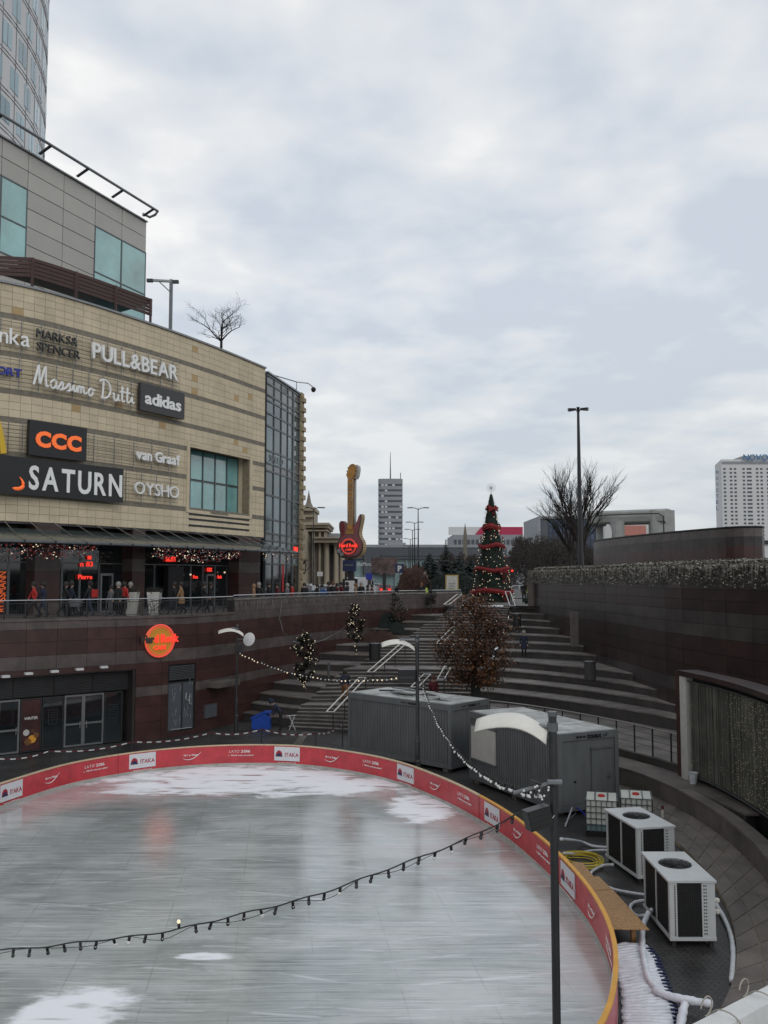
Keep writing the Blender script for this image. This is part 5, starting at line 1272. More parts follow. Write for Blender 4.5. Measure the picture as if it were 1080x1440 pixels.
# ================================================================ COOLING UNITS
def cooler(label, FL, FR, BL, z0, z1, group):
    FL, FR, BL = Vector(FL), Vector(FR), Vector(BL); fx = (FR - FL); w = fx.length; fx.normalize(); n = Vector((-fx.y, fx.x)); L_ = (BL - FL).dot(n); h = z1 - z0
    t = thing('cooling_unit', label, 'air conditioner', (*(FL + fx * w / 2 + n * L_ / 2), 0), group=group, world=True)
    M_ = Matrix(((fx.x, n.x, 0, FL.x), (fx.y, n.y, 0, FL.y), (0, 0, 1, z0), (0, 0, 0, 1)))
    m = MB(); m.box(.03, w - .03, .03, L_ - .03, .06, h - .06, 0, M_); m.build('inner_body', 'fin_black', t)
    f = MB(); e = .17
    for x, y in ((0, 0), (w - .30, 0), (0, L_ - e), (w - e, L_ - e)): f = MB(); f.box(x, x + (.30 if (x > .1 and y < .1) else e), y, y + .06, .0, h - .05, 0, M_); f.build('corner_panel', 'ac_white', t)
    for x, y in ((0, .062), (0, L_ / 2 - .03), (0, L_ - .12), (w - .05, .062), (w - .05, L_ - .12)): f = MB(); f.box(x, x + .05, y, y + .05, 0, h - .05, 0, M_); f.build('side_post', 'ac_white', t)
    m = MB(); m.box(-.01, w + .01, -.01, L_ + .01, -.0, .075, 0, M_); m.build('base_frame', 'ac_white', t)
    # lid with rounded corners and a round fan opening
    m = MB(); c = Vector((w * .5, L_ * .56)); rr = .385; nseg = 32; outer_ = []; r = .12
    for i in range(nseg):
        a = 2 * PI * (i + .5) / nseg; dx, dy = math.cos(a), math.sin(a)
        kx = ((w + .03 - c.x) if dx > 0 else (c.x + .03)) / max(abs(dx), 1e-6); ky = ((L_ + .03 - c.y) if dy > 0 else (c.y + .03)) / max(abs(dy), 1e-6); k = min(kx, ky); outer_.append((c.x + dx * k, c.y + dy * k))
    # snap corner vertices
    for cx, cy in ((-.03, -.03), (w + .03, -.03), (w + .03, L_ + .03), (-.03, L_ + .03)):
        j = min(range(nseg), key=lambda i: (outer_[i][0] - cx) ** 2 + (outer_[i][1] - cy) ** 2); outer_[j] = (cx, cy)
    inn = [(c.x + math.cos(2 * PI * (i + .5) / nseg) * rr, c.y + math.sin(2 * PI * (i + .5) / nseg) * rr) for i in range(nseg)]
    vs = [M_ @ Vector((*p, z)) for z in (h - .05, h) for p in outer_ + inn]; fs = []
    for i in range(nseg):
        j = (i + 1) % nseg; T2 = 2 * nseg
        fs += [(T2 + i, T2 + j, T2 + nseg + j, T2 + nseg + i), (i, nseg + i, nseg + j, j), (i, j, T2 + j, T2 + i), (nseg + i, T2 + nseg + i, T2 + nseg + j, nseg + j)]
    m.add(vs, fs); m.build('lid', 'ac_white', t)
    m = MB(); cc = M_ @ Vector((c.x, c.y, h - .04))
    m.lathe(cc, [(rr + .02, 0), (rr + .02, .012)], 24); fo = m.build('fan_housing', 'fin_black', t)
    m = MB()
    for rr_ in (.07, .15, .22, .30, .37): m.tube([cc + Vector((math.cos(a) * rr_, math.sin(a) * rr_, .055)) for a in [2 * PI * i / 24 for i in range(25)]], .006, 3, caps=False)
    for i in range(8): a = PI * i / 8; m.bar(cc + Vector((math.cos(a) * .39, math.sin(a) * .39, .05)), cc - Vector((math.cos(a) * .39, math.sin(a) * .39, -.05)), .01)
    m.build('fan_guard', 'black_metal', fo)
    m = MB(); 
    for k in range(5): a = 2 * PI * k / 5; m.box(.04, .29, -.06, .06, .022, .03, 0, T_(cc) @ Matrix.Rotation(a, 4, 'Z') @ Matrix.Rotation(.2, 4, 'X'))
    m.build('fan_blades', 'black_plastic', fo)
    # coil guards: grids on front and side
    def grid(name, x0, x1, z0_, z1_, MM, nx, nz):
        g = MB()
        for i in range(nx + 1): x = x0 + (x1 - x0) * i / nx; g.box(x - .003, x + .003, -.004, .004, z0_, z1_, 0, MM)
        for i in range(nz + 1): z = z0_ + (z1_ - z0_) * i / nz; g.box(x0, x1, -.005, .003, z - .003, z + .003, 0, MM)
        g.build(name, 'dark_steel', t)
    grid('front_coil_guard', .2, w - .32, .1, h - .08, M_ @ T_((0, .015, 0)), 12, 26)
    MS = M_ @ Matrix(((0, -1, 0, .02), (-1, 0, 0, 0), (0, 0, 1, 0), (0, 0, 0, 1)))   # side facing -x ; x runs along -y
    MS = M_ @ T_((.02, 0, 0)) @ Matrix.Rotation(-PI / 2, 4, 'Z')
    grid('side_coil_guard', -L_ + .12, -.14, .1, h - .08, MS, 26, 26)
    # perforated strips at the corners
    g = MB()
    for i in range(30):
        z = .1 + (h - .2) * i / 30
        g.box(.105, .135, -.006, .0, z, z + .022, 0, M_); 
        if i % 2: g.box(w - .26, w - .235, -.006, 0, z, z + .03, 0, M_); g.box(w - .215, w - .19, -.006, 0, z, z + .03, 0, M_)
    g.build('perforation', 'fin_black', t, kind='stuff')
    for x, y in ((.06, .08), (w - .12, .08), (.06, L_ - .14), (w - .12, L_ - .14)): m = MB(); m.box(x, x + .09, y, y + .09, -z0, -.002, 0, M_); m.build('foot', 'dark_steel', t)
    return t, M_
gname = 'rink cooling units'
def acpos(fl, fr, bl, zb_y):
    FL, FR, BL = PZ(*fl, 1.49), PZ(*fr, 1.49), PZ(*bl, 1.49); return FL.xy, FR.xy, BL.xy, AT(fl[0], zb_y, FL.y).z
for lb, ps_ in (('white and black cooling unit with a round top fan beside the water tanks', acpos((896, 1164), (948, 1161), (857, 1137), 1236)), ('white and black cooling unit with a round top fan nearest the frosted pipe mat', acpos((941, 1238), (1005, 1238), (911, 1198), 1323))): cooler(lb, ps_[0], ps_[1], ps_[2], ps_[3], 1.49, gname)
# ================================================================ WATER TANKS (IBC)
def ibc(label, FL, rz, group):
    w, d, h, z0 = 1.0, 1.2, 1.0, .15
    t = thing('water_tank', label, 'tank', (*FL, 0), rz, group)
    m = MB(); m.box(.03, w - .03, .03, d - .03, .34, z0 + h, 0); m.build('plastic_tank', 'ibc_plastic', t)
    m = MB(); m.box(.028, w - .028, .028, d - .028, .18, .40); m.build('liquid_level', 'ibc_liquid', t)
    c = MB()
    for i in range(6):
        z = z0 + .04 + (h - .04) * i / 5
        for a, b in (((0, 0), (w, 0)), ((w, 0), (w, d)), ((w, d), (0, d)), ((0, d), (0, 0))): c.bar((*a, z), (*b, z), .022)
    for i in range(7):
        x = w * i / 6; y = d * i / 6
        for p in ((x, 0), (x, d), (0, y), (w, y)): c.bar((*p, z0), (*p, z0 + h), .022)
    for x in (.3, .7): c.bar((x, 0, z0 + h + .012), (x, d, z0 + h + .012), .04, .016)
    c.build('cage', 'grey_steel', t)
    m = MB(); m.box(-.01, w + .01, -.01, .1, 0, .15); m.box(-.01, w + .01, d / 2 - .05, d / 2 + .05, 0, .12); m.box(-.01, w + .01, d - .1, d + .01, 0, .15); m.box(-.01, w + .01, -.009, d + .009, .12, .155); m.build('pallet', 'black_plastic', t)
    m = MB(); m.lathe((w / 2, d / 2, z0 + h), [(.11, 0), (.11, .05), (.09, .06)], 12); m.build('screw_cap', 'cloth_red', t)
IB = PZ(824, 1176, 0)
ibc('translucent caged water tank with a red cap nearest the grey container door', IB.xy, R(-14), 'caged water tanks'); ibc('translucent caged water tank half hidden behind the first cooling unit', (IB.x + 1.2, IB.y + .25), R(-14), 'caged water tanks')
# ================================================================ HOSES AND PIPES
hc = thing('yellow_hose_coil', 'coil of yellow hose lying on the pavers beside the rink boards', 'hose', (5.75, 26.6, 0), world=True)
m = MB(); 
for k in range(9):
    r = .48 + .05 * (k % 4); cx, cy = 5.75 + random.uniform(-.06, .06), 26.5 + random.uniform(-.06, .06); m.tube([(cx + math.cos(a) * r, cy + math.sin(a) * r * 1.15, .03 + .018 * k + .01 * math.sin(3 * a)) for a in [2 * PI * i / 28 for i in range(29)]], .016, 5, caps=False)
m.build('hose_loops', 'hose_yellow', hc)
def pipe(label, pts, r=.05, name='insulated_pipe', mt='pipe_white', group=None, n=8):
    P = []; pts = [Vector(p) for p in pts]
    for i in range(len(pts) - 1):
        a = pts[max(i - 1, 0)]; b = pts[i]; c = pts[i + 1]; d = pts[min(i + 2, len(pts) - 1)]
        for k in range(n):
            t = k / n; P.append(.5 * ((2 * b) + (c - a) * t + (2 * a - 5 * b + 4 * c - d) * t * t + (3 * b - a - 3 * c + d) * t ** 3))
    P.append(pts[-1]); m = MB(); m.tube(P, [r * .8 * random.uniform(.86, 1.14) for _ in P], 7)
    return m.build(name, mt, None, smooth=True, label=label, cat='pipe', group=group)
gp = 'white pipes of the rink cooling'
pipe('white insulated pipe running past the yellow hose coil to the farther cooling unit', [PZ(789, 1180, .95), PZ(800, 1181, .5), PZ(818, 1184, .12), PZ(835, 1190, .07), PZ(858, 1192, .07)], .055, group=gp)
pipe('second white pipe just in front of the yellow hose coil', [PZ(792, 1200, .25), PZ(812, 1200, .09), PZ(835, 1196, .07), PZ(858, 1196, .1)], .05, group=gp)
pipe('white pipe leaving the farther cooling unit in a long curve towards the chipboard', [PZ(862, 1216, .25), PZ(845, 1218, .1), PZ(831, 1228, .06), PZ(838, 1240, .06), PZ(868, 1252, .07), PZ(912, 1259, .12)], .055, group=gp)
pipe('white pipe curling in a tight loop in front of the nearer cooling unit', [PZ(912, 1266, .15), PZ(893, 1269, .07), PZ(886, 1278, .06), PZ(896, 1288, .06), PZ(914, 1285, .2), PZ(916, 1279, .5)], .055, group=gp)
pipe('thick frosted white pipe running down from the cooling unit along the pipe mat', [PZ(913, 1282, .4), PZ(905, 1300, .15), PZ(903, 1320, .14), PZ(905, 1345, .16), PZ(912, 1375, .16), PZ(924, 1392, .14)], .085, 'frosted_pipe', 'snow', n=6)
pipe('thick frosted white header pipe crossing towards the foreground beam', [PZ(920, 1392, .18), PZ(945, 1402, .2), PZ(975, 1408, .22), PZ(1002, 1412, .25)], .10, 'frosted_pipe', 'snow', n=6)
pipe('frosted white pipe stub dropping out of the bottom of the picture', [PZ(963, 1412, .26), PZ(960, 1425, .2), PZ(956, 1450, .15), PZ(954, 1500, .1)], .10, 'frosted_pipe', 'snow', n=6)
pipe('grey-white flexible duct curving along the kerb behind the nearer cooling unit', [PZ(1000, 1262, .12), PZ(1014, 1283, .1), PZ(1026, 1310, .08), PZ(1031, 1340, .07), PZ(1029, 1380, .06)], .07, group=gp)
m = MB(); m.tube([PZ(776, 1120, .3), PZ(800, 1128, .25), PZ(812, 1135, .2), PZ(826, 1150, .1), PZ(832, 1168, .1)], .02, 5); m.tube([PZ(790, 1118, .5), PZ(806, 1131, .3), PZ(826, 1148, .2)], .02, 5); m.build('blue_cable_bundle', 'sign_blue', None, label='bundle of dark blue cables hanging between the grey container and the water tank', cat='cable')
m = MB(); a = PZ(795, 1163, 0); m.bar(a, a + Vector((.35, .5, .5)), .05); m.bar(a + Vector((.0, .25, 0)), a + Vector((.45, .4, .35)), .03); m.build('pipe_tool', 'galvanised', None, label='small metal pipe fitting propped on the pavers by the container', cat='fitting')
# white valve bits beside nearer unit
VX = PZ(1008, 1262, .9)
vb = thing('pipe_valve', 'two small white pipe ends beside the nearer cooling unit', 'valve', (7.55, 20.3, .9), world=True)
for z in (.85, 1.1): m = MB(); m.tube([(VX.x - .25, VX.y, z - .3), (VX.x, VX.y + .1, z - .3)], .05, 8); m.lathe((VX.x + .03, VX.y + .1, z - .35), [(.05, 0), (.07, .03), (.07, .08), (.04, .1)], 10); m.build('pipe_end', 'white_plastic', vb)
sc_ = thing('snow_scrap', None, None) if False else None
m = MB()
for k in range(16): m.sphere((7.3 + random.uniform(-.25, .25), 22.1 + random.uniform(-.15, .15), .95 + random.uniform(0, .3) if k % 2 else 1.2), random.uniform(.05, .12), 6)
# ================================================================ OSB BOARDS
def osb(label, P4, z, g):
    pts = [PZ(x, y, z) for x, y in P4]; m = MB(); m.prism([(p.x, p.y) for p in pts][::-1], z - .018, z); m.build('chipboard_sheet', 'osb', None, label=label, cat='board', group=g)
g = 'chipboard sheets covering the pipes'
osb('small chipboard sheet at the far end, nearest the yellow hose', [(803, 1213), (819, 1213), (838, 1236), (822, 1238)], .48, g)
osb('wet darker chipboard sheet in the middle of the chipboard cover', [(816, 1235), (842, 1232), (860, 1250), (834, 1252)], .50, g)
osb('largest chipboard sheet, its pointed corner over the frosted pipes', [(832, 1252), (861, 1250), (913, 1307), (857, 1306)], .485, g)
m = MB()
for x, y in ((812, 1222), (835, 1246), (850, 1290), (890, 1296)): q = PZ(x, y, .45); m.box(q.x - .05, q.x + .05, q.y - .05, q.y + .05, 0, .43)
m.build('support_timbers', 'osb', None, label='timber blocks under the chipboard sheets', cat='timber')
# ================================================================ FROSTED PIPE MAT
mt_ = thing('frosted_pipe_mat', 'mat of snow-covered cooling pipes between the rink boards and the pavers', 'pipes', (4.9, 17, 0), world=True)
def LR(y):  # left edge = rink outside, right edge from the picture
    best = min((rink.at(rink.L * i / 400, -.12) for i in range(400)), key=lambda q: abs(q.y - y) + (100 if q.x < 1 else 0)); return best.x
redge = [PZ(x, y, .1) for x, y in ((880, 1306), (905, 1322), (925, 1350), (938, 1385), (948, 1415), (955, 1445), (955, 1490))]
re = sorted([(q.y, q.x) for q in redge]); y = 13.2; k = 0
def rx(y):
    for (a, b), (c, d) in zip(re, re[1:]):
        if y <= c or (c, d) == re[-1]: return b + (d - b) * (y - a) / (c - a)
while y < 20.6:
    xl = LR(y) + .02; xr = rx(max(y, re[0][0])) ; nn_ = 10
    pts = []; rs = []
    for i in range(nn_ + 1):
        u = i / nn_; pts.append(Vector((xl + (xr - xl) * u, y + .04 * math.sin(u * 5 + y * 3) + random.uniform(-.012, .012), .05 + .035 * math.sin(u * 3.1) + random.uniform(-.008, .01)))); rs.append(random.uniform(.045, .068))
    m = MB(); m.tube(pts, rs, 6); m.build('frosted_tube', 'snow', mt_, smooth=True); y += .122; k += 1
m = MB(); P = []; 
for yy in [13.2 + .3 * i for i in range(25)]: P.append((LR(yy), yy, rx(max(yy, re[0][0]))))
m.strip([(p[0], p[1]) for p in P], [(p[2] - .05, p[1]) for p in P], .003, .045); m.build('shaded_bed', 'galvanised', mt_)  # bed greyed: shadow lines between the tubes put into its colour
m = MB(); m.tube([Vector((p[2] + .03, p[1], .07)) for p in P], .045, 6); m.build('header_tube', 'black_plastic', mt_)
m = MB()
for i in range(46):
    yy = 13.3 + .155 * i; x = rx(max(yy, re[0][0])); m.box(x - .08, x + .07, yy, yy + .04, .05, .13)
m.build('hose_clamps', 'sign_navy', mt_, kind='stuff')
# ================================================================ LAMP POSTS with white reflector shades
def shade_mesh(m, c, d, L_=1.3, w=.55, sg_=1):
    """curved white wing: centre c, along d (xy)"""
    d = Vector((d[0], d[1], 0)).normalized(); s = Vector((-d.y, d.x, 0)); vs = []; nu, nv = 12, 6
    for t in (0, 1):
        for i in range(nu + 1):
            u = i / nu * 2 - 1
            for j in range(nv + 1):
                v = j / nv * 2 - 1; z = (.10 * (1 - u * u) - (.12 * u * u if u > 0 else 0)) * L_ + .07 * v * sg_ - .05 * v * v - (.02 if t else 0)
                vs.append(c + d * (u * L_ / 2) + s * (v * w / 2 * (1 - .35 * u * u)) + Vector((0, 0, z)))
    fs = []; K = (nu + 1) * (nv + 1)
    for i in range(nu):
        for j in range(nv):
            a = i * (nv + 1) + j; b = a + nv + 1; fs.append((a, b, b + 1, a + 1)); fs.append((K + a, K + a + 1, K + b + 1, K + b))
    for i in range(nu):
        for j in (0, nv): a = i * (nv + 1) + j; b = a + nv + 1; fs.append((a, K + a, K + b, b))
    for j in range(nv):
        for i in (0, nu): a = i * (nv + 1) + j; fs.append((a, a + 1, K + a + 1, K + a))
    m.add(vs, fs)
def lamp(label, x, y, ztop, dirv, r0, r1, reach, group, sz=1.0, shade_dir=None):
    t = thing('lamp_post', label, 'lamp post', (x, y, 0), group=group, world=True)
    m = MB(); m.lathe((x, y, 0), [(r1 * 1.35, 0), (r1 * 1.35, .9), (r1, .95), (r1, 1.7), (r0 * 1.15, 1.75), (r0 * 1.15, 1.85), (r0, 1.9), (r0, ztop)], 14); m.build('pole', 'dark_steel', t, smooth=False)
    m = MB(); m.lathe((x, y, ztop - .25), [(r0 * 1.3, 0), (r0 * 1.3, .12)], 14); m.lathe((x, y, ztop), [(r0 * 1.15, -.04), (r0 * 1.15, .02)], 14); m.build('collar', 'grey_steel', t)
    d = Vector((*dirv, 0)).normalized(); A = Vector((x, y, ztop - .2)); m = MB(); m.tube([A, A + d * reach * .5 + Vector((0, 0, .02)), A + d * reach + Vector((0, 0, .06))], .04 * sz, 7); m.build('arm', 'grey_steel', t)
    m = MB(); sdv = Vector((*(shade_dir or dirv), 0)).normalized(); shade_mesh(m, A + d * (reach + .1 * sz) + Vector((0, 0, -.12 if sz == 1 else .05)), sdv, 1.35 * sz, .62 * sz * (.8 if sz < 1 else 1)); m.build('lamp_shade', 'white_plastic', t, smooth=True)
    m = MB(); c = A + d * (reach * .95); m.box(c.x - .07 * sz, c.x + .07 * sz, c.y - .04 * sz, c.y + .04 * sz, c.z + .02, c.z + .07); m.build('lamp_fitting', 'galvanised', t)
    return t
gl = 'lamp posts with white wing shades'
lamp('left of the three wing-shaded lamp posts, with the satellite dish, by the granite wall', *PZ(332, 1030, 0)[:2], 5.75, (-.6, -.2), .06, .085, .25, gl, 1.0, (1, .2))
lamp('middle wing-shaded lamp post standing in front of the plain grey container', *AT(587, 1000, 36.6)[:2], 5.95, (-1, -.1), .075, .10, .7, gl, 1.0, (1, .1))
near_x, near_y = AT(779.5, 1200, 12.55).x, 12.55
lp3 = lamp('tall near wing-shaded lamp post cutting across the rink boards in the foreground', near_x, near_y, 6.42, (-.78, .1), .058, .085, .50, gl, .74, (1, -.3))
# dish
q = PZ(332, 1030, 0); t = thing('satellite_dish', 'round white satellite dish fixed to the left lamp post', 'satellite dish', (q.x + .6, q.y, 5.3), world=True)
zc_ = AT(350, 899, q.y - .3)
m = MB(); Md = Matrix.Rotation(R(90), 4, 'X') @ Matrix.Rotation(R(-8), 4, 'Y'); m.lathe(zc_, [(.02, 0.06), (.2, .04), (.36, .0), (.37, -.02), (.2, .02), (.02, .03)], 20, 0, Matrix.Rotation(R(-25), 4, 'Z') @ Matrix.Rotation(R(78), 4, 'X')); m.build('dish', 'white_paint', t)
m = MB(); m.bar((q.x, q.y, 5.0), zc_ + Vector((0, .1, 0)), .05); m.bar(zc_ + Vector((0, .1, -.3)), zc_ + Vector((.45, -.35, -.3)), .025); m.build('bracket', 'grey_steel', t)
m = MB(); m.box(q.x - .02, q.x + .3, q.y - .25, q.y - .1, 4.35, 4.7); m.build('speaker', 'black_plastic', None, label='small black speaker on the left lamp post under the dish', cat='speaker')
# speaker box on middle pole
q = AT(572, 950, 36.4); m = MB(); m.box(q.x - .35, q.x + .35, q.y - .2, q.y + .2, q.z - .25, q.z + .25); o = m.build('cabinet', 'black_plastic', thing('loudspeaker', 'black loudspeaker box hanging on the middle lamp post', 'speaker', q, world=True))
m = MB(); m.box(q.x - .28, q.x + .3, q.y - .205, q.y - .2, q.z - .1, q.z - .02); m.build('grille', 'dark_steel', o.parent)
# near pole gear: clamp arm, floodlight
cl_ = thing('clamped_floodlight', 'black floodlight box clamped to the near lamp post with a galvanised arm', 'floodlight', (near_x - .2, near_y, 5.0), world=True)
a0 = AT(722, 1115, near_y - .1); a1 = AT(786, 1098, near_y - .1)
m = MB(); m.tube([a0, a1], .028, 7); m.tube([AT(770, 1100, near_y - .12), AT(790, 1100, near_y - .12)], .04, 7); m.build('arm', 'galvanised', cl_)
c = AT(756, 1149, near_y - .15); Mb = T_(c) @ Matrix.Rotation(R(-12), 4, 'Y') @ Matrix.Rotation(R(15), 4, 'Z')
m = MB(); m.box(-.17, .17, -.1, .1, -.14, .13, 0, Mb); m.build('lamp_body', 'black_plastic', cl_)
m = MB(); 
for k in range(4): m.box(-.16, .16, -.112, -.101, -.12 + .07 * k, -.10 + .07 * k, 0, Mb)
m.build('cooling_fins', 'black_plastic', cl_)
m = MB(); m.tube([AT(774, 1128, near_y), AT(784, 1140, near_y), AT(776, 1152, near_y - .1), AT(765, 1147, near_y - .2)], .006, 4); m.build('white_cable', 'white_plastic', cl_)
m = MB(); m.tube([AT(745, 1098, near_y - .1), AT(760, 1103, near_y - .1), AT(755, 1120, near_y - .15)], .03, 5); m.build('joint_box', 'dark_steel', cl_)
# ================================================================ FESTOON LIGHTS
def festoon(label, P0, P1, sag, n, r, lit=.0, group=None, mat_='bulb_white', double=False, up=()):
    P0, P1 = Vector(P0), Vector(P1); t = thing('festoon_lights', label, 'string lights', P1, group=group, world=True)
    f = lambda u: P0.lerp(P1, u) - Vector((0, 0, sag * 4 * u * (1 - u) + .012 * math.sin(u * 61) + .01 * math.sin(u * 23)))
    m = MB(); m.tube([f(i / 60) for i in range(61)], r * .32, 4); m.build('cable', 'black_plastic', t)
    if double: m = MB(); m.tube([f(i / 60) - Vector((0, 0, r * 1.6 * (1 + math.sin(i * .7)) * (.4 + .6 * math.sin(i / 60 * PI)))) for i in range(61)], r * .14, 4); m.build('carrier_wire', 'black_plastic', t)
    sock = MB(); sock.lathe((0, 0, 0), [(r * .55, .0), (r * .7, -r * 1.1), (r * .62, -r * 2.1)], 6); sm = sock.mesh('socket', 'black_plastic')
    bl = MB(); bl.sphere((0, 0, -r * 2.8), r * .85, 8, 0, 1.15); bm1 = bl.mesh('bulb', mat_); bm2 = bl.mesh('bulb', 'bulb_lit'); bm3 = bl.mesh('bulb', 'glass_dark')
    for i in range(n):
        u = (i + .5) / n; p = f(u); a = random.uniform(-.35, .35)
        if i in up: a = PI - .1
        Mx = T_(p) @ Matrix.Rotation(a, 4, 'Y') @ Matrix.Rotation(random.uniform(-.3, .3), 4, 'X')
        so = link('socket', sm, t); so.matrix_basis = Mx
        q = random.random(); bo = link('bulb', bm2 if (q < lit or i in up) else (bm1 if double is False or q < .25 else bm3), t); bo.matrix_basis = Mx
gf = 'festoon light strings over the rink'
mp = AT(589, 945, 36.5); npole = AT(770, 1128, near_y); left = AT(335, 915, 48.4)
festoon('string of white festoon bulbs sweeping down from the middle lamp post to the near one', mp, AT(762, 1112, near_y), 1.05, 66, .033, 0, gf)
festoon('string of small bulbs between the left and middle lamp posts in front of the stairs', left, mp, .75, 46, .040, .5, gf)
festoon('black festoon cable with mostly dark bulbs crossing low over the ice to the left edge', AT(-40, 1336, 12.0), AT(732, 1143, near_y - .1), .42, 34, .030, .05, gf, double=True, up=(12,))
for o in [x for x in bpy.data.objects if x.name.startswith('festoon_lights')]: pass
# cluster of bulbs tied at the pole
cb = thing('spare_bulb_cluster', 'bunch of white festoon bulbs tied up at the near lamp post arm', 'string lights', AT(762, 1118, near_y), world=True)
for k in range(12): q = AT(738 + k * 3.2 + random.uniform(-2, 2), 1112 + 9 * math.sin(k) + k * .4, near_y - .15); m = MB(); m.sphere(q, .017, 7); m.build('bulb', 'bulb_white', cb)
# cable from plaza wall down to the small trees
m = MB(); 
pts = [AT(396, 845, 56.5), AT(393, 870, 56), AT(398, 888, 55), AT(412, 902, 53), AT(430, 907, 53), AT(455, 900, 55), AT(478, 888, 57), AT(494, 872, 58.5)]
m.tube(pts, .025, 4); m.build('hanging_cable', 'grey_steel', None, label='pale cable drooping from the granite wall top to the little lit trees', cat='cable')
# ================================================================ STAIR HANDRAILS
def stairrail(label, a, b, group):
    t = thing('stair_handrail', label, 'handrail', (a.x, a.y, a.z - .95), group=group, world=True); d = (b - a); s = Vector((d.y, -d.x, 0)).normalized() * .20
    for k in (-1, 1): m = MB(); m.tube([a + s * k, b + s * k], .034, 6); m.build('rail', 'white_plastic', t)
    for q in (a, b): m = MB(); m.tube([q - s, q + s], .026, 6); m.build('end_bar', 'bright_steel', t)
    n = max(2, int(d.length / 1.7))
    for i in range(n + 1): q = a.lerp(b, i / n) + s * .9; m = MB(); m.bar(q - Vector((0, 0, 1.1)), q, .06); m.build('post', 'black_metal', t)
gh = 'twin handrails on the stairs'
for lb, p0, D0, p1, D1 in (('lowest twin handrail on the stairs, left of the plain container', (464, 1001), 47.2, (510, 953), 52.6), ('second twin handrail up the left side of the stairs', (521, 945), 53.8, (566, 906), 59.2), ('third twin handrail up the left side of the stairs', (617, 905), 60.0, (640, 882), 64.5), ('uppermost twin handrail on the left near the yellow framed notice', (628, 850), 67, (646, 836), 73), ('short twin handrail behind the brown-leaved tree, lower', (620, 955), 51.5, (630, 937), 55.5), ('short twin handrail just left of the tree trunk base behind the plain container', (583, 966), 48.2, (601, 948), 50.8), ('short twin handrail left of the Christmas tree foot', (663, 863), 65.5, (670, 853), 69), ('twin handrail with light tubes at the right top of the stairs', (721, 852), 68.0, (714, 832), 73.0)): stairrail(lb, AT(*p0, D0), AT(*p1, D1), gh)
# ring railing on the terrace edge
P = [Vector((p.x, p.y, 2.22)) for p in sub(terr, 36)][4:30]
rr_ = thing('ring_railing', 'long curved railing with dark posts and wires on the terrace behind the containers', 'railing', (P[14].x, P[14].y, 1.1), world=True)
m = MB(); m.tube(P, .03, 6); m.build('handrail', 'bright_steel', rr_)
for z in (.25, .5, .75): m = MB(); m.tube([p - Vector((0, 0, z)) for p in P], .010, 4); m.build('wire', 'dark_steel', rr_)
for i in range(0, len(P), 2): m = MB(); m.bar(P[i] - Vector((0, 0, 1.12)), P[i] - Vector((0, 0, .03)), .07, .05); m.build('post', 'black_metal', rr_)
# bins / bollards on the steps
def bin_(label, px, py, D, w, h, mt, name='litter_bin', cat='bin', g=None):
    q = AT(px, py, D); t = thing(name, label, cat, q, group=g); m = MB(); m.lathe((0, 0, 0), [(w * .42, 0), (w * .5, .05), (w * .5, h * .9)], 12); m.build('bin_body', mt, t); m = MB(); m.lathe((0, 0, h * .9), [(w * .54, 0), (w * .54, .06), (w * .3, .1)], 12); m.build('bin_lid', 'dark_steel', t)
bin_('dark round bin on the upper steps right of the stairs', 727, 882, 64.3, .6, 1.0, 'black_metal', g='bins on the steps'); bin_('square-looking dark bin on the stone ledge left of the stairs', 527, 928, 57.2, .75, 1.1, 'black_metal', g='bins on the steps')
bin_('stone-coloured bin on the tiers near the right granite wall', 830, 957, 47.6, .62, 1.05, 'riser_stone', g='bins on the steps')
q = AT(808, 909, 57); m = MB(); m.box(q.x - .22, q.x + .22, q.y - .2, q.y + .2, q.z, q.z + 2.2); m.build('stone_pillar', 'lowwall_stone', None, label='slim stone pillar standing against the right granite wall', cat='pillar')
q = AT(462, 956, 52.4); m = MB(); m.tube([(q.x, q.y, q.z), (q.x, q.y, q.z + 1)], .07, 8); m.build('bollard', 'grey_steel', None, label='single grey bollard on the stone bench left of the stairs', cat='bollard')
# bucket near screen
q = PZ(975, 1102, .78); m = MB(); m.lathe(q, [(.12, 0), (.17, .38), (.18, .4), (.15, .38), (.11, .05)], 12); m.build('plastic_bucket', 'pipe_white', None, label='pale plastic bucket standing at the foot of the white pillar', cat='bucket')
q = PZ(932, 1150, .115); m = MB(); m.lathe(q, [(.045, 0), (.045, .2), (.02, .26), (.02, .3)], 10); bt_ = m.build('bottle_body', 'white_plastic', thing('plastic_bottle', 'small pale bottle with a red cap on the slab path', 'bottle', q, world=True)); m = MB(); m.lathe(q + Vector((0, 0, .3)), [(.05, 0), (.05, .1)], 10); m.build('bottle_cap', 'cloth_maroon', bt_.parent)
# blue covered chair / crate
q = PZ(368, 1024, 0); t = thing('blue_bin', 'bright blue plastic grit bin with sloping lid by the wall foot', 'bin', q); w = 1.05
m = MB(); m.prism([(-.5, 0), (.5, 0), (.5, .62), (.25, .85), (-.5, .55)], -.35, .35, 0, Matrix.Rotation(PI / 2, 4, 'X')); m.build('bin_body', 'bin_blue', t)
m = MB(); m.prism([(-.56, .54), (.22, .87), (.54, .84), (.54, .9), (.2, .95), (-.58, .61)], -.39, .39, 0, Matrix.Rotation(PI / 2, 4, 'X')); m.build('lid', 'bin_blue', t)
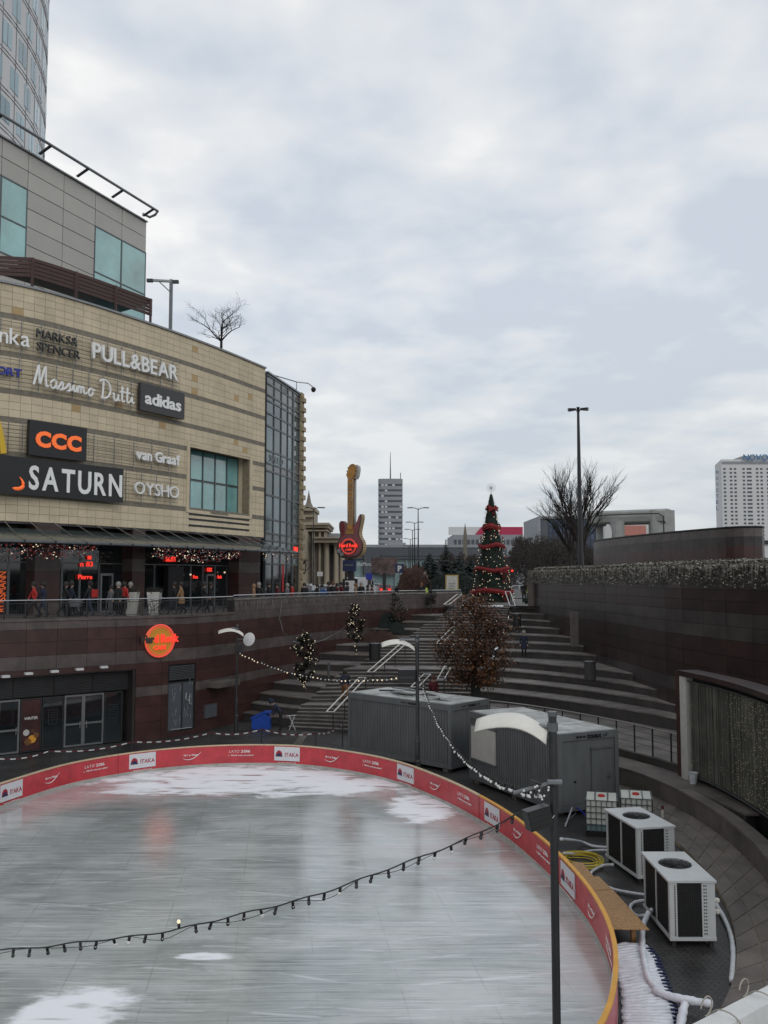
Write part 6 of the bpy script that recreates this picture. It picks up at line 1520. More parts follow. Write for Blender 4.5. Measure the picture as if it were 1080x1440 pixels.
# barrier tape and posts
def tape(label, pts, sag=.1):
    t = thing('barrier_tape', label, 'barrier tape', pts[0] - Vector((0, 0, .9)), world=True, group='striped barrier tape')
    for a, b in zip(pts, pts[1:]):
        L_ = (b - a).length; n = int(L_ / .22); 
        for k in range(n):
            u0, u1 = k / n, (k + 1) / n; f = lambda u: a.lerp(b, u) - Vector((0, 0, sag * 4 * u * (1 - u))); P_, Q_ = f(u0), f(u1); m_ = tb1 if k % 2 else tb2; m_.add([P_, Q_, Q_ + Vector((0, .004, .05)), P_ + Vector((0, .004, .05)), P_ + Vector((0, .012, 0)), Q_ + Vector((0, .012, 0)), Q_ + Vector((0, .012, .05)), P_ + Vector((0, .012, .05))], [(0, 1, 2, 3), (5, 4, 7, 6), (3, 2, 6, 7), (0, 4, 5, 1)])
    for q in pts: m = MB(); m.bar((q.x, q.y, 0), (q.x, q.y, q.z + .08), .05); m.build('post', 'dark_steel', t)
    return t
tb1, tb2 = MB(), MB()
t = tape('red and white barrier tape strung on thin posts behind the rink boards', [PZ(-10, 1067, .85), PZ(69, 1057, .9), PZ(186, 1044, 1.0), PZ(297, 1031, 1.0), PZ(368, 1026, 1.0), PZ(444, 1032, 1.0), PZ(482, 1020, 1.0)], .16)
tb1.build('tape_white_parts', 'tape_white', t, kind='stuff'); tb2.build('tape_red_parts', 'cloth_maroon', t, kind='stuff')
# pale strip in the ground by the steps
a, b, c, d = [PZ(x, y, .004) for x, y in ((412, 1047), (424, 1047), (436, 1029), (425, 1029))]; m = MB(); m.add([a, b, c, d], [(0, 1, 2, 3)]); m.build('paving_strip', 'path_slab', kind='structure')
# foreground beam with wires
fb_ = thing('overlook_rail', 'pale weathered rail beam with wire loops in the bottom right foreground', 'railing', AT(1020, 1420, 2.2), world=True)
a, b = AT(905, 1512, 1.75), AT(1130, 1386, 2.45); d = (b - a).normalized(); m = MB(); m.bar(a, b, .052, .052); m.build('beam', 'rail_white', fb_)
for u in (.42, .66): 
    c = a.lerp(b, u); Mx = frame(c, d); m = MB(); m.tube([Mx @ Vector((math.cos(t_) * .040, math.sin(t_) * .040, .004 * math.sin(3 * t_))) for t_ in [2 * PI * i / 20 for i in range(21)]], .0018, 5, caps=False)
    m.tube([Mx @ Vector((.03, .045 + .02 * math.sin(t_), -.03 - .03 * math.cos(t_))) for t_ in [2 * PI * i / 20 for i in range(17)]], .0018, 5, caps=False); m.build('wire_loop', 'ivy_dry', fb_)
m = MB(); m.box(.2, 3.5, 1.0, 1.35, 6.2, 6.55, 0, Matrix.Rotation(R(20), 4, 'Z')); m.build('overlook_edge', 'lowwall_stone', None, kind='structure')
# ================================================================ GUITAR SIGN
gD = 72.0; gb = AT(494, 785, gD); K = .00884
gt_ = thing('guitar_sign', 'giant red electric guitar sign with neon cafe logo on a dark post above the plaza', 'sign', (gb.x, gD, 6.1), R(-16))
def gp_(pts, dz=9.92 - 6.1): return [((x - 350) * K * 1.02, (950 - y) * K + dz) for x, y in pts]
body = gp_([(338, 668), (318, 660), (296, 622), (270, 610), (250, 632), (252, 690), (262, 745), (240, 800), (225, 850), (230, 905), (262, 940), (320, 951), (400, 946), (452, 918), (476, 866), (470, 800), (446, 760), (438, 710), (452, 640), (462, 585), (458, 552), (440, 560), (424, 608), (400, 640), (376, 652)])
MX = Matrix(((1, 0, 0, 0), (0, 0, 1, 0), (0, 1, 0, 0), (0, 0, 0, 1)))   # (x, z, y-depth) -> world
def flat(mb, poly, y0, y1, mi=0, side=None):
    n = len(poly); ar = sum(poly[i][0] * poly[(i + 1) % n][1] - poly[(i + 1) % n][0] * poly[i][1] for i in range(n))
    if ar > 0: poly = poly[::-1]
    mb.prism(poly, y0, y1, mi, MX, side)
P = Path(body, smooth=3, closed=True); bpz = [tuple(q) for q in P.p[:-1]]
m = MB(); flat(m, bpz, -.42, .42, 0, 1); bo = m.build('guitar_body', ['guitar_black', 'guitar_edge'], gt_)
cx = sum(p[0] for p in bpz) / len(bpz); cy = sum(p[1] for p in bpz) / len(bpz)
m = MB(); flat(m, [(cx + (x - cx) * .9, cy + (y - cy) * .93) for x, y in bpz], -.45, -.421); m.build('painted_top', 'guitar_red', gt_)
m = MB()
for i in range(60):
    s = P.L * i / 60; q = P.at(s); n_ = P.nrm(s); q2 = q - n_ * .0
    m.box(q.x - .035, q.x + .035, -.36, .36, q.y - .035, q.y + .035)
m.build('edge_lamps', 'guitar_wood', gt_, kind='stuff')
m = MB(); nk = gp_([(334, 690), (334, 212), (380, 212), (380, 690)]); flat(m, nk, -.60, -.30); no = m.build('guitar_neck', 'guitar_wood', gt_)
m = MB(); flat(m, gp_([(336, 655), (336, 215), (378, 215), (378, 655)]), .25, .55); m.build('rear_neck', 'cream_paint', gt_)
m = MB(); flat(m, gp_([(350, 660), (350, 215), (366, 215), (366, 660)]), -.3, .25); m.build('neck_core', 'guitar_black', gt_)
m = MB()
for k in range(16): z = 230 + 420 * (1 - .92 ** k) / (1 - .92 ** 16); a = gp_([(335, z)])[0]; b = gp_([(379, z)])[0]; m.box(a[0], b[0], -.625, -.60, a[1] - .02, a[1] + .02)
m.build('frets', 'galvanised', no)
hs = gp_([(330, 215), (322, 185), (332, 150), (342, 112), (360, 92), (385, 86), (404, 98), (408, 130), (398, 190), (384, 218)])
m = MB(); flat(m, hs, -.58, -.2); ho = m.build('headstock', 'guitar_wood', gt_); m = MB(); flat(m, [(x + .12, y) for x, y in hs], .0, .5); m.build('rear_headstock', 'cream_paint', gt_)
for i, (x, z) in enumerate(((322, 185), (327, 152), (336, 120), (414, 120), (410, 150), (402, 182))): a = gp_([(x, z)])[0]; m = MB(); m.lathe((a[0], -.45, a[1]), [(.05, -.05), (.09, 0), (.05, .05)], 8); m.build('tuning_peg', 'galvanised', ho)
a, b = gp_([(315, 730)])[0], gp_([(388, 690)])[0]; m = MB(); m.box(a[0], b[0], -.52, -.451, a[1], b[1]); m.build('pickup', 'guitar_wood', gt_)
for x, z, mt in ((253, 885, 'galvanised'), (280, 915, 'galvanised')): a = gp_([(x, z)])[0]; m = MB(); m.lathe((a[0], -.45, a[1]), [(.17, 0), (.17, .12)], 14, 0, Matrix.Rotation(PI / 2, 4, 'X')); m.build('knob', mt, gt_)
a = gp_([(347, 845)])[0]; neon(gt_, T_((a[0], -.48, a[1])), .60, 0)
for o in KIDS(gt_):
    if o.name.startswith('disc'): o.data = o.data.copy(); o.data.materials[0] = G('guitar_black')
m = MB(); m.box(-.22, .22, -.2, .2, 0, 3.9); m.build('post', 'black_metal', gt_)
m = MB(); m.box(-.62, .5, -.36, -.21, 2.75, 3.65); m.build('blue_name_box', 'sign_navy', gt_); m = MB(); m.box(-.42, .3, -.37, -.361, 3.2, 3.3); m.build('printed_line', 'grey_steel', gt_)
bpy.data.objects[-1] if False else None
for o in KIDS(gt_):
    if o.name.startswith('letter') and 'GUITAR' in o.name: pass
m = MB(); m.box(-.62, .62, -.34, -.22, .9, 2.15); fo = m.build('notice_frame', 'black_metal', gt_); m = MB(); m.box(-.4, .4, -.36, -.342, 1.05, 2.0); m.build('notice', 'white_paint', fo)
# ================================================================ CHRISTMAS TREE
xD = 84.0; xb = AT(692, 846, xD); xz = 6.07; Hh = 10.2; Rb = 1.72
ct = thing('christmas_tree', 'tall slim Christmas tree with red garlands and bows at the head of the steps', 'christmas tree', (xb.x, xD, xz))
def rad(z): u = z / Hh; return (Rb * 1.06 * (1 - u) ** .86 + .12) * (1 + .05 * math.sin(u * 26))
f = MB()
for k in range(9000):
    z = Hh * (1 - math.sqrt(random.random())) * .995 + .1; a = random.random() * 2 * PI; r = rad(z) * random.uniform(.72, 1.06)
    x, y = math.cos(a) * r, math.sin(a) * r; l = random.uniform(.10, .22); w = .035; ox, oy = math.cos(a), math.sin(a); dz = random.uniform(-.12, .06)
    f.add([(x - oy * w, y + ox * w, z), (x + oy * w, y - ox * w, z), (x + ox * l, y + oy * l, z + dz)], [(0, 1, 2)])
f.build('needles', 'fir_green', ct, kind='stuff')
m = MB(); m.lathe((0, 0, 0), [(rad(Hh * i / 20) * .86, Hh * i / 20) for i in range(21)], 18); m.build('tree_core', 'fir_green', ct)
m = MB(); m.lathe((0, 0, 0), [(1.55, -.0), (1.55, .3)], 18); m.build('base', 'granite_dark', ct)
def garl(z, w, drop=.12):
    m = MB(); n = 40; vs = []
    for i in range(n):
        a = 2 * PI * i / n; zz = z + drop * math.sin(3 * a + z); r = rad(zz) * 1.07 + .03
        for dz, dr in ((-w / 2, 0), (0, .09), (w / 2, -.02), (0, -.08)): vs.append((math.cos(a) * (r + dr), math.sin(a) * (r + dr), zz + dz + .02 * math.sin(17 * a)))
    fs = [(i * 4 + j, ((i + 1) % n) * 4 + j, ((i + 1) % n) * 4 + (j + 1) % 4, i * 4 + (j + 1) % 4) for i in range(n) for j in range(4)]
    m.add(vs, fs); m.build('garland', 'ribbon_red', ct)
def bow(z, a, s):
    r = rad(z) * 1.1 + .08; c = Vector((math.cos(a) * r, math.sin(a) * r, z)); t = Vector((-math.sin(a), math.cos(a), 0)); o = Vector((math.cos(a), math.sin(a), 0)); u = Vector((0, 0, 1)); m = MB()
    for k in (-1, 1):
        for (w0, z0, w1, z1) in ((.06, 0, .62, .32), (.06, 0, .62, -.05)):
            m.add([c + o * .05, c + t * k * w1 * s + u * z1 * s, c + t * k * (w1 + .06) * s + u * (z1 - .3) * s, c - u * .08 + o * .02], [(0, 1, 2, 3), (3, 2, 1, 0)])
        m.add([c, c + t * k * .3 * s - u * .9 * s, c + t * k * .06 * s - u * .85 * s], [(0, 1, 2), (2, 1, 0)])
    m.sphere(c + o * .05, .1 * s, 6); m.build('bow', 'ribbon_red', ct)
for z, w in ((1.0, .42), (3.05, .36), (5.25, .4), (7.05, .5), (8.9, .3)): garl(z, w)
for z, a, s in ((8.75, R(-75), .75), (7.0, R(-105), .5), (2.85, R(-58), .8), (.8, R(-60), .8)): bow(z, a, s)
sb = MB(); sb.sphere((0, 0, 0), .034, 6); bme = sb.mesh('light', 'bulb_lit'); sb = MB(); sb.sphere((0, 0, 0), .075, 6); rme = sb.mesh('bauble', 'bauble_red')
for k in range(170):
    z = Hh * (1 - math.sqrt(random.random())) + .2; a = random.uniform(R(-180), R(0)); r = rad(z) + .1
    o = link('light' if k % 6 else 'bauble', bme if k % 6 else rme, ct); o.matrix_basis = T_((math.cos(a) * r, math.sin(a) * r, min(z, Hh)))
m = MB()
for k in range(6): a = PI * k / 6; m.bar((-math.cos(a) * .48, 0, Hh + .6 - math.sin(a) * .48), (math.cos(a) * .48, 0, Hh + .6 + math.sin(a) * .48), .03)
m.bar((0, 0, Hh - .2), (0, 0, Hh + .6), .05); m.build('star', 'galvanised', ct)
# ================================================================ TREES
def branches(mb, p, d, L_, r, depth, spread, up=.0, leafcb=None, shrink=.72, seg=3, nch=(2, 3), sides=4):
    pts = [p]; dd = d.copy()
    for i in range(seg):
        dd = (dd + Vector((random.uniform(-.16, .16), random.uniform(-.16, .16), random.uniform(-.08, .12) + up))).normalized(); pts.append(pts[-1] + dd * (L_ / seg))
    r1 = max(r * .62, .006); mb.tube(pts, [r + (r1 - r) * i / seg for i in range(seg + 1)], sides if r > .03 else 3, caps=False)
    if depth <= 0:
        if leafcb: leafcb(pts)
        return
    for k in range(random.randint(*nch)):
        a = random.uniform(0, 2 * PI); s = random.uniform(.45, 1) * spread; ax = Vector((math.cos(a), math.sin(a), random.uniform(-.3, .3))); nd = (dd + ax * s).normalized()
        q = pts[-1] if k == 0 else pts[random.randint(1, seg)]; branches(mb, q, nd, L_ * shrink * random.uniform(.75, 1.15), r1 * .85, depth - 1, spread, up, leafcb, shrink, seg, nch, sides)
def bare_tree(name, label, base, h, r, depth, spread, seed, trunk=.3, group=None, up=.03, shrink=.74, nch=(2, 4), lean=(0, 0)):
    random.seed(seed); t = thing(name, label, 'tree', base, group=group); m = MB(); th = h * trunk
    m.tube([(0, 0, -.2), (0, 0, th * .5), (lean[0] * .5, lean[1] * .5, th)], [r, r * .85, r * .75], 8); m.build('trunk', 'bark', t)
    m = MB(); k0 = random.randint(4, 5)
    for k in range(k0): a = 2 * PI * k / k0 + random.random(); branches(m, Vector((lean[0] * .5, lean[1] * .5, th * random.uniform(.75, 1))), Vector((math.cos(a) * spread, math.sin(a) * spread, 1)).normalized(), h * .24, r * .55, depth, spread, up, None, shrink, 3, nch)
    branches(m, Vector((lean[0] * .5, lean[1] * .5, th)), Vector((0, 0, 1)), h * .27, r * .6, depth, spread, up, None, shrink, 3, nch); m.build('crown', 'bark', t); return t
q = AT(311, 500, 64.5); bare_tree('bare_tree', 'bare leafless tree standing on the mall roof behind the stone parapet', (q.x, q.y, q.z - .3), 4.7, .12, 4, 1.15, 31, .32, up=.0, shrink=.78)
q = AT(817, 800, 100); bare_tree('bare_tree', 'wide bare tree beside the tall black lamp mast beyond the hedge', (q.x, q.y, q.z - 1), 12.6, .42, 5, .40, 5, .25, 'bare trees beyond the hedge', shrink=.76)
q = AT(802, 800, 108); bare_tree('bare_tree', 'thinner bare tree just left of the tall black lamp mast', (q.x, q.y, q.z - 1), 11, .26, 5, .5, 9, .3, 'bare trees beyond the hedge', shrink=.74)
for i, (px, top, D, s, lb) in enumerate(((738, 752, 190, 21, 'small distant bare tree right of the Christmas tree'), (775, 748, 180, 22, 'distant bare tree in front of the blue glass office block'), (421, 770, 150, 23, 'small bare tree in front of the pale columned palace'), (645, 772, 210, 24, 'distant bare tree between the spruces and the Christmas tree'))):
    q = AT(px, top, D); bare_tree('bare_tree', lb, (q.x, q.y, 6.05), q.z - 6.05, .28, 3, .8, s, .25, 'distant bare trees', shrink=.75)
random.seed(3)
def leafy(name, label, base, h, cw, trunk_h, nleaf, mats_, tr, lights=0, lit='bulb_lit', leaf=.10, cz=None, limbs=5, cat='tree', group=None, shape=1.0, wrap=None, lcol=.02):
    t = thing(name, label, cat, base, group=group); m = MB(); m.tube([(0, 0, -.1), (.02, 0, trunk_h * .6), (0, .03, trunk_h), (0, 0, h * .75)], [tr, tr * .85, tr * .75, tr * .25], 7); m.build('trunk', 'bark', t)
    if wrap: m = MB(); m.tube([(0, 0, -.05), (0, 0, wrap)], [tr * 1.7, tr * 1.55], 9); m.build('trunk_wrap', 'spruce', t)
    m = MB(); ch = h - trunk_h; clumps = []
    for k in range(limbs * 6):
        a = random.random() * 2 * PI; u = random.random(); z = trunk_h * .95 + ch * u; rr = cw / 2 * (math.sin(PI * min(.97, max(.1, u * .86 + .12))) ** (.55 * shape)) * random.uniform(.55, 1.05)
        e = Vector((math.cos(a) * rr, math.sin(a) * rr, z)); b = Vector((0, 0, max(trunk_h * .85, z - rr * .8))); m.tube([b, b.lerp(e, .5) + Vector((0, 0, .05)), e], [tr * .22, tr * .12, .008], 3, caps=False); clumps.append((e, b))
    m.build('branches', 'bark', t)
    L_ = [MB() for _ in mats_]
    for k in range(nleaf):
        e, b = random.choice(clumps); u = random.random() ** .6; c = b.lerp(e, .35 + .65 * u) + Vector([random.gauss(0, cw * .055) for _ in range(3)]); a = random.random() * 6.28; s = leaf * random.uniform(.5, 1.25); n1 = Vector((math.cos(a), math.sin(a), random.uniform(-.9, .3))) * s; n2 = Vector((-math.sin(a), math.cos(a), random.uniform(-.5, .5))) * s * .55
        L_[0 if random.random() < .7 else len(mats_) - 1].add([c - n1, c + n2, c + n1, c - n2], [(0, 1, 2, 3)])
    for mb_, mt in zip(L_, mats_):
        if mb_.v: mb_.build('foliage', mt, t, kind='stuff')
    if lights:
        for k in range(lights):
            e, b = random.choice(clumps); c = b.lerp(e, random.uniform(.7, 1.1)) + Vector([random.gauss(0, cw * .05) for _ in range(3)]); c.y = -abs(c.y) * 1.1 - .06
            if k % 8 == 0: c = Vector((random.uniform(-.06, .06) * 1.2, -tr * 1.2, random.uniform(.1, trunk_h)))
            o = link('light', LB[lit], t); o.matrix_basis = T_(c) @ Matrix.Scale(random.uniform(.7, 1.2), 4)
    return t
LB = {}
for k in ('bulb_lit', 'bulb_white'): sb = MB(); sb.sphere((0, 0, 0), .024, 5); LB[k] = sb.mesh('light', k)
gt2 = 'small light-wrapped trees by the granite wall'
leafy('small_lit_tree', 'small round-headed tree thick with tiny lights, nearest the wall lamp', AT(428, 970, 51.0), 3.15, 1.55, .5, 5200, ['leaf_dark', 'twig_mass'], .05, 80, group=gt2, leaf=.085)
leafy('small_lit_tree', 'small round-headed lit tree on a taller stem, in the middle of the stone blocks', AT(500, 926, 57.6), 3.5, 1.5, 1.2, 3600, ['leaf_dark', 'twig_mass'], .05, 60, group=gt2, leaf=.08)
leafy('small_tree', 'small dark round-headed tree without lit lamps near the top of the granite wall', AT(559, 890, 65), 3.3, 1.5, .8, 2600, ['leaf_dark', 'twig_mass'], .05, 14, 'bulb_white', group=gt2, leaf=.06)
leafy('small_tree', 'dark little tree in front of the plaza edge left of the framed notice', AT(606, 862, 72), 2.6, 1.3, .8, 1600, ['leaf_dark', 'twig_mass'], .05, 0, group=gt2, leaf=.06)
leafy('brown_oak', 'tree still full of rust-brown leaves, with small lights, in the middle of the steps', AT(669, 988, 48.2), 5.75, 4.5, 1.2, 13000, ['leaf_brown', 'leaf_orange'], .16, 60, 'bulb_white', leaf=.085, limbs=11, wrap=1.35)
leafy('oak_sapling', 'thin sapling with orange leaves at the right of the rust-brown tree', AT(686, 990, 46.5), 2.6, 1.2, 1.1, 700, ['leaf_orange', 'leaf_brown'], .03, 0, leaf=.08)
for lb, px, py, D, w, h, mt in (('round dark evergreen bush on the stone blocks by the wall', 545, 884, 65.5, 1.3, 1.2, 'spruce'), ('low dark bush just right of the round one', 558, 890, 64.8, 1.1, .7, 'spruce'), ('dry brown grass clump in the stone planter left of the stairs', 533, 902, 62, 2.6, .7, 'shrub_red')):
    q = AT(px, py, D); t = thing('planter_bush', lb, 'bush', q); L_ = MB()
    for k in range(900): a = random.random() * 6.28; u = random.random() ** .5; x, y = math.cos(a) * w / 2 * u, math.sin(a) * w / 3 * u; z = h * (1 - u * u) ** .5 * random.random(); s = .06; L_.add([(x - s, y, z), (x + s, y, z), (x + random.uniform(-s, s), y, z + s * 2.6)], [(0, 1, 2)])
    L_.build('foliage', mt, t, kind='stuff')
def spruce(label, px, top, D, w, seed, mt='spruce', name='spruce_tree', group='dark spruces beyond the plaza'):
    random.seed(seed); q = AT(px, top, D); H2 = q.z - 6.05; t = thing(name, label, 'tree', (q.x, q.y, 6.05), group=group); m = MB(); m.tube([(0, 0, 0), (0, 0, H2 * .97)], [.25, .04], 6); m.build('trunk', 'bark', t); L_ = MB()
    z = .6
    while z < H2 * .99:
        u = z / H2; r = w / 2 * (1 - u) ** .8 * random.uniform(.75, 1.15) + .1; n = 11
        for k in range(n):
            a = 2 * PI * k / n + random.random(); rr = r * random.uniform(.6, 1.1); d = Vector((math.cos(a), math.sin(a), 0)); s = Vector((-d.y, d.x, 0)) * rr * .30
            for j in range(3): f0 = .15 + .3 * j; c = d * rr * f0; L_.add([Vector((0, 0, z)) + c + s, Vector((0, 0, z)) + c - s, Vector((0, 0, z - rr * .28 + random.uniform(-.1, .1))) + d * rr * (f0 + .38)], [(0, 1, 2)])
        z += H2 * .032
    L_.build('foliage', mt, t, kind='stuff')
for lb, px, top, D, w in (('tall narrow spruce with a pointed top, highest of the dark spruces', 627, 757, 128, 3.4), ('broad dark spruce left of the tall pointed one', 604, 777, 118, 6.0), ('small spruce at the left of the dark group', 589, 790, 122, 3.5), ('broad dark spruce right of the tall pointed one', 645, 781, 125, 6), ('dark spruce half behind the Christmas tree', 663, 784, 130, 6)): spruce(lb, px, top, D, w, px)
random.seed(12)
def thicket(label, x0, x1, top, D, mt, n, name='far_wood', jag=3.0):
    a, b = AT(x0, top, D), AT(x1, top, D); H2 = a.z - 6.05; m = MB(); hs_ = [H2 * (random.uniform(.68, 1.08)) for _ in range(40)]
    for k in range(n):
        u = random.random(); i = int(u * 38.9); hh = (hs_[i] + (hs_[i + 1] - hs_[i]) * (u * 39 - i)) * (.35 + .65 * min(1, 5 * u, 5 * (1 - u)) ** .6); z = hh * random.random() ** .55; x = a.x + (b.x - a.x) * u; y = D + random.uniform(-6, 6); s = random.uniform(.12, .4) * D / 150; an = random.random() * 6.28
        m.add([(x, y, 6.0 + z), (x + s * math.cos(an), y + s * .4, 6.0 + z + s * math.sin(an)), (x + s * math.cos(an + 2) * .5, y, 6.0 + z + s * math.sin(an + 2) * .5)], [(0, 1, 2)])
    m.build(name, mt, None, label=label, cat='woodland', kind='stuff')
thicket('bare brown woodland in the distance right of the Christmas tree', 700, 850, 752, 200, 'twig_mass', 26000)
thicket('bare woodland mass between the spruces and the Christmas tree', 600, 720, 776, 185, 'twig_mass', 14000)
thicket('reddish bare shrubs along the road left of the spruces', 560, 602, 797, 100, 'shrub_red', 9000, 'red_shrubs')
thicket('low dark shrubs behind the plaza crowd', 602, 670, 806, 104, 'spruce', 5000, 'low_shrubs')
# ================================================================ FAR BUILDINGS
def block(mb, px0, px1, ytop, D, depth, zb=6.0, mi=0):
    a, b = AT(px0, ytop, D), AT(px1, ytop, D); x0 = AT(px0, ytop, D + depth).x if px0 > 540 else a.x; x1 = AT(px1, ytop, D + depth).x if px1 < 540 else b.x; mb.box(x0, x1, D, D + depth, zb, a.z, mi); return x0, x1, a.z
# round-cornered residential tower
t = thing('apartment_tower', 'distant grey apartment tower with dark window bands and a rooftop mast', 'tower block', (*AT(549, 700, 600)[:2], 6)); a = AT(532, 675, 600); b = AT(566, 675, 600); cx = (a.x + b.x) / 2; w = b.x - a.x; zt_ = a.z
def rr_poly(w, d, r, n=5):
    o = []
    for sx, sy, a0 in ((1, -1, -90), (1, 1, 0), (-1, 1, 90), (-1, -1, 180)):
        for k in range(n + 1): an = R(a0 + 90 * k / n); o.append((sx * (w / 2 - r) + math.cos(an) * r, sy * (d / 2 - r) + math.sin(an) * r))
    return o
m = MB(); m.prism(rr_poly(w * .97, w * .97, 3), 0, zt_ - 6 - 2); m.build('window_bands', 'far_dark', t)
nf = 19; fh = (zt_ - 6) / nf
for k in range(nf): m = MB(); m.prism(rr_poly(w, w, 3.2), k * fh, k * fh + fh * (.62 if k < nf - 1 else 1)); m.build('floor_band', 'far_grey', t)
for k in range(4, nf - 1):
    for j in range(6):
        if random.random() < .3: m = MB(); x = -w * .38 + w * .15 * j; m.box(x, x + w * .1, -w / 2 * .985 - .2, -w / 2 * .985, k * fh + fh * .64, k * fh + fh * .95); m.build('pale_blind', 'far_white', t)  # some windows get a plain white blind at random
m = MB(); m.tube([(0, 0, zt_ - 6), (0, 0, zt_ + 13)], [.5, .15], 5); m.tube([(w * .42, 0, zt_ - 6), (w * .42, 0, zt_ - 1)], .25, 4); m.build('mast', 'mullion', t)
# long glazed building
t = thing('glass_pavilion', 'long low glass-fronted building across the road with posters behind its glazing', 'building', (*AT(590, 800, 250)[:2], 6), world=True)
m = MB(); xa, xb_, zt_ = block(m, 478, 712, 770, 250, 40); m.build('wall', 'far_glass', t); m = MB(); m.box(xa, xb_, 249.3, 291, zt_, zt_ + .8); m.build('roof_edge', 'far_grey', t)
m = MB(); m.box(xa, xb_, 248.8, 249.6, zt_ - 3.2, zt_ - 2.6); m.box(xa, xb_, 248.9, 249.5, zt_ - 2.4, zt_ - .3); m.build('upper_glazing_band', 'far_dark', t)
k = xa
while k < xb_: m = MB(); m.box(k, k + .18, 249.2, 249.9, 6, zt_ - 3.2); m.build('mullion', 'far_grey', t); k += 3.1
for x0, x1, y0, y1, mt in ((512, 534, 778, 806, 'far_dark'), (534, 556, 786, 808, 'poster_mix'), (605, 640, 790, 810, 'far_dark')): a, b = AT(x0, y0, 248.7), AT(x1, y1, 248.7); m = MB(); m.box(a.x, b.x, 248.2, 248.7, b.z, a.z); m.build('poster', mt, t)
a = AT(515, 793, 248); lettering('theMancan', T_((a.x, 248.0, a.z)), 1.2, 'white_paint', t, width=5, depth=.1, joined=True)
m = MB(); a = AT(546, 768, 252); b = AT(571, 768, 252); m.box(a.x, b.x, 255, 262, a.z, a.z + 1.1); m.build('roof_plant', 'far_grey', t)
# building with billboard
t = thing('pink_billboard_building', 'pale office building with a pink and white rooftop billboard behind the obelisk', 'building', (*AT(680, 760, 330)[:2], 6), world=True)
m = MB(); xa, xb_, zt_ = block(m, 629, 736, 752, 330, 30); m.build('wall', 'far_stone_dark' if False else 'far_grey', t)
for i in range(16): x = xa + (xb_ - xa) * (i + .2) / 16; m = MB(); m.box(x, x + 1.0, 329.8, 330.2, zt_ - 3.6, zt_ - 1.8); m.build('window', 'far_dark', t)
m = MB(); a, b = AT(631, 741, 331), AT(690, 752, 331); m.box(a.x, b.x, 331, 332, b.z, a.z); m.build('billboard', 'far_white', t); m = MB(); a, b, c = AT(668, 752, 330.5), AT(677, 741, 330.5), AT(735, 741, 330.5); m.prism([(a.x, a.z), (c.x, a.z), (c.x, c.z), (b.x, b.z)], 330.2, 330.9, 0, Matrix(((1, 0, 0, 0), (0, 0, 1, 0), (0, 1, 0, 0), (0, 0, 0, 1)))); m.build('pink_billboard_panel', 'billboard_pink', t)
a = AT(654, 736, 240); m = MB(); wv = 5.5 * 240 / 1245 / 2; m.lathe((a.x, 240, 6), [(wv * 1.5, 0), (wv * 1.3, a.z - 9.5), (wv * .1, a.z - 6)], 4, 0, Matrix.Rotation(PI / 4, 4, 'Z')); m.build('obelisk', 'far_stone_dark', None, label='thin dark obelisk rising above the trees left of the Christmas tree', cat='obelisk')
# blue glass office
t = thing('blue_glass_office', 'wide low office block with blue glass front and pale grey left edge', 'building', (*AT(790, 760, 340)[:2], 6), world=True)
m = MB(); xa, xb_, zt_ = block(m, 737, 852, 728, 340, 35); m.build('wall', 'far_dark', t); m = MB(); m.box(xa - .1, xa + .6, 339.4, 376, 6, zt_ + .5); m.box(xa + .6, xb_, 339.4, 376, zt_ - .4, zt_ + .5); m.build('pale_end', 'far_grey', t)
for i in range(12):
    for j in range(8): x0 = xa + 3.8 + (xb_ - xa - 4.5) * i / 12; z1 = zt_ - 1.1 - j * 2.6; m = MB(); m.box(x0, x0 + (xb_ - xa - 4.5) / 12 - .3, 339.6, 340.0, z1 - 2.2, z1); m.build('window', 'far_blueglass', t)
# palace
t = thing('columned_palace', 'ornate pale stone palace wing with cornices and tall columns behind the glazed corner', 'building', (*AT(450, 800, 165)[:2], 6), world=True)
def pb(x0, x1, y0, y1, D, dep, nm, mt='far_stone'): a, b = AT(x0, y0, D), AT(x1, y1, D); m = MB(); m.box(a.x, b.x, D, D + dep, b.z if y1 < 826 else 6, a.z); return m.build(nm, mt, t)
pb(400, 441, 716, 830, 178, 10, 'tower_block'); pb(424, 443, 713, 718, 176.5, 12, 'cornice'); pb(427, 441, 724, 727, 176.5, 3, 'cornice'); pb(420, 434, 735, 745, 176, 3, 'cornice', 'far_stone_dark')
m = MB(); a = AT(433, 713, 178); m.lathe((a.x, 180, a.z), [(1.0, 0), (.5, 1), (.15, 2.8), (.02, 3.6)], 8); m.build('urn', 'far_stone_dark', t)
pb(400, 430, 745, 830, 160, 4, 'wall', 'far_stone'); pb(431, 459, 737, 830, 166, 14, 'wall', 'far_stone_dark')
for y0, y1, e in ((735, 738, 3), (738, 742, 1.6), (745, 747, .8)): pb(430 - e, 460 + e, y0, y1, 165 - e * .5, 16, 'cornice')
for x in (432, 440.5, 449.5, 457): pb(x - 1.3, x + 1.3, 748, 828, 165.2, 1, 'pilaster')
pb(441, 486, 757, 763, 163, 14, 'entablature'); pb(440, 487, 755, 757, 162.3, 15, 'cornice'); pb(458, 489, 750, 755, 172, 14, 'attic', 'far_grey'); pb(458, 489, 764, 830, 176, 4, 'wall', 'granite_dark')
for x in (459, 472.5, 481): q = AT(x, 800, 164.5); m = MB(); z1 = AT(x, 763, 164.5).z; m.lathe((q.x, 165, 6), [(.55, 0), (.5, 1), (.42, z1 - 7), (.6, z1 - 6)], 10); m.build('column', 'far_stone', t)
for k in range(5): x = 403 + 5.5 * k; pb(x, x + 2.2, 756, 828, 159.7, .4, 'pilaster', 'far_stone')
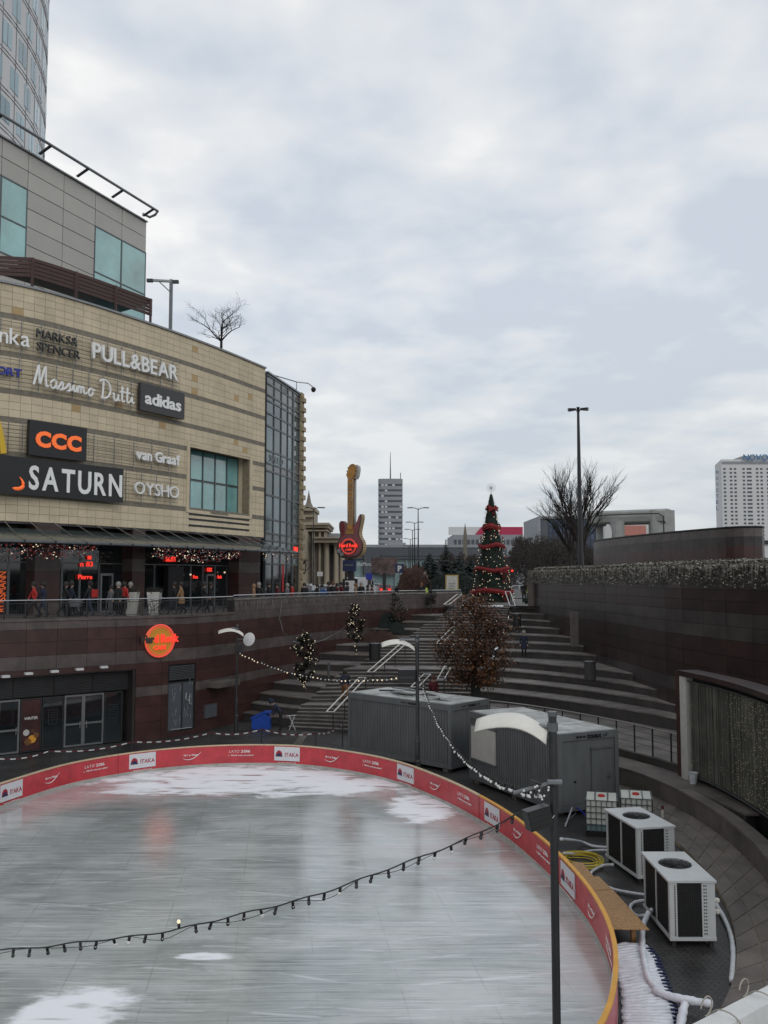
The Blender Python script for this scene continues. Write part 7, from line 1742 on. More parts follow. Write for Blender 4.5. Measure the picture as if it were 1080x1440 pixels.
# hotel
t = thing('white_hotel', 'tall white hotel slab with rows of small dark windows and a blue rooftop name sign', 'hotel', (*AT(1040, 740, 420)[:2], 6), world=True); D = 420
m = MB(); a0_, b0_, e0_ = AT(1014, 646, D), AT(1125, 646, D), AT(1005, 646, D + 22); xa, xb_, zt_ = a0_.x, b0_.x, a0_.z; m.prism([(xa, D), (xb_, D), (xb_ + 8, D + 28), (e0_.x + 8, D + 40), (e0_.x, D + 22)], 6, zt_)
m.build('wall', 'far_white', t); 
m = MB(); m.box(xa + .3, xb_, D - .25, D, zt_ - 2.2, zt_ - 1.0); m.build('roof_band', 'far_grey', t)
nc_ = 0
for cxp in (1020, 1029, 1035, 1047, 1053, 1056.5, 1066, 1072, 1081):
    x = AT(cxp, 700, D).x
    for r in range(20): z = zt_ - 4.4 - r * 1.86; m = MB(); m.box(x - .62, x + .5, D - .06, D + .02, z - .62, z + .25); m.build('window', 'far_dark', t)
m = MB(); a = AT(1041, 637, D + 5); m.box(a.x + 1.3, xb_, D + 5, D + 20, zt_, zt_ + 2.4); m.build('penthouse', 'far_grey', t)
a = AT(1071, 643, D - 1); lettering('NOVOTEL', T_((a.x + .3, D - 1, a.z)), 3.0, 'hotel_sign', t, width=53 * D / F, bold=.02, depth=.3)
a = AT(1009, 692, D); 
for k, ch in enumerate('NOVOTEL'): q = AT(1008.5, 664 + 8.4 * k, D - 1); lettering(ch, T_((q.x, D - 1.2, q.z)) @ Matrix.Rotation(R(-50), 4, 'Z'), 1.7, 'hotel_sign', t, width=1.1, bold=.01, depth=.1)
# concrete portal
t = thing('concrete_portal', 'rounded pale concrete portal frame with a thick tube leg rising behind the granite wall', 'structure', (*AT(890, 770, 118)[:2], 6), world=True); D = 118
def rbar(mb, a, b, w, h, n=14):
    a, b = Vector(a), Vector(b); d = (b - a); Mx = frame(a, d); vs = []; L_ = d.length
    for z in (0, L_):
        for k in range(n): an = 2 * PI * k / n; c, s = math.cos(an), math.sin(an); vs.append(Mx @ Vector((w / 2 * math.copysign(abs(c) ** .5, c), h / 2 * math.copysign(abs(s) ** .5, s), z)))
    mb.add(vs, [(k, (k + 1) % n, n + (k + 1) % n, n + k) for k in range(n)] + [tuple(range(n - 1, -1, -1)), tuple(range(n, 2 * n))])
m = MB(); a, b = AT(832, 729.5, D + 6), AT(940, 726, D); rbar(m, a, b, 3.4, 2.0); m.build('beam', 'concrete', t)
m = MB(); a, b = AT(930, 718, D + .2), AT(930, 850, D + .2); rbar(m, a, (a.x, a.y, 6), 1.9, 3.3); m.build('leg', 'concrete', t)
a = AT(868, 733, D + 2); m = MB(); m.tube([(a.x, a.y, 6), (a.x, a.y, a.z)], .95, 14); m.build('tube_leg', 'concrete', t); a = AT(843, 733, D + 6); m = MB(); m.tube([(a.x, a.y, 6), (a.x, a.y, a.z)], .5, 14); m.build('tube_leg', 'concrete', t)
m = MB(); P_ = [AT(838, 725, D + 4.0), AT(880, 723, D + .2 - 1.2), AT(926, 722, D - 1.8), AT(933, 726, D - 1.8), AT(934, 760, D - 1.8)]; m.tube(P_, .09, 5); m.build('dark_cable_pipe', 'black_metal', t)
a = AT(855, 751, D + 1); m = MB(); m.lathe(a, [(.9, 0), (.9, .15)], 18, 0, Matrix.Rotation(PI / 2, 4, 'X') @ Matrix.Diagonal((.55, 1.5, 1, 1))); m.build('white_disc', 'far_white', t)
t = thing('red_poster_building', 'low pale building with faded red lettering seen through the concrete portal', 'building', (*AT(890, 780, 260)[:2], 6), world=True); m = MB(); xa, xb_, zt_ = block(m, 846, 916, 736, 260, 20); m.build('wall', 'far_white', t); a, b = AT(877, 739, 259.7), AT(908, 753, 259.7); m = MB(); m.box(a.x, b.x, 259.3, 259.9, b.z, a.z); m.build('red_panel', 'faded_coral', t)
m = MB(); a, b = AT(843, 762, 140), AT(853, 800, 140); m.box(a.x, b.x, 140, 141, 6, a.z); m.build('post_panel', 'cloth_red', None, label='reddish poster panel low behind the bare tree', cat='poster')
m = MB(); a, b = AT(1066, 760, 90), AT(1090, 800, 90); m.box(a.x, b.x, 90, 92, 8, a.z - .35); k_ = m.build('wall', 'far_white', thing('white_kiosk', 'small white kiosk with dark flat roof at the right edge above the hedge', 'kiosk', (a.x, 90, 8), world=True)); m = MB(); m.box(a.x - .3, b.x, 89.7, 92.3, a.z - .348, a.z); m.build('flat_roof', 'black_metal', k_.parent)
# ================================================================ LAMP MASTS, SIGNS
def mast(label, px, top, D, n, arm, rb=.18, group=None, heads=1):
    q = AT(px, top, D); t = thing('lamp_mast', label, 'street lamp', (q.x, D, 6.05), group=group); h = q.z - 6.05; m = MB(); m.tube([(0, 0, 0), (0, 0, h * .45), (0, 0, h)], [rb, rb * .75, rb * .4], 8); m.build('pole', 'black_metal', t)
    for k in range(n):
        a = 2 * PI * k / n + .3 if n > 2 else PI * k; e = Vector((math.cos(a) * arm, math.sin(a) * arm, h + .12)); m = MB(); m.tube([(0, 0, h - .15), e * .5 + Vector((0, 0, h * .5)), e], .05, 4); ao = m.build('arm', 'black_metal', t)
        d = e.copy(); d.z = 0; d.normalize(); m = MB(); m.bar(e - d * .2, e + d * .65 + Vector((0, 0, -.03)), .34, .13); m.build('lamp_head', 'dark_steel', ao)
mast('tall tapering black lamp mast with a ring of lamps above the bare tree', 813, 577, 95, 6, .55, .34)
gm = 'row of lamp masts along the road'
for i, (px, top, D) in enumerate(((588, 715, 135), (583, 735, 165), (580, 745, 185), (577, 758, 215), (575, 768, 240))): mast(['nearest and tallest of the row of lamp masts beside the apartment tower', 'second lamp mast in the row beside the apartment tower', 'third lamp mast in the receding row', 'fourth lamp mast in the receding row', 'farthest and lowest lamp mast in the receding row'][i], px, top, D, 2, 1.0, .16, gm)
mast('double-headed street lamp in front of the pale palace', 441, 715, 110, 2, .75, .11)
mast('short street lamp right of the dark spruce', 618, 790, 100, 1, .5, .08)
def post_sign(name, label, px, y0, y1, D, w, h, mt, text=None, tmat='white_paint', legs=1, shape='box', cat='sign', fm=None):
    a = AT(px, y0, D); t = thing(name, label, cat, (a.x, D, 6.07)); z1 = a.z - 6.07; m = MB()
    for k in range(legs): x = 0 if legs == 1 else (-w * .4 + w * .8 * k); m.bar((x, .08, 0), (x, .08, z1 - h * .5), .08)
    m.build('post', 'grey_steel', t); m = MB()
    if shape == 'tri': m.prism([(-w / 2, z1 - h), (w / 2, z1 - h), (0, z1)], -.03, .03, 0, Matrix(((1, 0, 0, 0), (0, 0, 1, 0), (0, 1, 0, 0), (0, 0, 0, 1))))
    else: m.box(-w / 2, w / 2, -.05, .05, z1 - h, z1)
    p = m.build('sign_plate', mt, t)
    if fm: m = MB(); m.box(-w / 2 - .1, w / 2 + .1, -.04, .1, z1 - h - .12, z1 + .1); m.build('frame', fm, t)
    if text: lettering(text, T_((0, -.08, z1 - h / 2)), h * .62, tmat, p, bold=.05, depth=.03)
    return t
post_sign('parking_sign', 'square dark blue parking sign with white P in front of the glass building', 562, 793, 805, 100, 1.0, 1.0, 'sign_navy', 'P')
t = post_sign('framed_notice', 'yellow-framed notice board at the top left of the steps', 635.5, 810, 830, 79, .95, 1.15, 'cream_paint', fm='gold_frame', legs=2, cat='notice board'); 
for k in range(5): m = MB(); m.box(-.3, .3 - .1 * (k % 2), -.056, -.052, 1.75 - .16 * k, 1.80 - .16 * k); m.build('printed_line', 'mullion', t)
post_sign('warning_sign', 'triangular road sign on a thin post before the spruces', 597.5, 803, 811, 98, .7, .65, 'cream_paint', shape='tri'); post_sign('road_sign', 'small blue square road sign right of the guitar post', 519, 806, 815, 96, .7, .7, 'sign_blue'); post_sign('pale_road_sign', 'small pale rectangular sign above the crowd left of the guitar', 450, 804, 811, 90, .55, .45, 'white_paint')
a, b = AT(522, 784, 112), AT(559, 806, 112); t = thing('billboard', 'dark poster billboard left of the blue parking sign', 'billboard', ((a.x + b.x) / 2, 112, 6), world=True); m = MB(); m.box(a.x, b.x, 112, 112.3, b.z, a.z); m.build('poster', 'poster_mix', t); m = MB(); m.box((a.x + b.x) / 2 - .2, (a.x + b.x) / 2 + .2, 112.1, 112.4, 6, b.z - .0); m.build('post', 'black_metal', t); lettering('OPEN'[:0] + 'GNIEW', T_(((a.x + b.x) / 2, 111.9, b.z + .7)), .5, 'white_paint', t, width=2, depth=.03, joined=True) if False else None
q = AT(720, 803, 115); t = thing('traffic_light', 'traffic light showing red beside the Christmas tree', 'traffic light', (q.x, 115, 6.06)); h = q.z - 6.06; m = MB(); m.bar((0, 0, 0), (0, 0, h + .4), .1); m.build('post', 'grey_steel', t); m = MB(); m.box(-.18, .18, -.2, 0, h - .9, h + .25); m.build('signal_box', 'black_metal', t)
for k, mt in enumerate(('tail_red', 'black_plastic', 'black_plastic')): m = MB(); m.lathe((0, -.2, h + .03 - .33 * k), [(.14, 0), (.14, .03)], 12, 0, Matrix.Rotation(PI / 2, 4, 'X')); m.build('lens', mt, t)
for px, y0, D, lb in ((741, 800, 110, 'plain grey pole right of the traffic light'), (706, 803, 108, 'plain thin grey pole left of the Christmas tree foot')): pass
# ================================================================ CARS
def make_car(col, label, kind='sedan', lit=False):
    t = thing('parked_car' if not lit else 'moving_car', label, 'car', (0, 0, 0), group='cars on the road beyond the plaza')
    pr_ = [(-2.15, .35), (-2.15, .72), (-2.05, .92), (-1.55, .98), (-1.1, 1.40), (.45, 1.44), (1.1, 1.02), (1.95, .86), (2.15, .7), (2.15, .35), (1.8, .25), (-1.8, .25)]
    if kind == 'van': pr_ = [(-2.4, .4), (-2.4, 1.3), (-2.35, 2.25), (-2.0, 2.35), (1.2, 2.35), (1.6, 2.2), (2.0, 1.25), (2.4, 1.05), (2.45, .4), (1.9, .28), (-2.0, .28)]
    W0 = .86 if kind != 'van' else .95
    def hw(z): return W0 if z < 1.0 else W0 - (z - 1.0) * (.42 if kind != 'van' else .1)
    n = len(pr_); m = MB(); vs = [(x, -hw(z), z) for x, z in pr_] + [(x, hw(z), z) for x, z in pr_]; m.add(vs, [tuple(range(n)), tuple(range(2 * n - 1, n - 1, -1))] + [(i, i + n, (i + 1) % n + n, (i + 1) % n) for i in range(n)]); m.build('body', col, t)
    if kind == 'van': wins = [[(1.25, 1.35), (1.88, 1.35), (1.55, 2.1), (1.25, 2.1)], [(.2, 1.35), (1.1, 1.35), (1.1, 2.1), (.2, 2.1)]]; fr = [(2.0, 1.32), (1.62, 2.17)]; bk = [(-2.405, 1.4), (-2.37, 2.1)]
    else: wins = [[(-1.35, 1.02), (-.25, 1.02), (-.25, 1.36), (-1.0, 1.36)], [(-.15, 1.02), (.9, 1.02), (.38, 1.37), (-.15, 1.37)]]; fr = [(1.05, 1.05), (.5, 1.41)]; bk = [(-1.50, 1.03), (-1.13, 1.37)]
    for w in wins:
        for s in (-1, 1): m = MB(); v = [(x, s * (hw(z) + .008), z) for x, z in w] + [(x, s * (hw(z) - .03), z) for x, z in w]; k = len(w); m.add(v, [tuple(range(k)), tuple(range(2 * k - 1, k - 1, -1))] + [(i, (i + 1) % k, (i + 1) % k + k, i + k) for i in range(k)]); m.build('side_window', 'glass_dark', t)
    for (p, q), sg in ((fr, 1), (bk, -1)): o = .012 * sg; m = MB(); v = [(p[0] + o, -hw(p[1]) + .08, p[1]), (p[0] + o, hw(p[1]) - .08, p[1]), (q[0] + o, hw(q[1]) - .08, q[1]), (q[0] + o, -hw(q[1]) + .08, q[1])]; m.add(v + [(a - o * 3, b, c) for a, b, c in v], [(0, 1, 2, 3), (7, 6, 5, 4), (0, 4, 5, 1), (1, 5, 6, 2), (2, 6, 7, 3), (3, 7, 4, 0)]); m.build('windscreen' if sg > 0 else 'rear_window', 'glass_dark', t)
    e = 2.15 if kind != 'van' else 2.4
    for x in (-e * .63, e * .63):
        for s in (-1, 1): m = MB(); m.lathe((x, s * (W0 - .09), .33), [(.33, -.1), (.33, .1)], 14, 0, Matrix.Rotation(PI / 2, 4, 'X')); wo = m.build('wheel', 'rubber', t); m = MB(); m.lathe((x, s * (W0 - .09), .33), [(.2, -.105), (.2, .105)], 10, 0, Matrix.Rotation(PI / 2, 4, 'X')); m.build('rim', 'galvanised', wo)
    for s in (-1, 1):
        m = MB(); m.box(-e - .02, -e + .06, s * W0 * .62 - .17, s * W0 * .62 + .17, .66, .84); m.build('tail_light', 'tail_red' if lit else 'cloth_maroon', t); m = MB(); m.box(e - .08, e + .015, s * W0 * .65 - .18, s * W0 * .65 + .18, .6, .74); m.build('headlight', 'bulb_white', t)
    m = MB(); m.box(-e - .02, -e + .02, -.26, .26, .5, .61); m.build('number_plate', 'white_paint', t); return t
GC = {'silver': make_car('car_silver', 'x'), 'white': make_car('car_white', 'x'), 'black': make_car('car_black', 'x'), 'blue': make_car('car_blue', 'x'), 'red': make_car('car_red', 'x', lit=True), 'van': make_car('car_white', 'x', 'van')}
used = set()
def car(k, px, py, D, rz, label):
    q = AT(px, py, D); src = GC[k]
    if k not in used: used.add(k); c = src; c.location = (q.x, D, 6.06); c.rotation_euler = (0, 0, R(rz)); c['label'] = label
    else: c = copy_tree(src, None, (q.x, D, 6.06), R(rz), label)
car('red', 540, 822, 118, 95, 'red car with glowing tail lights driving away in the middle of the road'); car('silver', 728, 829, 101, 170, 'silver hatchback turning behind the Christmas tree on its right'); car('white', 454, 815, 100, 20, 'white car just left of the guitar post, front of its row')
car('silver', 461, 808, 118, 25, 'silver car parked behind the white car left of the guitar'); car('van', 508, 806, 120, 60, 'white delivery van right behind the guitar post'); car('blue', 433, 818, 92, 80, 'dark car nearest the glazed corner of the mall'); car('white', 432, 800, 125, 80, 'small white car farther up the side street by the palace')
car('black', 520, 808, 150, 85, 'black car far along the road right of the van'); car('silver', 650, 826, 112, 10, 'silver car half hidden behind the yellow-framed notice'); car('black', 672, 825, 108, 5, 'black car just left of the Christmas tree foot'); car('black', 748, 818, 125, 5, 'dark car behind the man in black at the steps top'); car('silver', 528, 812, 135, 85, 'silver car ahead of the red car'); car('black', 618, 826, 106, 0, 'dark car behind the warning sign'); car('blue', 480, 812, 112, 30, 'dark blue car directly behind the guitar post')
# road: asphalt lanes with painted lines
m = MB(); m.add([(-24, 96, 6.064), (40, 96, 6.064), (40, 107.9, 6.064), (-24, 107.9, 6.064)], [(0, 1, 2, 3)]); m.build('road', 'asphalt', kind='structure')
m = MB(); 
for k in range(9): m.add([(14.5 + k * .9, 88, 6.068), (15.0 + k * .9, 88, 6.068), (15.6 + k * .9, 95, 6.068), (15.1 + k * .9, 95, 6.068)], [(0, 1, 2, 3)])
m.build('crossing_stripes', 'cream_paint', None, kind='structure')
m = MB(); m.box(-4, 40, 95.8, 96.0, 6.0, 6.18); m.build('kerb', 'lowwall_stone', kind='structure')
# ================================================================ PEOPLE
def body_mesh(J, E, Rr, reg, key):
    """one continuous skinned body; regions pick skin / jacket / trousers / shoes"""
    names = list(J); me = bpy.data.meshes.new('b'); me.from_pydata([J[n] for n in names], [(names.index(a), names.index(b)) for a, b in E], []); o = bpy.data.objects.new('b', me); COL.objects.link(o)
    md = o.modifiers.new('s', 'SKIN'); md.use_smooth_shade = True; o.modifiers.new('u', 'SUBSURF').levels = 1
    for i, n in enumerate(names): me.skin_vertices[0].data[i].radius = (Rr[n], Rr[n] * (1.0 if n not in ('pelvis', 'chest', 'belly') else .72)); me.skin_vertices[0].data[i].use_root = (n == 'pelvis')
    dg = bpy.context.evaluated_depsgraph_get(); r = bpy.data.meshes.new_from_object(o.evaluated_get(dg)); bpy.data.objects.remove(o)
    V = [v.co.copy() for v in r.vertices]; Fc = [tuple(p.vertices) for p in r.polygons]; ms = []
    segs = [(Vector(J[a]), Vector(J[b]), reg[(a, b)]) for a, b in E]
    for f in Fc:
        c = sum((V[i] for i in f), Vector()) / len(f); best = min(segs, key=lambda s: (c - (s[0] + (s[1] - s[0]) * max(0, min(1, (c - s[0]).dot(s[1] - s[0]) / max((s[1] - s[0]).length_squared, 1e-6))))).length); ms.append(best[2])
    m = MB(); m.v = V; m.f = Fc; m.m = ms
    for sd in ('l', 'r'):   # five fingers on each hand
        h = Vector(J['hand_' + sd]); w = Vector(J['wrist_' + sd]); d = (h - w).normalized(); s = Vector((0, 1, 0)) if abs(d.y) < .8 else Vector((1, 0, 0)); s = (s - d * s.dot(d)).normalized(); n_ = d.cross(s)
        for k, (o_, L_) in enumerate(((-.03, .065), (-.01, .08), (.01, .085), (.03, .075))): b = h + s * o_; m.tube([b - d * .02, b + d * L_ * .5 + n_ * .01, b + d * L_ + n_ * .03], [.010, .009, .006], 4, 0)
        b = w + d * .03 + s * .03; m.tube([b, b + s * .03 + d * .03, b + s * .035 + d * .06], [.012, .010, .007], 4, 0)
    # nose, ears
    hd = Vector(J['head']); fx = Vector(J['_face']) if '_face' in J else Vector((1, 0, 0))
    r2 = m.mesh('body_' + key, ['skin', 'cloth_black', 'cloth_jeans', 'rubber']); r2.polygons.foreach_set('use_smooth', [True] * len(r2.polygons)); return r2
def pose(lean=0.0, stride=.0, arms=.2, bend=0, sit=False):
    """faces +x"""
    c = lambda x, y, z: (x, y, z); hip = .95 if not sit else .5; bx = math.sin(bend) ; bz = math.cos(bend)
    J = {}; J['pelvis'] = c(0, 0, hip)
    def up(d, y=0): return c(bx * d + lean * d, y, hip + bz * d)
    J['belly'] = up(.18); J['chest'] = up(.40); J['neck'] = up(.56); J['head'] = (up(.66)[0] + .02 + .05 * bx, 0, up(.66)[2]); J['crown'] = (up(.78)[0] + .03 + .08 * bx, 0, up(.78)[2])
    for s, sg in (('l', 1), ('r', -1)):
        J['sh_' + s] = up(.47, .19 * sg); a = arms * sg * (1 if stride else .3) + bend * .5
        ex, ez = up(.47)[0] - math.sin(a) * .28 + (.1 if bend else 0), up(.47)[2] - .28 * math.cos(a); J['elbow_' + s] = (ex, .24 * sg, ez); fa = -a * .2 + .35 + (bend * .3)
        J['wrist_' + s] = (ex + math.sin(fa) * .25, .24 * sg, ez - math.cos(fa) * .25); J['hand_' + s] = (ex + math.sin(fa) * .32, .235 * sg, ez - math.cos(fa) * .33)
        J['hip_' + s] = (0, .09 * sg, hip - .05)
        if sit: J['knee_' + s] = (.42, .11 * sg, .5); J['ankle_' + s] = (.44, .11 * sg, .09); J['toe_' + s] = (.60, .12 * sg, .05)
        else:
            st = stride * sg; kx = math.sin(st) * .43 + .06; kz = hip - .05 - math.cos(st) * .43; J['knee_' + s] = (kx, .1 * sg, kz); ax = math.sin(st) * .82 if st > 0 else math.sin(st) * .82 - .05; az = .09 if st >= 0 else .16
            J['ankle_' + s] = (ax, .1 * sg, az); J['toe_' + s] = (ax + .16, .11 * sg, az - .04 if st >= 0 else .05)
    E = [('pelvis', 'belly'), ('belly', 'chest'), ('chest', 'neck'), ('neck', 'head'), ('head', 'crown')]; reg = {E[0]: 1, E[1]: 1, E[2]: 1, E[3]: 0, E[4]: 0}
    for s in 'lr':
        for a, b, r in (('chest', 'sh_', 1), ('sh_', 'elbow_', 1), ('elbow_', 'wrist_', 1), ('wrist_', 'hand_', 0), ('pelvis', 'hip_', 2), ('hip_', 'knee_', 2), ('knee_', 'ankle_', 2), ('ankle_', 'toe_', 3)):
            e = (a if not a.endswith('_') else a + s, b + s); E.append(e); reg[e] = r
    Rr = dict(pelvis=.165, belly=.16, chest=.185, neck=.07, head=.095, crown=.075)
    for s in 'lr': Rr.update({'sh_' + s: .085, 'elbow_' + s: .058, 'wrist_' + s: .042, 'hand_' + s: .036, 'hip_' + s: .10, 'knee_' + s: .068, 'ankle_' + s: .05, 'toe_' + s: .04})
    return J, E, Rr, reg
POSES = {}
for k, a in dict(walk=dict(stride=.42, arms=.5, lean=.06), walk2=dict(stride=-.3, arms=-.4, lean=.05), stand=dict(), bent=dict(bend=.75, arms=0), sit=dict(sit=True, lean=.05)).items():
    J, E, Rr, reg = pose(**a); POSES[k] = (body_mesh(J, E, Rr, reg, k), Vector(J['head']), J)
def hairm(mt, hat=False):
    k = ('hair', mt, hat)
    if k not in GLY:
        m = MB(); m.lathe((-.02, 0, .0), [(.125, -.03), (.135, .05), (.12, .12), (.07, .17), (.01, .19)] if not hat else [(.13, .0), (.14, .06), (.13, .14), (.09, .2), (.05, .22), (.05, .26), (.01, .27)], 10); m.lathe((-.05, 0, -.08), [(.09, 0), (.115, .05), (.12, .1)], 8); GLY[k] = m.mesh('hair', mt)
    return GLY[k]
def person(label, P0, rz, ps='stand', top='cloth_black', legs='cloth_jeans', hair='hair_dark', hat=False, h=1.74, group=None, coat=False, bag=None, name='person', grp=None):
    me, hd, J = POSES[ps]; t = thing(name, label, 'person', P0, R(rz), group); sc = h / 1.76; t.scale = (sc, sc, sc)
    b = link('body', me, t)
    for i, mt in ((1, top), (2, legs)): b.material_slots[i].link = 'OBJECT'; b.material_slots[i].material = G(mt)
    o = link('hat' if hat else 'hair', hairm(hair, hat), t); o.matrix_basis = T_(hd + Vector((0, 0, .04))) @ (Matrix.Rotation(.75, 4, 'Y') if ps == 'bent' else Matrix.Identity(4))
    if coat: m = MB(); m.lathe((0, 0, 0), [(.25, .62), (.22, .85), (.19, 1.02)], 12, 0, Matrix.Diagonal((.8, 1, 1, 1))); m.build('coat_skirt', top, t)
    m = MB(); m.sphere(hd + Vector((.105, 0, -.0)), .018, 5); m.sphere(hd + Vector((0, .098, 0)), .022, 5); m.sphere(hd + Vector((0, -.098, 0)), .022, 5); m.build('nose_and_ears', 'skin', t, kind='stuff')
    m = MB(); m.sphere(hd + Vector((.092, .035, .025)), .011, 5); m.sphere(hd + Vector((.092, -.035, .025)), .011, 5); m.build('eyes', 'hair_dark', t, kind='stuff')
    if bag: m = MB(); m.box(-.34, -.14, -.16, .16, 1.0, 1.42); m.build('backpack', bag, t)
    return t
def dk(px, py, off): s, _ = wallL.hit(px, py); q = wallL.at(s, -off); r = ray(px, py); t = q.y / r.y; return Vector((r.x * t, q.y, deckz(q.y)))
gpl = 'people walking along the promenade'
for px, off, rz, ps, top, legs, hair, hat, lb, kw in (
    (48, 2.2, 200, 'walk', 'cloth_red', 'cloth_black', 'hair_dark', False, 'person in a bright red jacket striding left in front of the red granite pier', {}),
    (61, 2.6, 190, 'walk2', 'cloth_navy', 'cloth_jeans', 'hair_dark', False, 'person in a dark navy jacket walking just right of the red jacket', {}),
    (91, 3.2, 20, 'walk', 'cloth_black', 'cloth_black', 'hair_dark', False, 'person all in black walking right, left of the pair of glass doors', {}),
    (99, 3.5, 10, 'walk2', 'cloth_navy', 'cloth_black', 'hair_dark', True, 'person in a dark hat pushing a pram past the dark shop front', {}),
    (127, 2.6, 170, 'walk2', 'cloth_black', 'cloth_jeans', 'cloth_black', True, 'person in a black hat with a red rucksack in front of the cafe window', dict(bag='cloth_red')),
    (156, 5.0, 240, 'stand', 'cloth_grey', 'cloth_grey', 'hair_dark', False, 'person in light grey standing by the open glass door', dict(h=1.55)),
    (166, 2.2, 240, 'stand', 'cloth_black', 'cloth_black', 'hair_grey', False, 'white-haired person in a long black coat', dict(coat=True)),
    (174, 2.6, 60, 'stand', 'cloth_red', 'cloth_black', 'hair_dark', False, 'person in a pinkish red jacket right beside the white-haired one', {}),
    (183, 6.0, 200, 'stand', 'cloth_black', 'cloth_black', 'hair_grey', False, 'grey-haired person sitting farther back against the shop window', {}),
    (246, 3.0, 180, 'walk', 'cloth_black', 'cloth_jeans', 'hair_dark', False, 'person in black just left of the tan coat', {}),
    (255, 2.4, 190, 'walk2', 'cloth_tan', 'cloth_black', 'hair_dark', False, 'person in a tan coat walking past the neon signs', dict(coat=True)),
    (286, 2.8, 10, 'walk', 'cloth_black', 'cloth_black', 'hair_dark', False, 'left person of the dark pair before the right glass door', {}),
    (295, 2.8, 20, 'walk2', 'cloth_black', 'cloth_black', 'hair_dark', False, 'right person of the dark pair before the right glass door', {})):
    person(lb, dk(px, 850, off), rz, ps, top, legs, hair, hat, group=gpl, **kw)
gcr = 'people gathered behind the wall-top rail'
crowd = [(357, 3.5, 'cloth_tan', 'cloth_tan', 'person with light hair at the foot of the granite corner pier'), (364, 2.4, 'cloth_black', 'hair_grey', 'person in black with pale scarf beside the granite corner pier'), (378, 3.0, 'cloth_black', 'hair_dark', 'dark figure before the glazed corner, left of the maroon one'), (390, 3.2, 'cloth_maroon', 'hair_dark', 'person in a maroon jacket before the glazed corner'), (404, 2.2, 'cloth_grey', 'hair_grey', 'person with pale hair at the right of the glazed corner'), (411, 2.0, 'cloth_red', 'hair_dark', 'person in a red coat at the right of the glazed corner'), (428, 2.4, 'cloth_black', 'hair_dark', 'person in a black coat right of the stone edge'), (434, 3.4, 'cloth_grey', 'hair_grey', 'person in a grey coat right of the stone edge'), (446, 2.6, 'cloth_black', 'hair_dark', 'person in black next to the blue rucksack'), (453, 2.2, 'cloth_blue', 'hair_dark', 'person with a bright blue jacket and rucksack'), (462, 2.8, 'cloth_black', 'hair_dark', 'person in black left of the tall brown-haired one'), (468, 2.2, 'cloth_black', 'leaf_brown', 'tall brown-haired person left of the guitar post'), (474, 2.8, 'cloth_maroon', 'hair_dark', 'person in a dark red coat left of the guitar post'), (480, 3.4, 'cloth_maroon', 'hair_dark', 'second person in dark red close to the guitar post'), (488, 3.0, 'cloth_black', 'hair_dark', 'person in black directly under the framed notice'), (500, 3.2, 'cloth_tan', 'leaf_orange', 'person in a tan jacket under the guitar notice'), (508, 2.6, 'cloth_black', 'hair_grey', 'person in black just right of the guitar notice'), (517, 3.0, 'cloth_black', 'hair_dark', 'person in black farther right of the guitar notice'), (523, 3.6, 'cloth_maroon', 'hair_dark', 'rightmost person of the group by the guitar'), (593, 3.0, 'cloth_black', 'leaf_orange', 'person with ginger hair near the end of the wall-top rail'), (600, 3.4, 'cloth_lime', 'hair_dark', 'small figure with a pale yellow-green top near the end of the rail')]
for i, (px, off, top, hr, lb) in enumerate(crowd): person(lb, dk(px, 838, off), [180, 250, 20, 200, 160][i % 5], 'stand', top, 'cloth_black', hr, h=random.uniform(1.6, 1.82), group=gcr, bag='cloth_blue' if px == 453 else None)
gst = 'people on and around the steps'
q = PZ(395, 1027, 0); person('person in dark clothes bending over beside the blue bin', q, 180, 'bent', 'cloth_navy', 'cloth_black', 'cloth_navy', True, h=1.8, group=gst)
fr_ = thing('folding_stand', 'small white folding frame standing by the bending person', 'stand', q + Vector((.55, 0, 0))); m = MB()
for a, b in (((-.1, 0, .8), (.25, 0, 0)), ((.2, .05, .8), (-.1, .05, 0)), ((-.25, .02, .78), (.3, .02, .82))): m.bar(a, b, .03)
m.build('frame', 'white_paint', fr_)
def onst(px, py, D): q = AT(px, py, D); return q
person('person in a navy coat and tan boots climbing beside the lowest handrail', AT(485, 987, 50.6), 100, 'walk', 'cloth_navy', 'leaf_orange', 'hair_dark', h=1.75, group=gst)
person('person in dark red sitting on the steps behind the plain container', AT(610, 985, 49.3), 250, 'sit', 'cloth_maroon', 'cloth_black', 'leaf_brown', h=1.75, group=gst)
person('person in a dark fur-collared coat standing on the right-hand tiers', AT(737, 925, 58.6), 260, 'stand', 'cloth_navy', 'cloth_black', 'hair_grey', h=1.72, group=gst, coat=True)
person('man in black standing at the top of the steps by the green bag', AT(737, 848, 79), 80, 'walk2', 'cloth_black', 'cloth_black', 'hair_dark', h=1.82, group=gst)
person('worker in a lime yellow vest bending at the wall end', AT(748, 848, 79), 200, 'bent', 'cloth_lime', 'cloth_black', 'hair_dark', h=1.8, group=gst)
q = AT(744, 848, 78.4); m = MB(); m.lathe((0, 0, 0), [(.3, 0), (.5, .15), (.52, .45), (.3, .6), (.1, .62)], 10); o = m.build('bag_body', 'fir_green', thing('green_sack', 'dark green sack lying at the top of the steps', 'sack', (q.x, q.y, 6.07)))
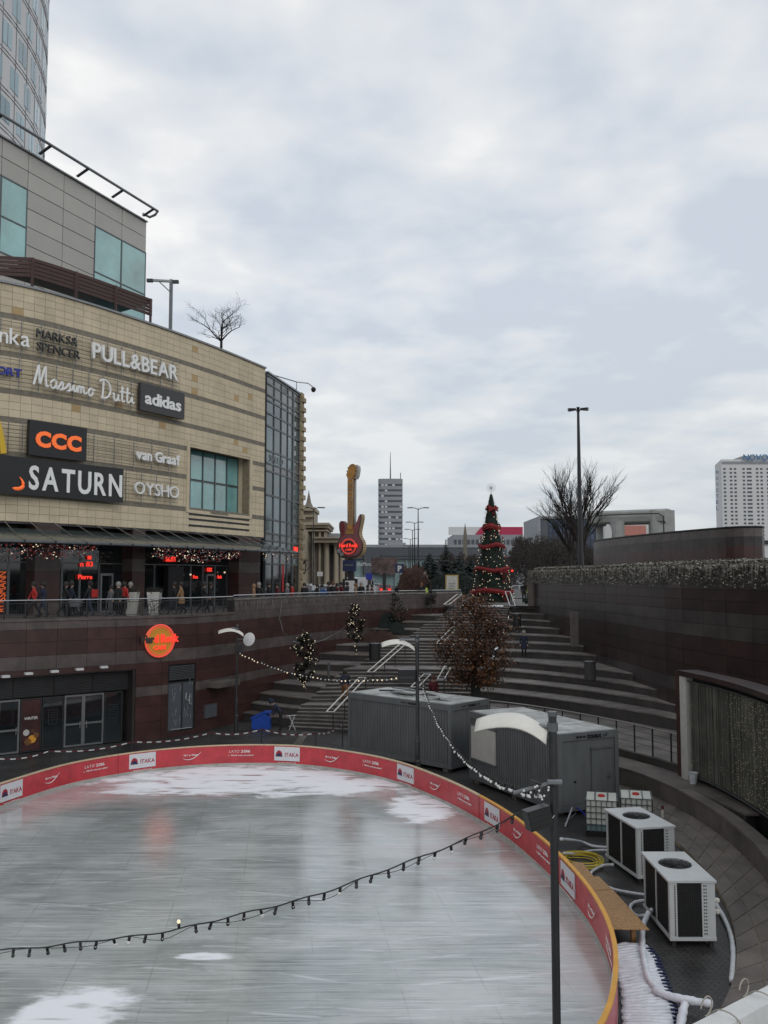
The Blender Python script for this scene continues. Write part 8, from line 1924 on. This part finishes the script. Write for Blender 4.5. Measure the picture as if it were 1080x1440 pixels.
# a pram
q = dk(104, 850, 3.3); t = thing('pram', 'dark pram being pushed past the shop windows', 'pram', q); m = MB(); m.prism([(-.35, .5), (.35, .5), (.42, .75), (.1, .95), (-.4, .7)], -.22, .22, 0, Matrix.Rotation(PI / 2, 4, 'X')); m.build('carrycot', 'cloth_grey', t); m = MB(); m.bar((-.3, 0, .5), (.25, 0, .15), .03); m.bar((.3, 0, .5), (-.25, 0, .15), .03); m.bar((-.35, 0, .65), (-.7, 0, 1.0), .03); m.build('frame', 'grey_steel', t)
for x in (-.3, .3):
    for y in (-.22, .22): m = MB(); m.lathe((x, y, .13), [(.13, -.02), (.13, .02)], 10, 0, Matrix.Rotation(PI / 2, 4, 'X')); m.build('wheel', 'rubber', t)
# bicycles
def bike():
    t = thing('bicycle', 'x', 'bicycle', (0, 0, 0), group='bicycles leaning at the promenade rail'); 
    for x in (-.5, .52): m = MB(); m.tube([(x + math.cos(a) * .33, 0, .34 + math.sin(a) * .33) for a in [2 * PI * i / 20 for i in range(21)]], .018, 4, caps=False); wo = m.build('wheel', 'rubber', t); m = MB(); [m.bar((x - math.cos(a) * .32, 0, .34 - math.sin(a) * .32), (x + math.cos(a) * .32, 0, .34 + math.sin(a) * .32), .005) for a in [PI * i / 7 for i in range(7)]]; m.build('spokes', 'galvanised', wo)
    m = MB(); [m.tube([a, b], .018, 5) for a, b in (((-.5, 0, .34), (-.18, 0, .8)), ((-.5, 0, .34), (.0, 0, .3)), ((0, 0, .3), (-.2, 0, .88)), ((-.18, 0, .8), (.4, 0, .82)), ((0, 0, .3), (.4, 0, .75)), ((.38, 0, .92), (.52, 0, .34)))]; m.build('frame', 'black_metal', t)
    m = MB(); m.box(-.32, -.08, -.06, .06, .88, .93); m.build('saddle', 'black_plastic', t); m = MB(); m.tube([(.3, -.28, .98), (.38, 0, .95), (.3, .28, .98)], .014, 5); m.build('handlebar', 'galvanised', t); return t
b0 = bike(); q = dk(218, 850, 1.0); b0.location = q; b0.rotation_euler = (0, 0, R(38)); b0['label'] = 'left bicycle parked at the promenade rail by the white planters'
q = dk(236, 850, 1.1); copy_tree(b0, None, q, R(42), 'right bicycle parked at the promenade rail, left of the tan coat')
for px, lb in ((185, 'white tapered planter right of the pinkish red jacket'), (217, 'white tapered planter behind the left bicycle')):
    q = dk(px, 850, 3.4); t = thing('white_planter', lb, 'planter', q, group='white planters on the promenade'); m = MB(); m.lathe((0, 0, 0), [(.32, 0), (.48, 1.25), (.42, 1.25), (.4, 1.15)], 4, 0, Matrix.Rotation(PI / 4, 4, 'Z')); m.build('planter_box', 'cream_paint', t); L_ = MB()
    for k in range(150): a = random.random() * 6.28; r = random.random() * .35; L_.add([(math.cos(a) * r, math.sin(a) * r, 1.15), (math.cos(a) * r + .05, math.sin(a) * r, 1.15), (math.cos(a) * r * 1.6, math.sin(a) * r * 1.6, 1.35 + random.random() * .25)], [(0, 1, 2)])
    L_.build('foliage', 'leaf_dark', t, kind='stuff')
# end
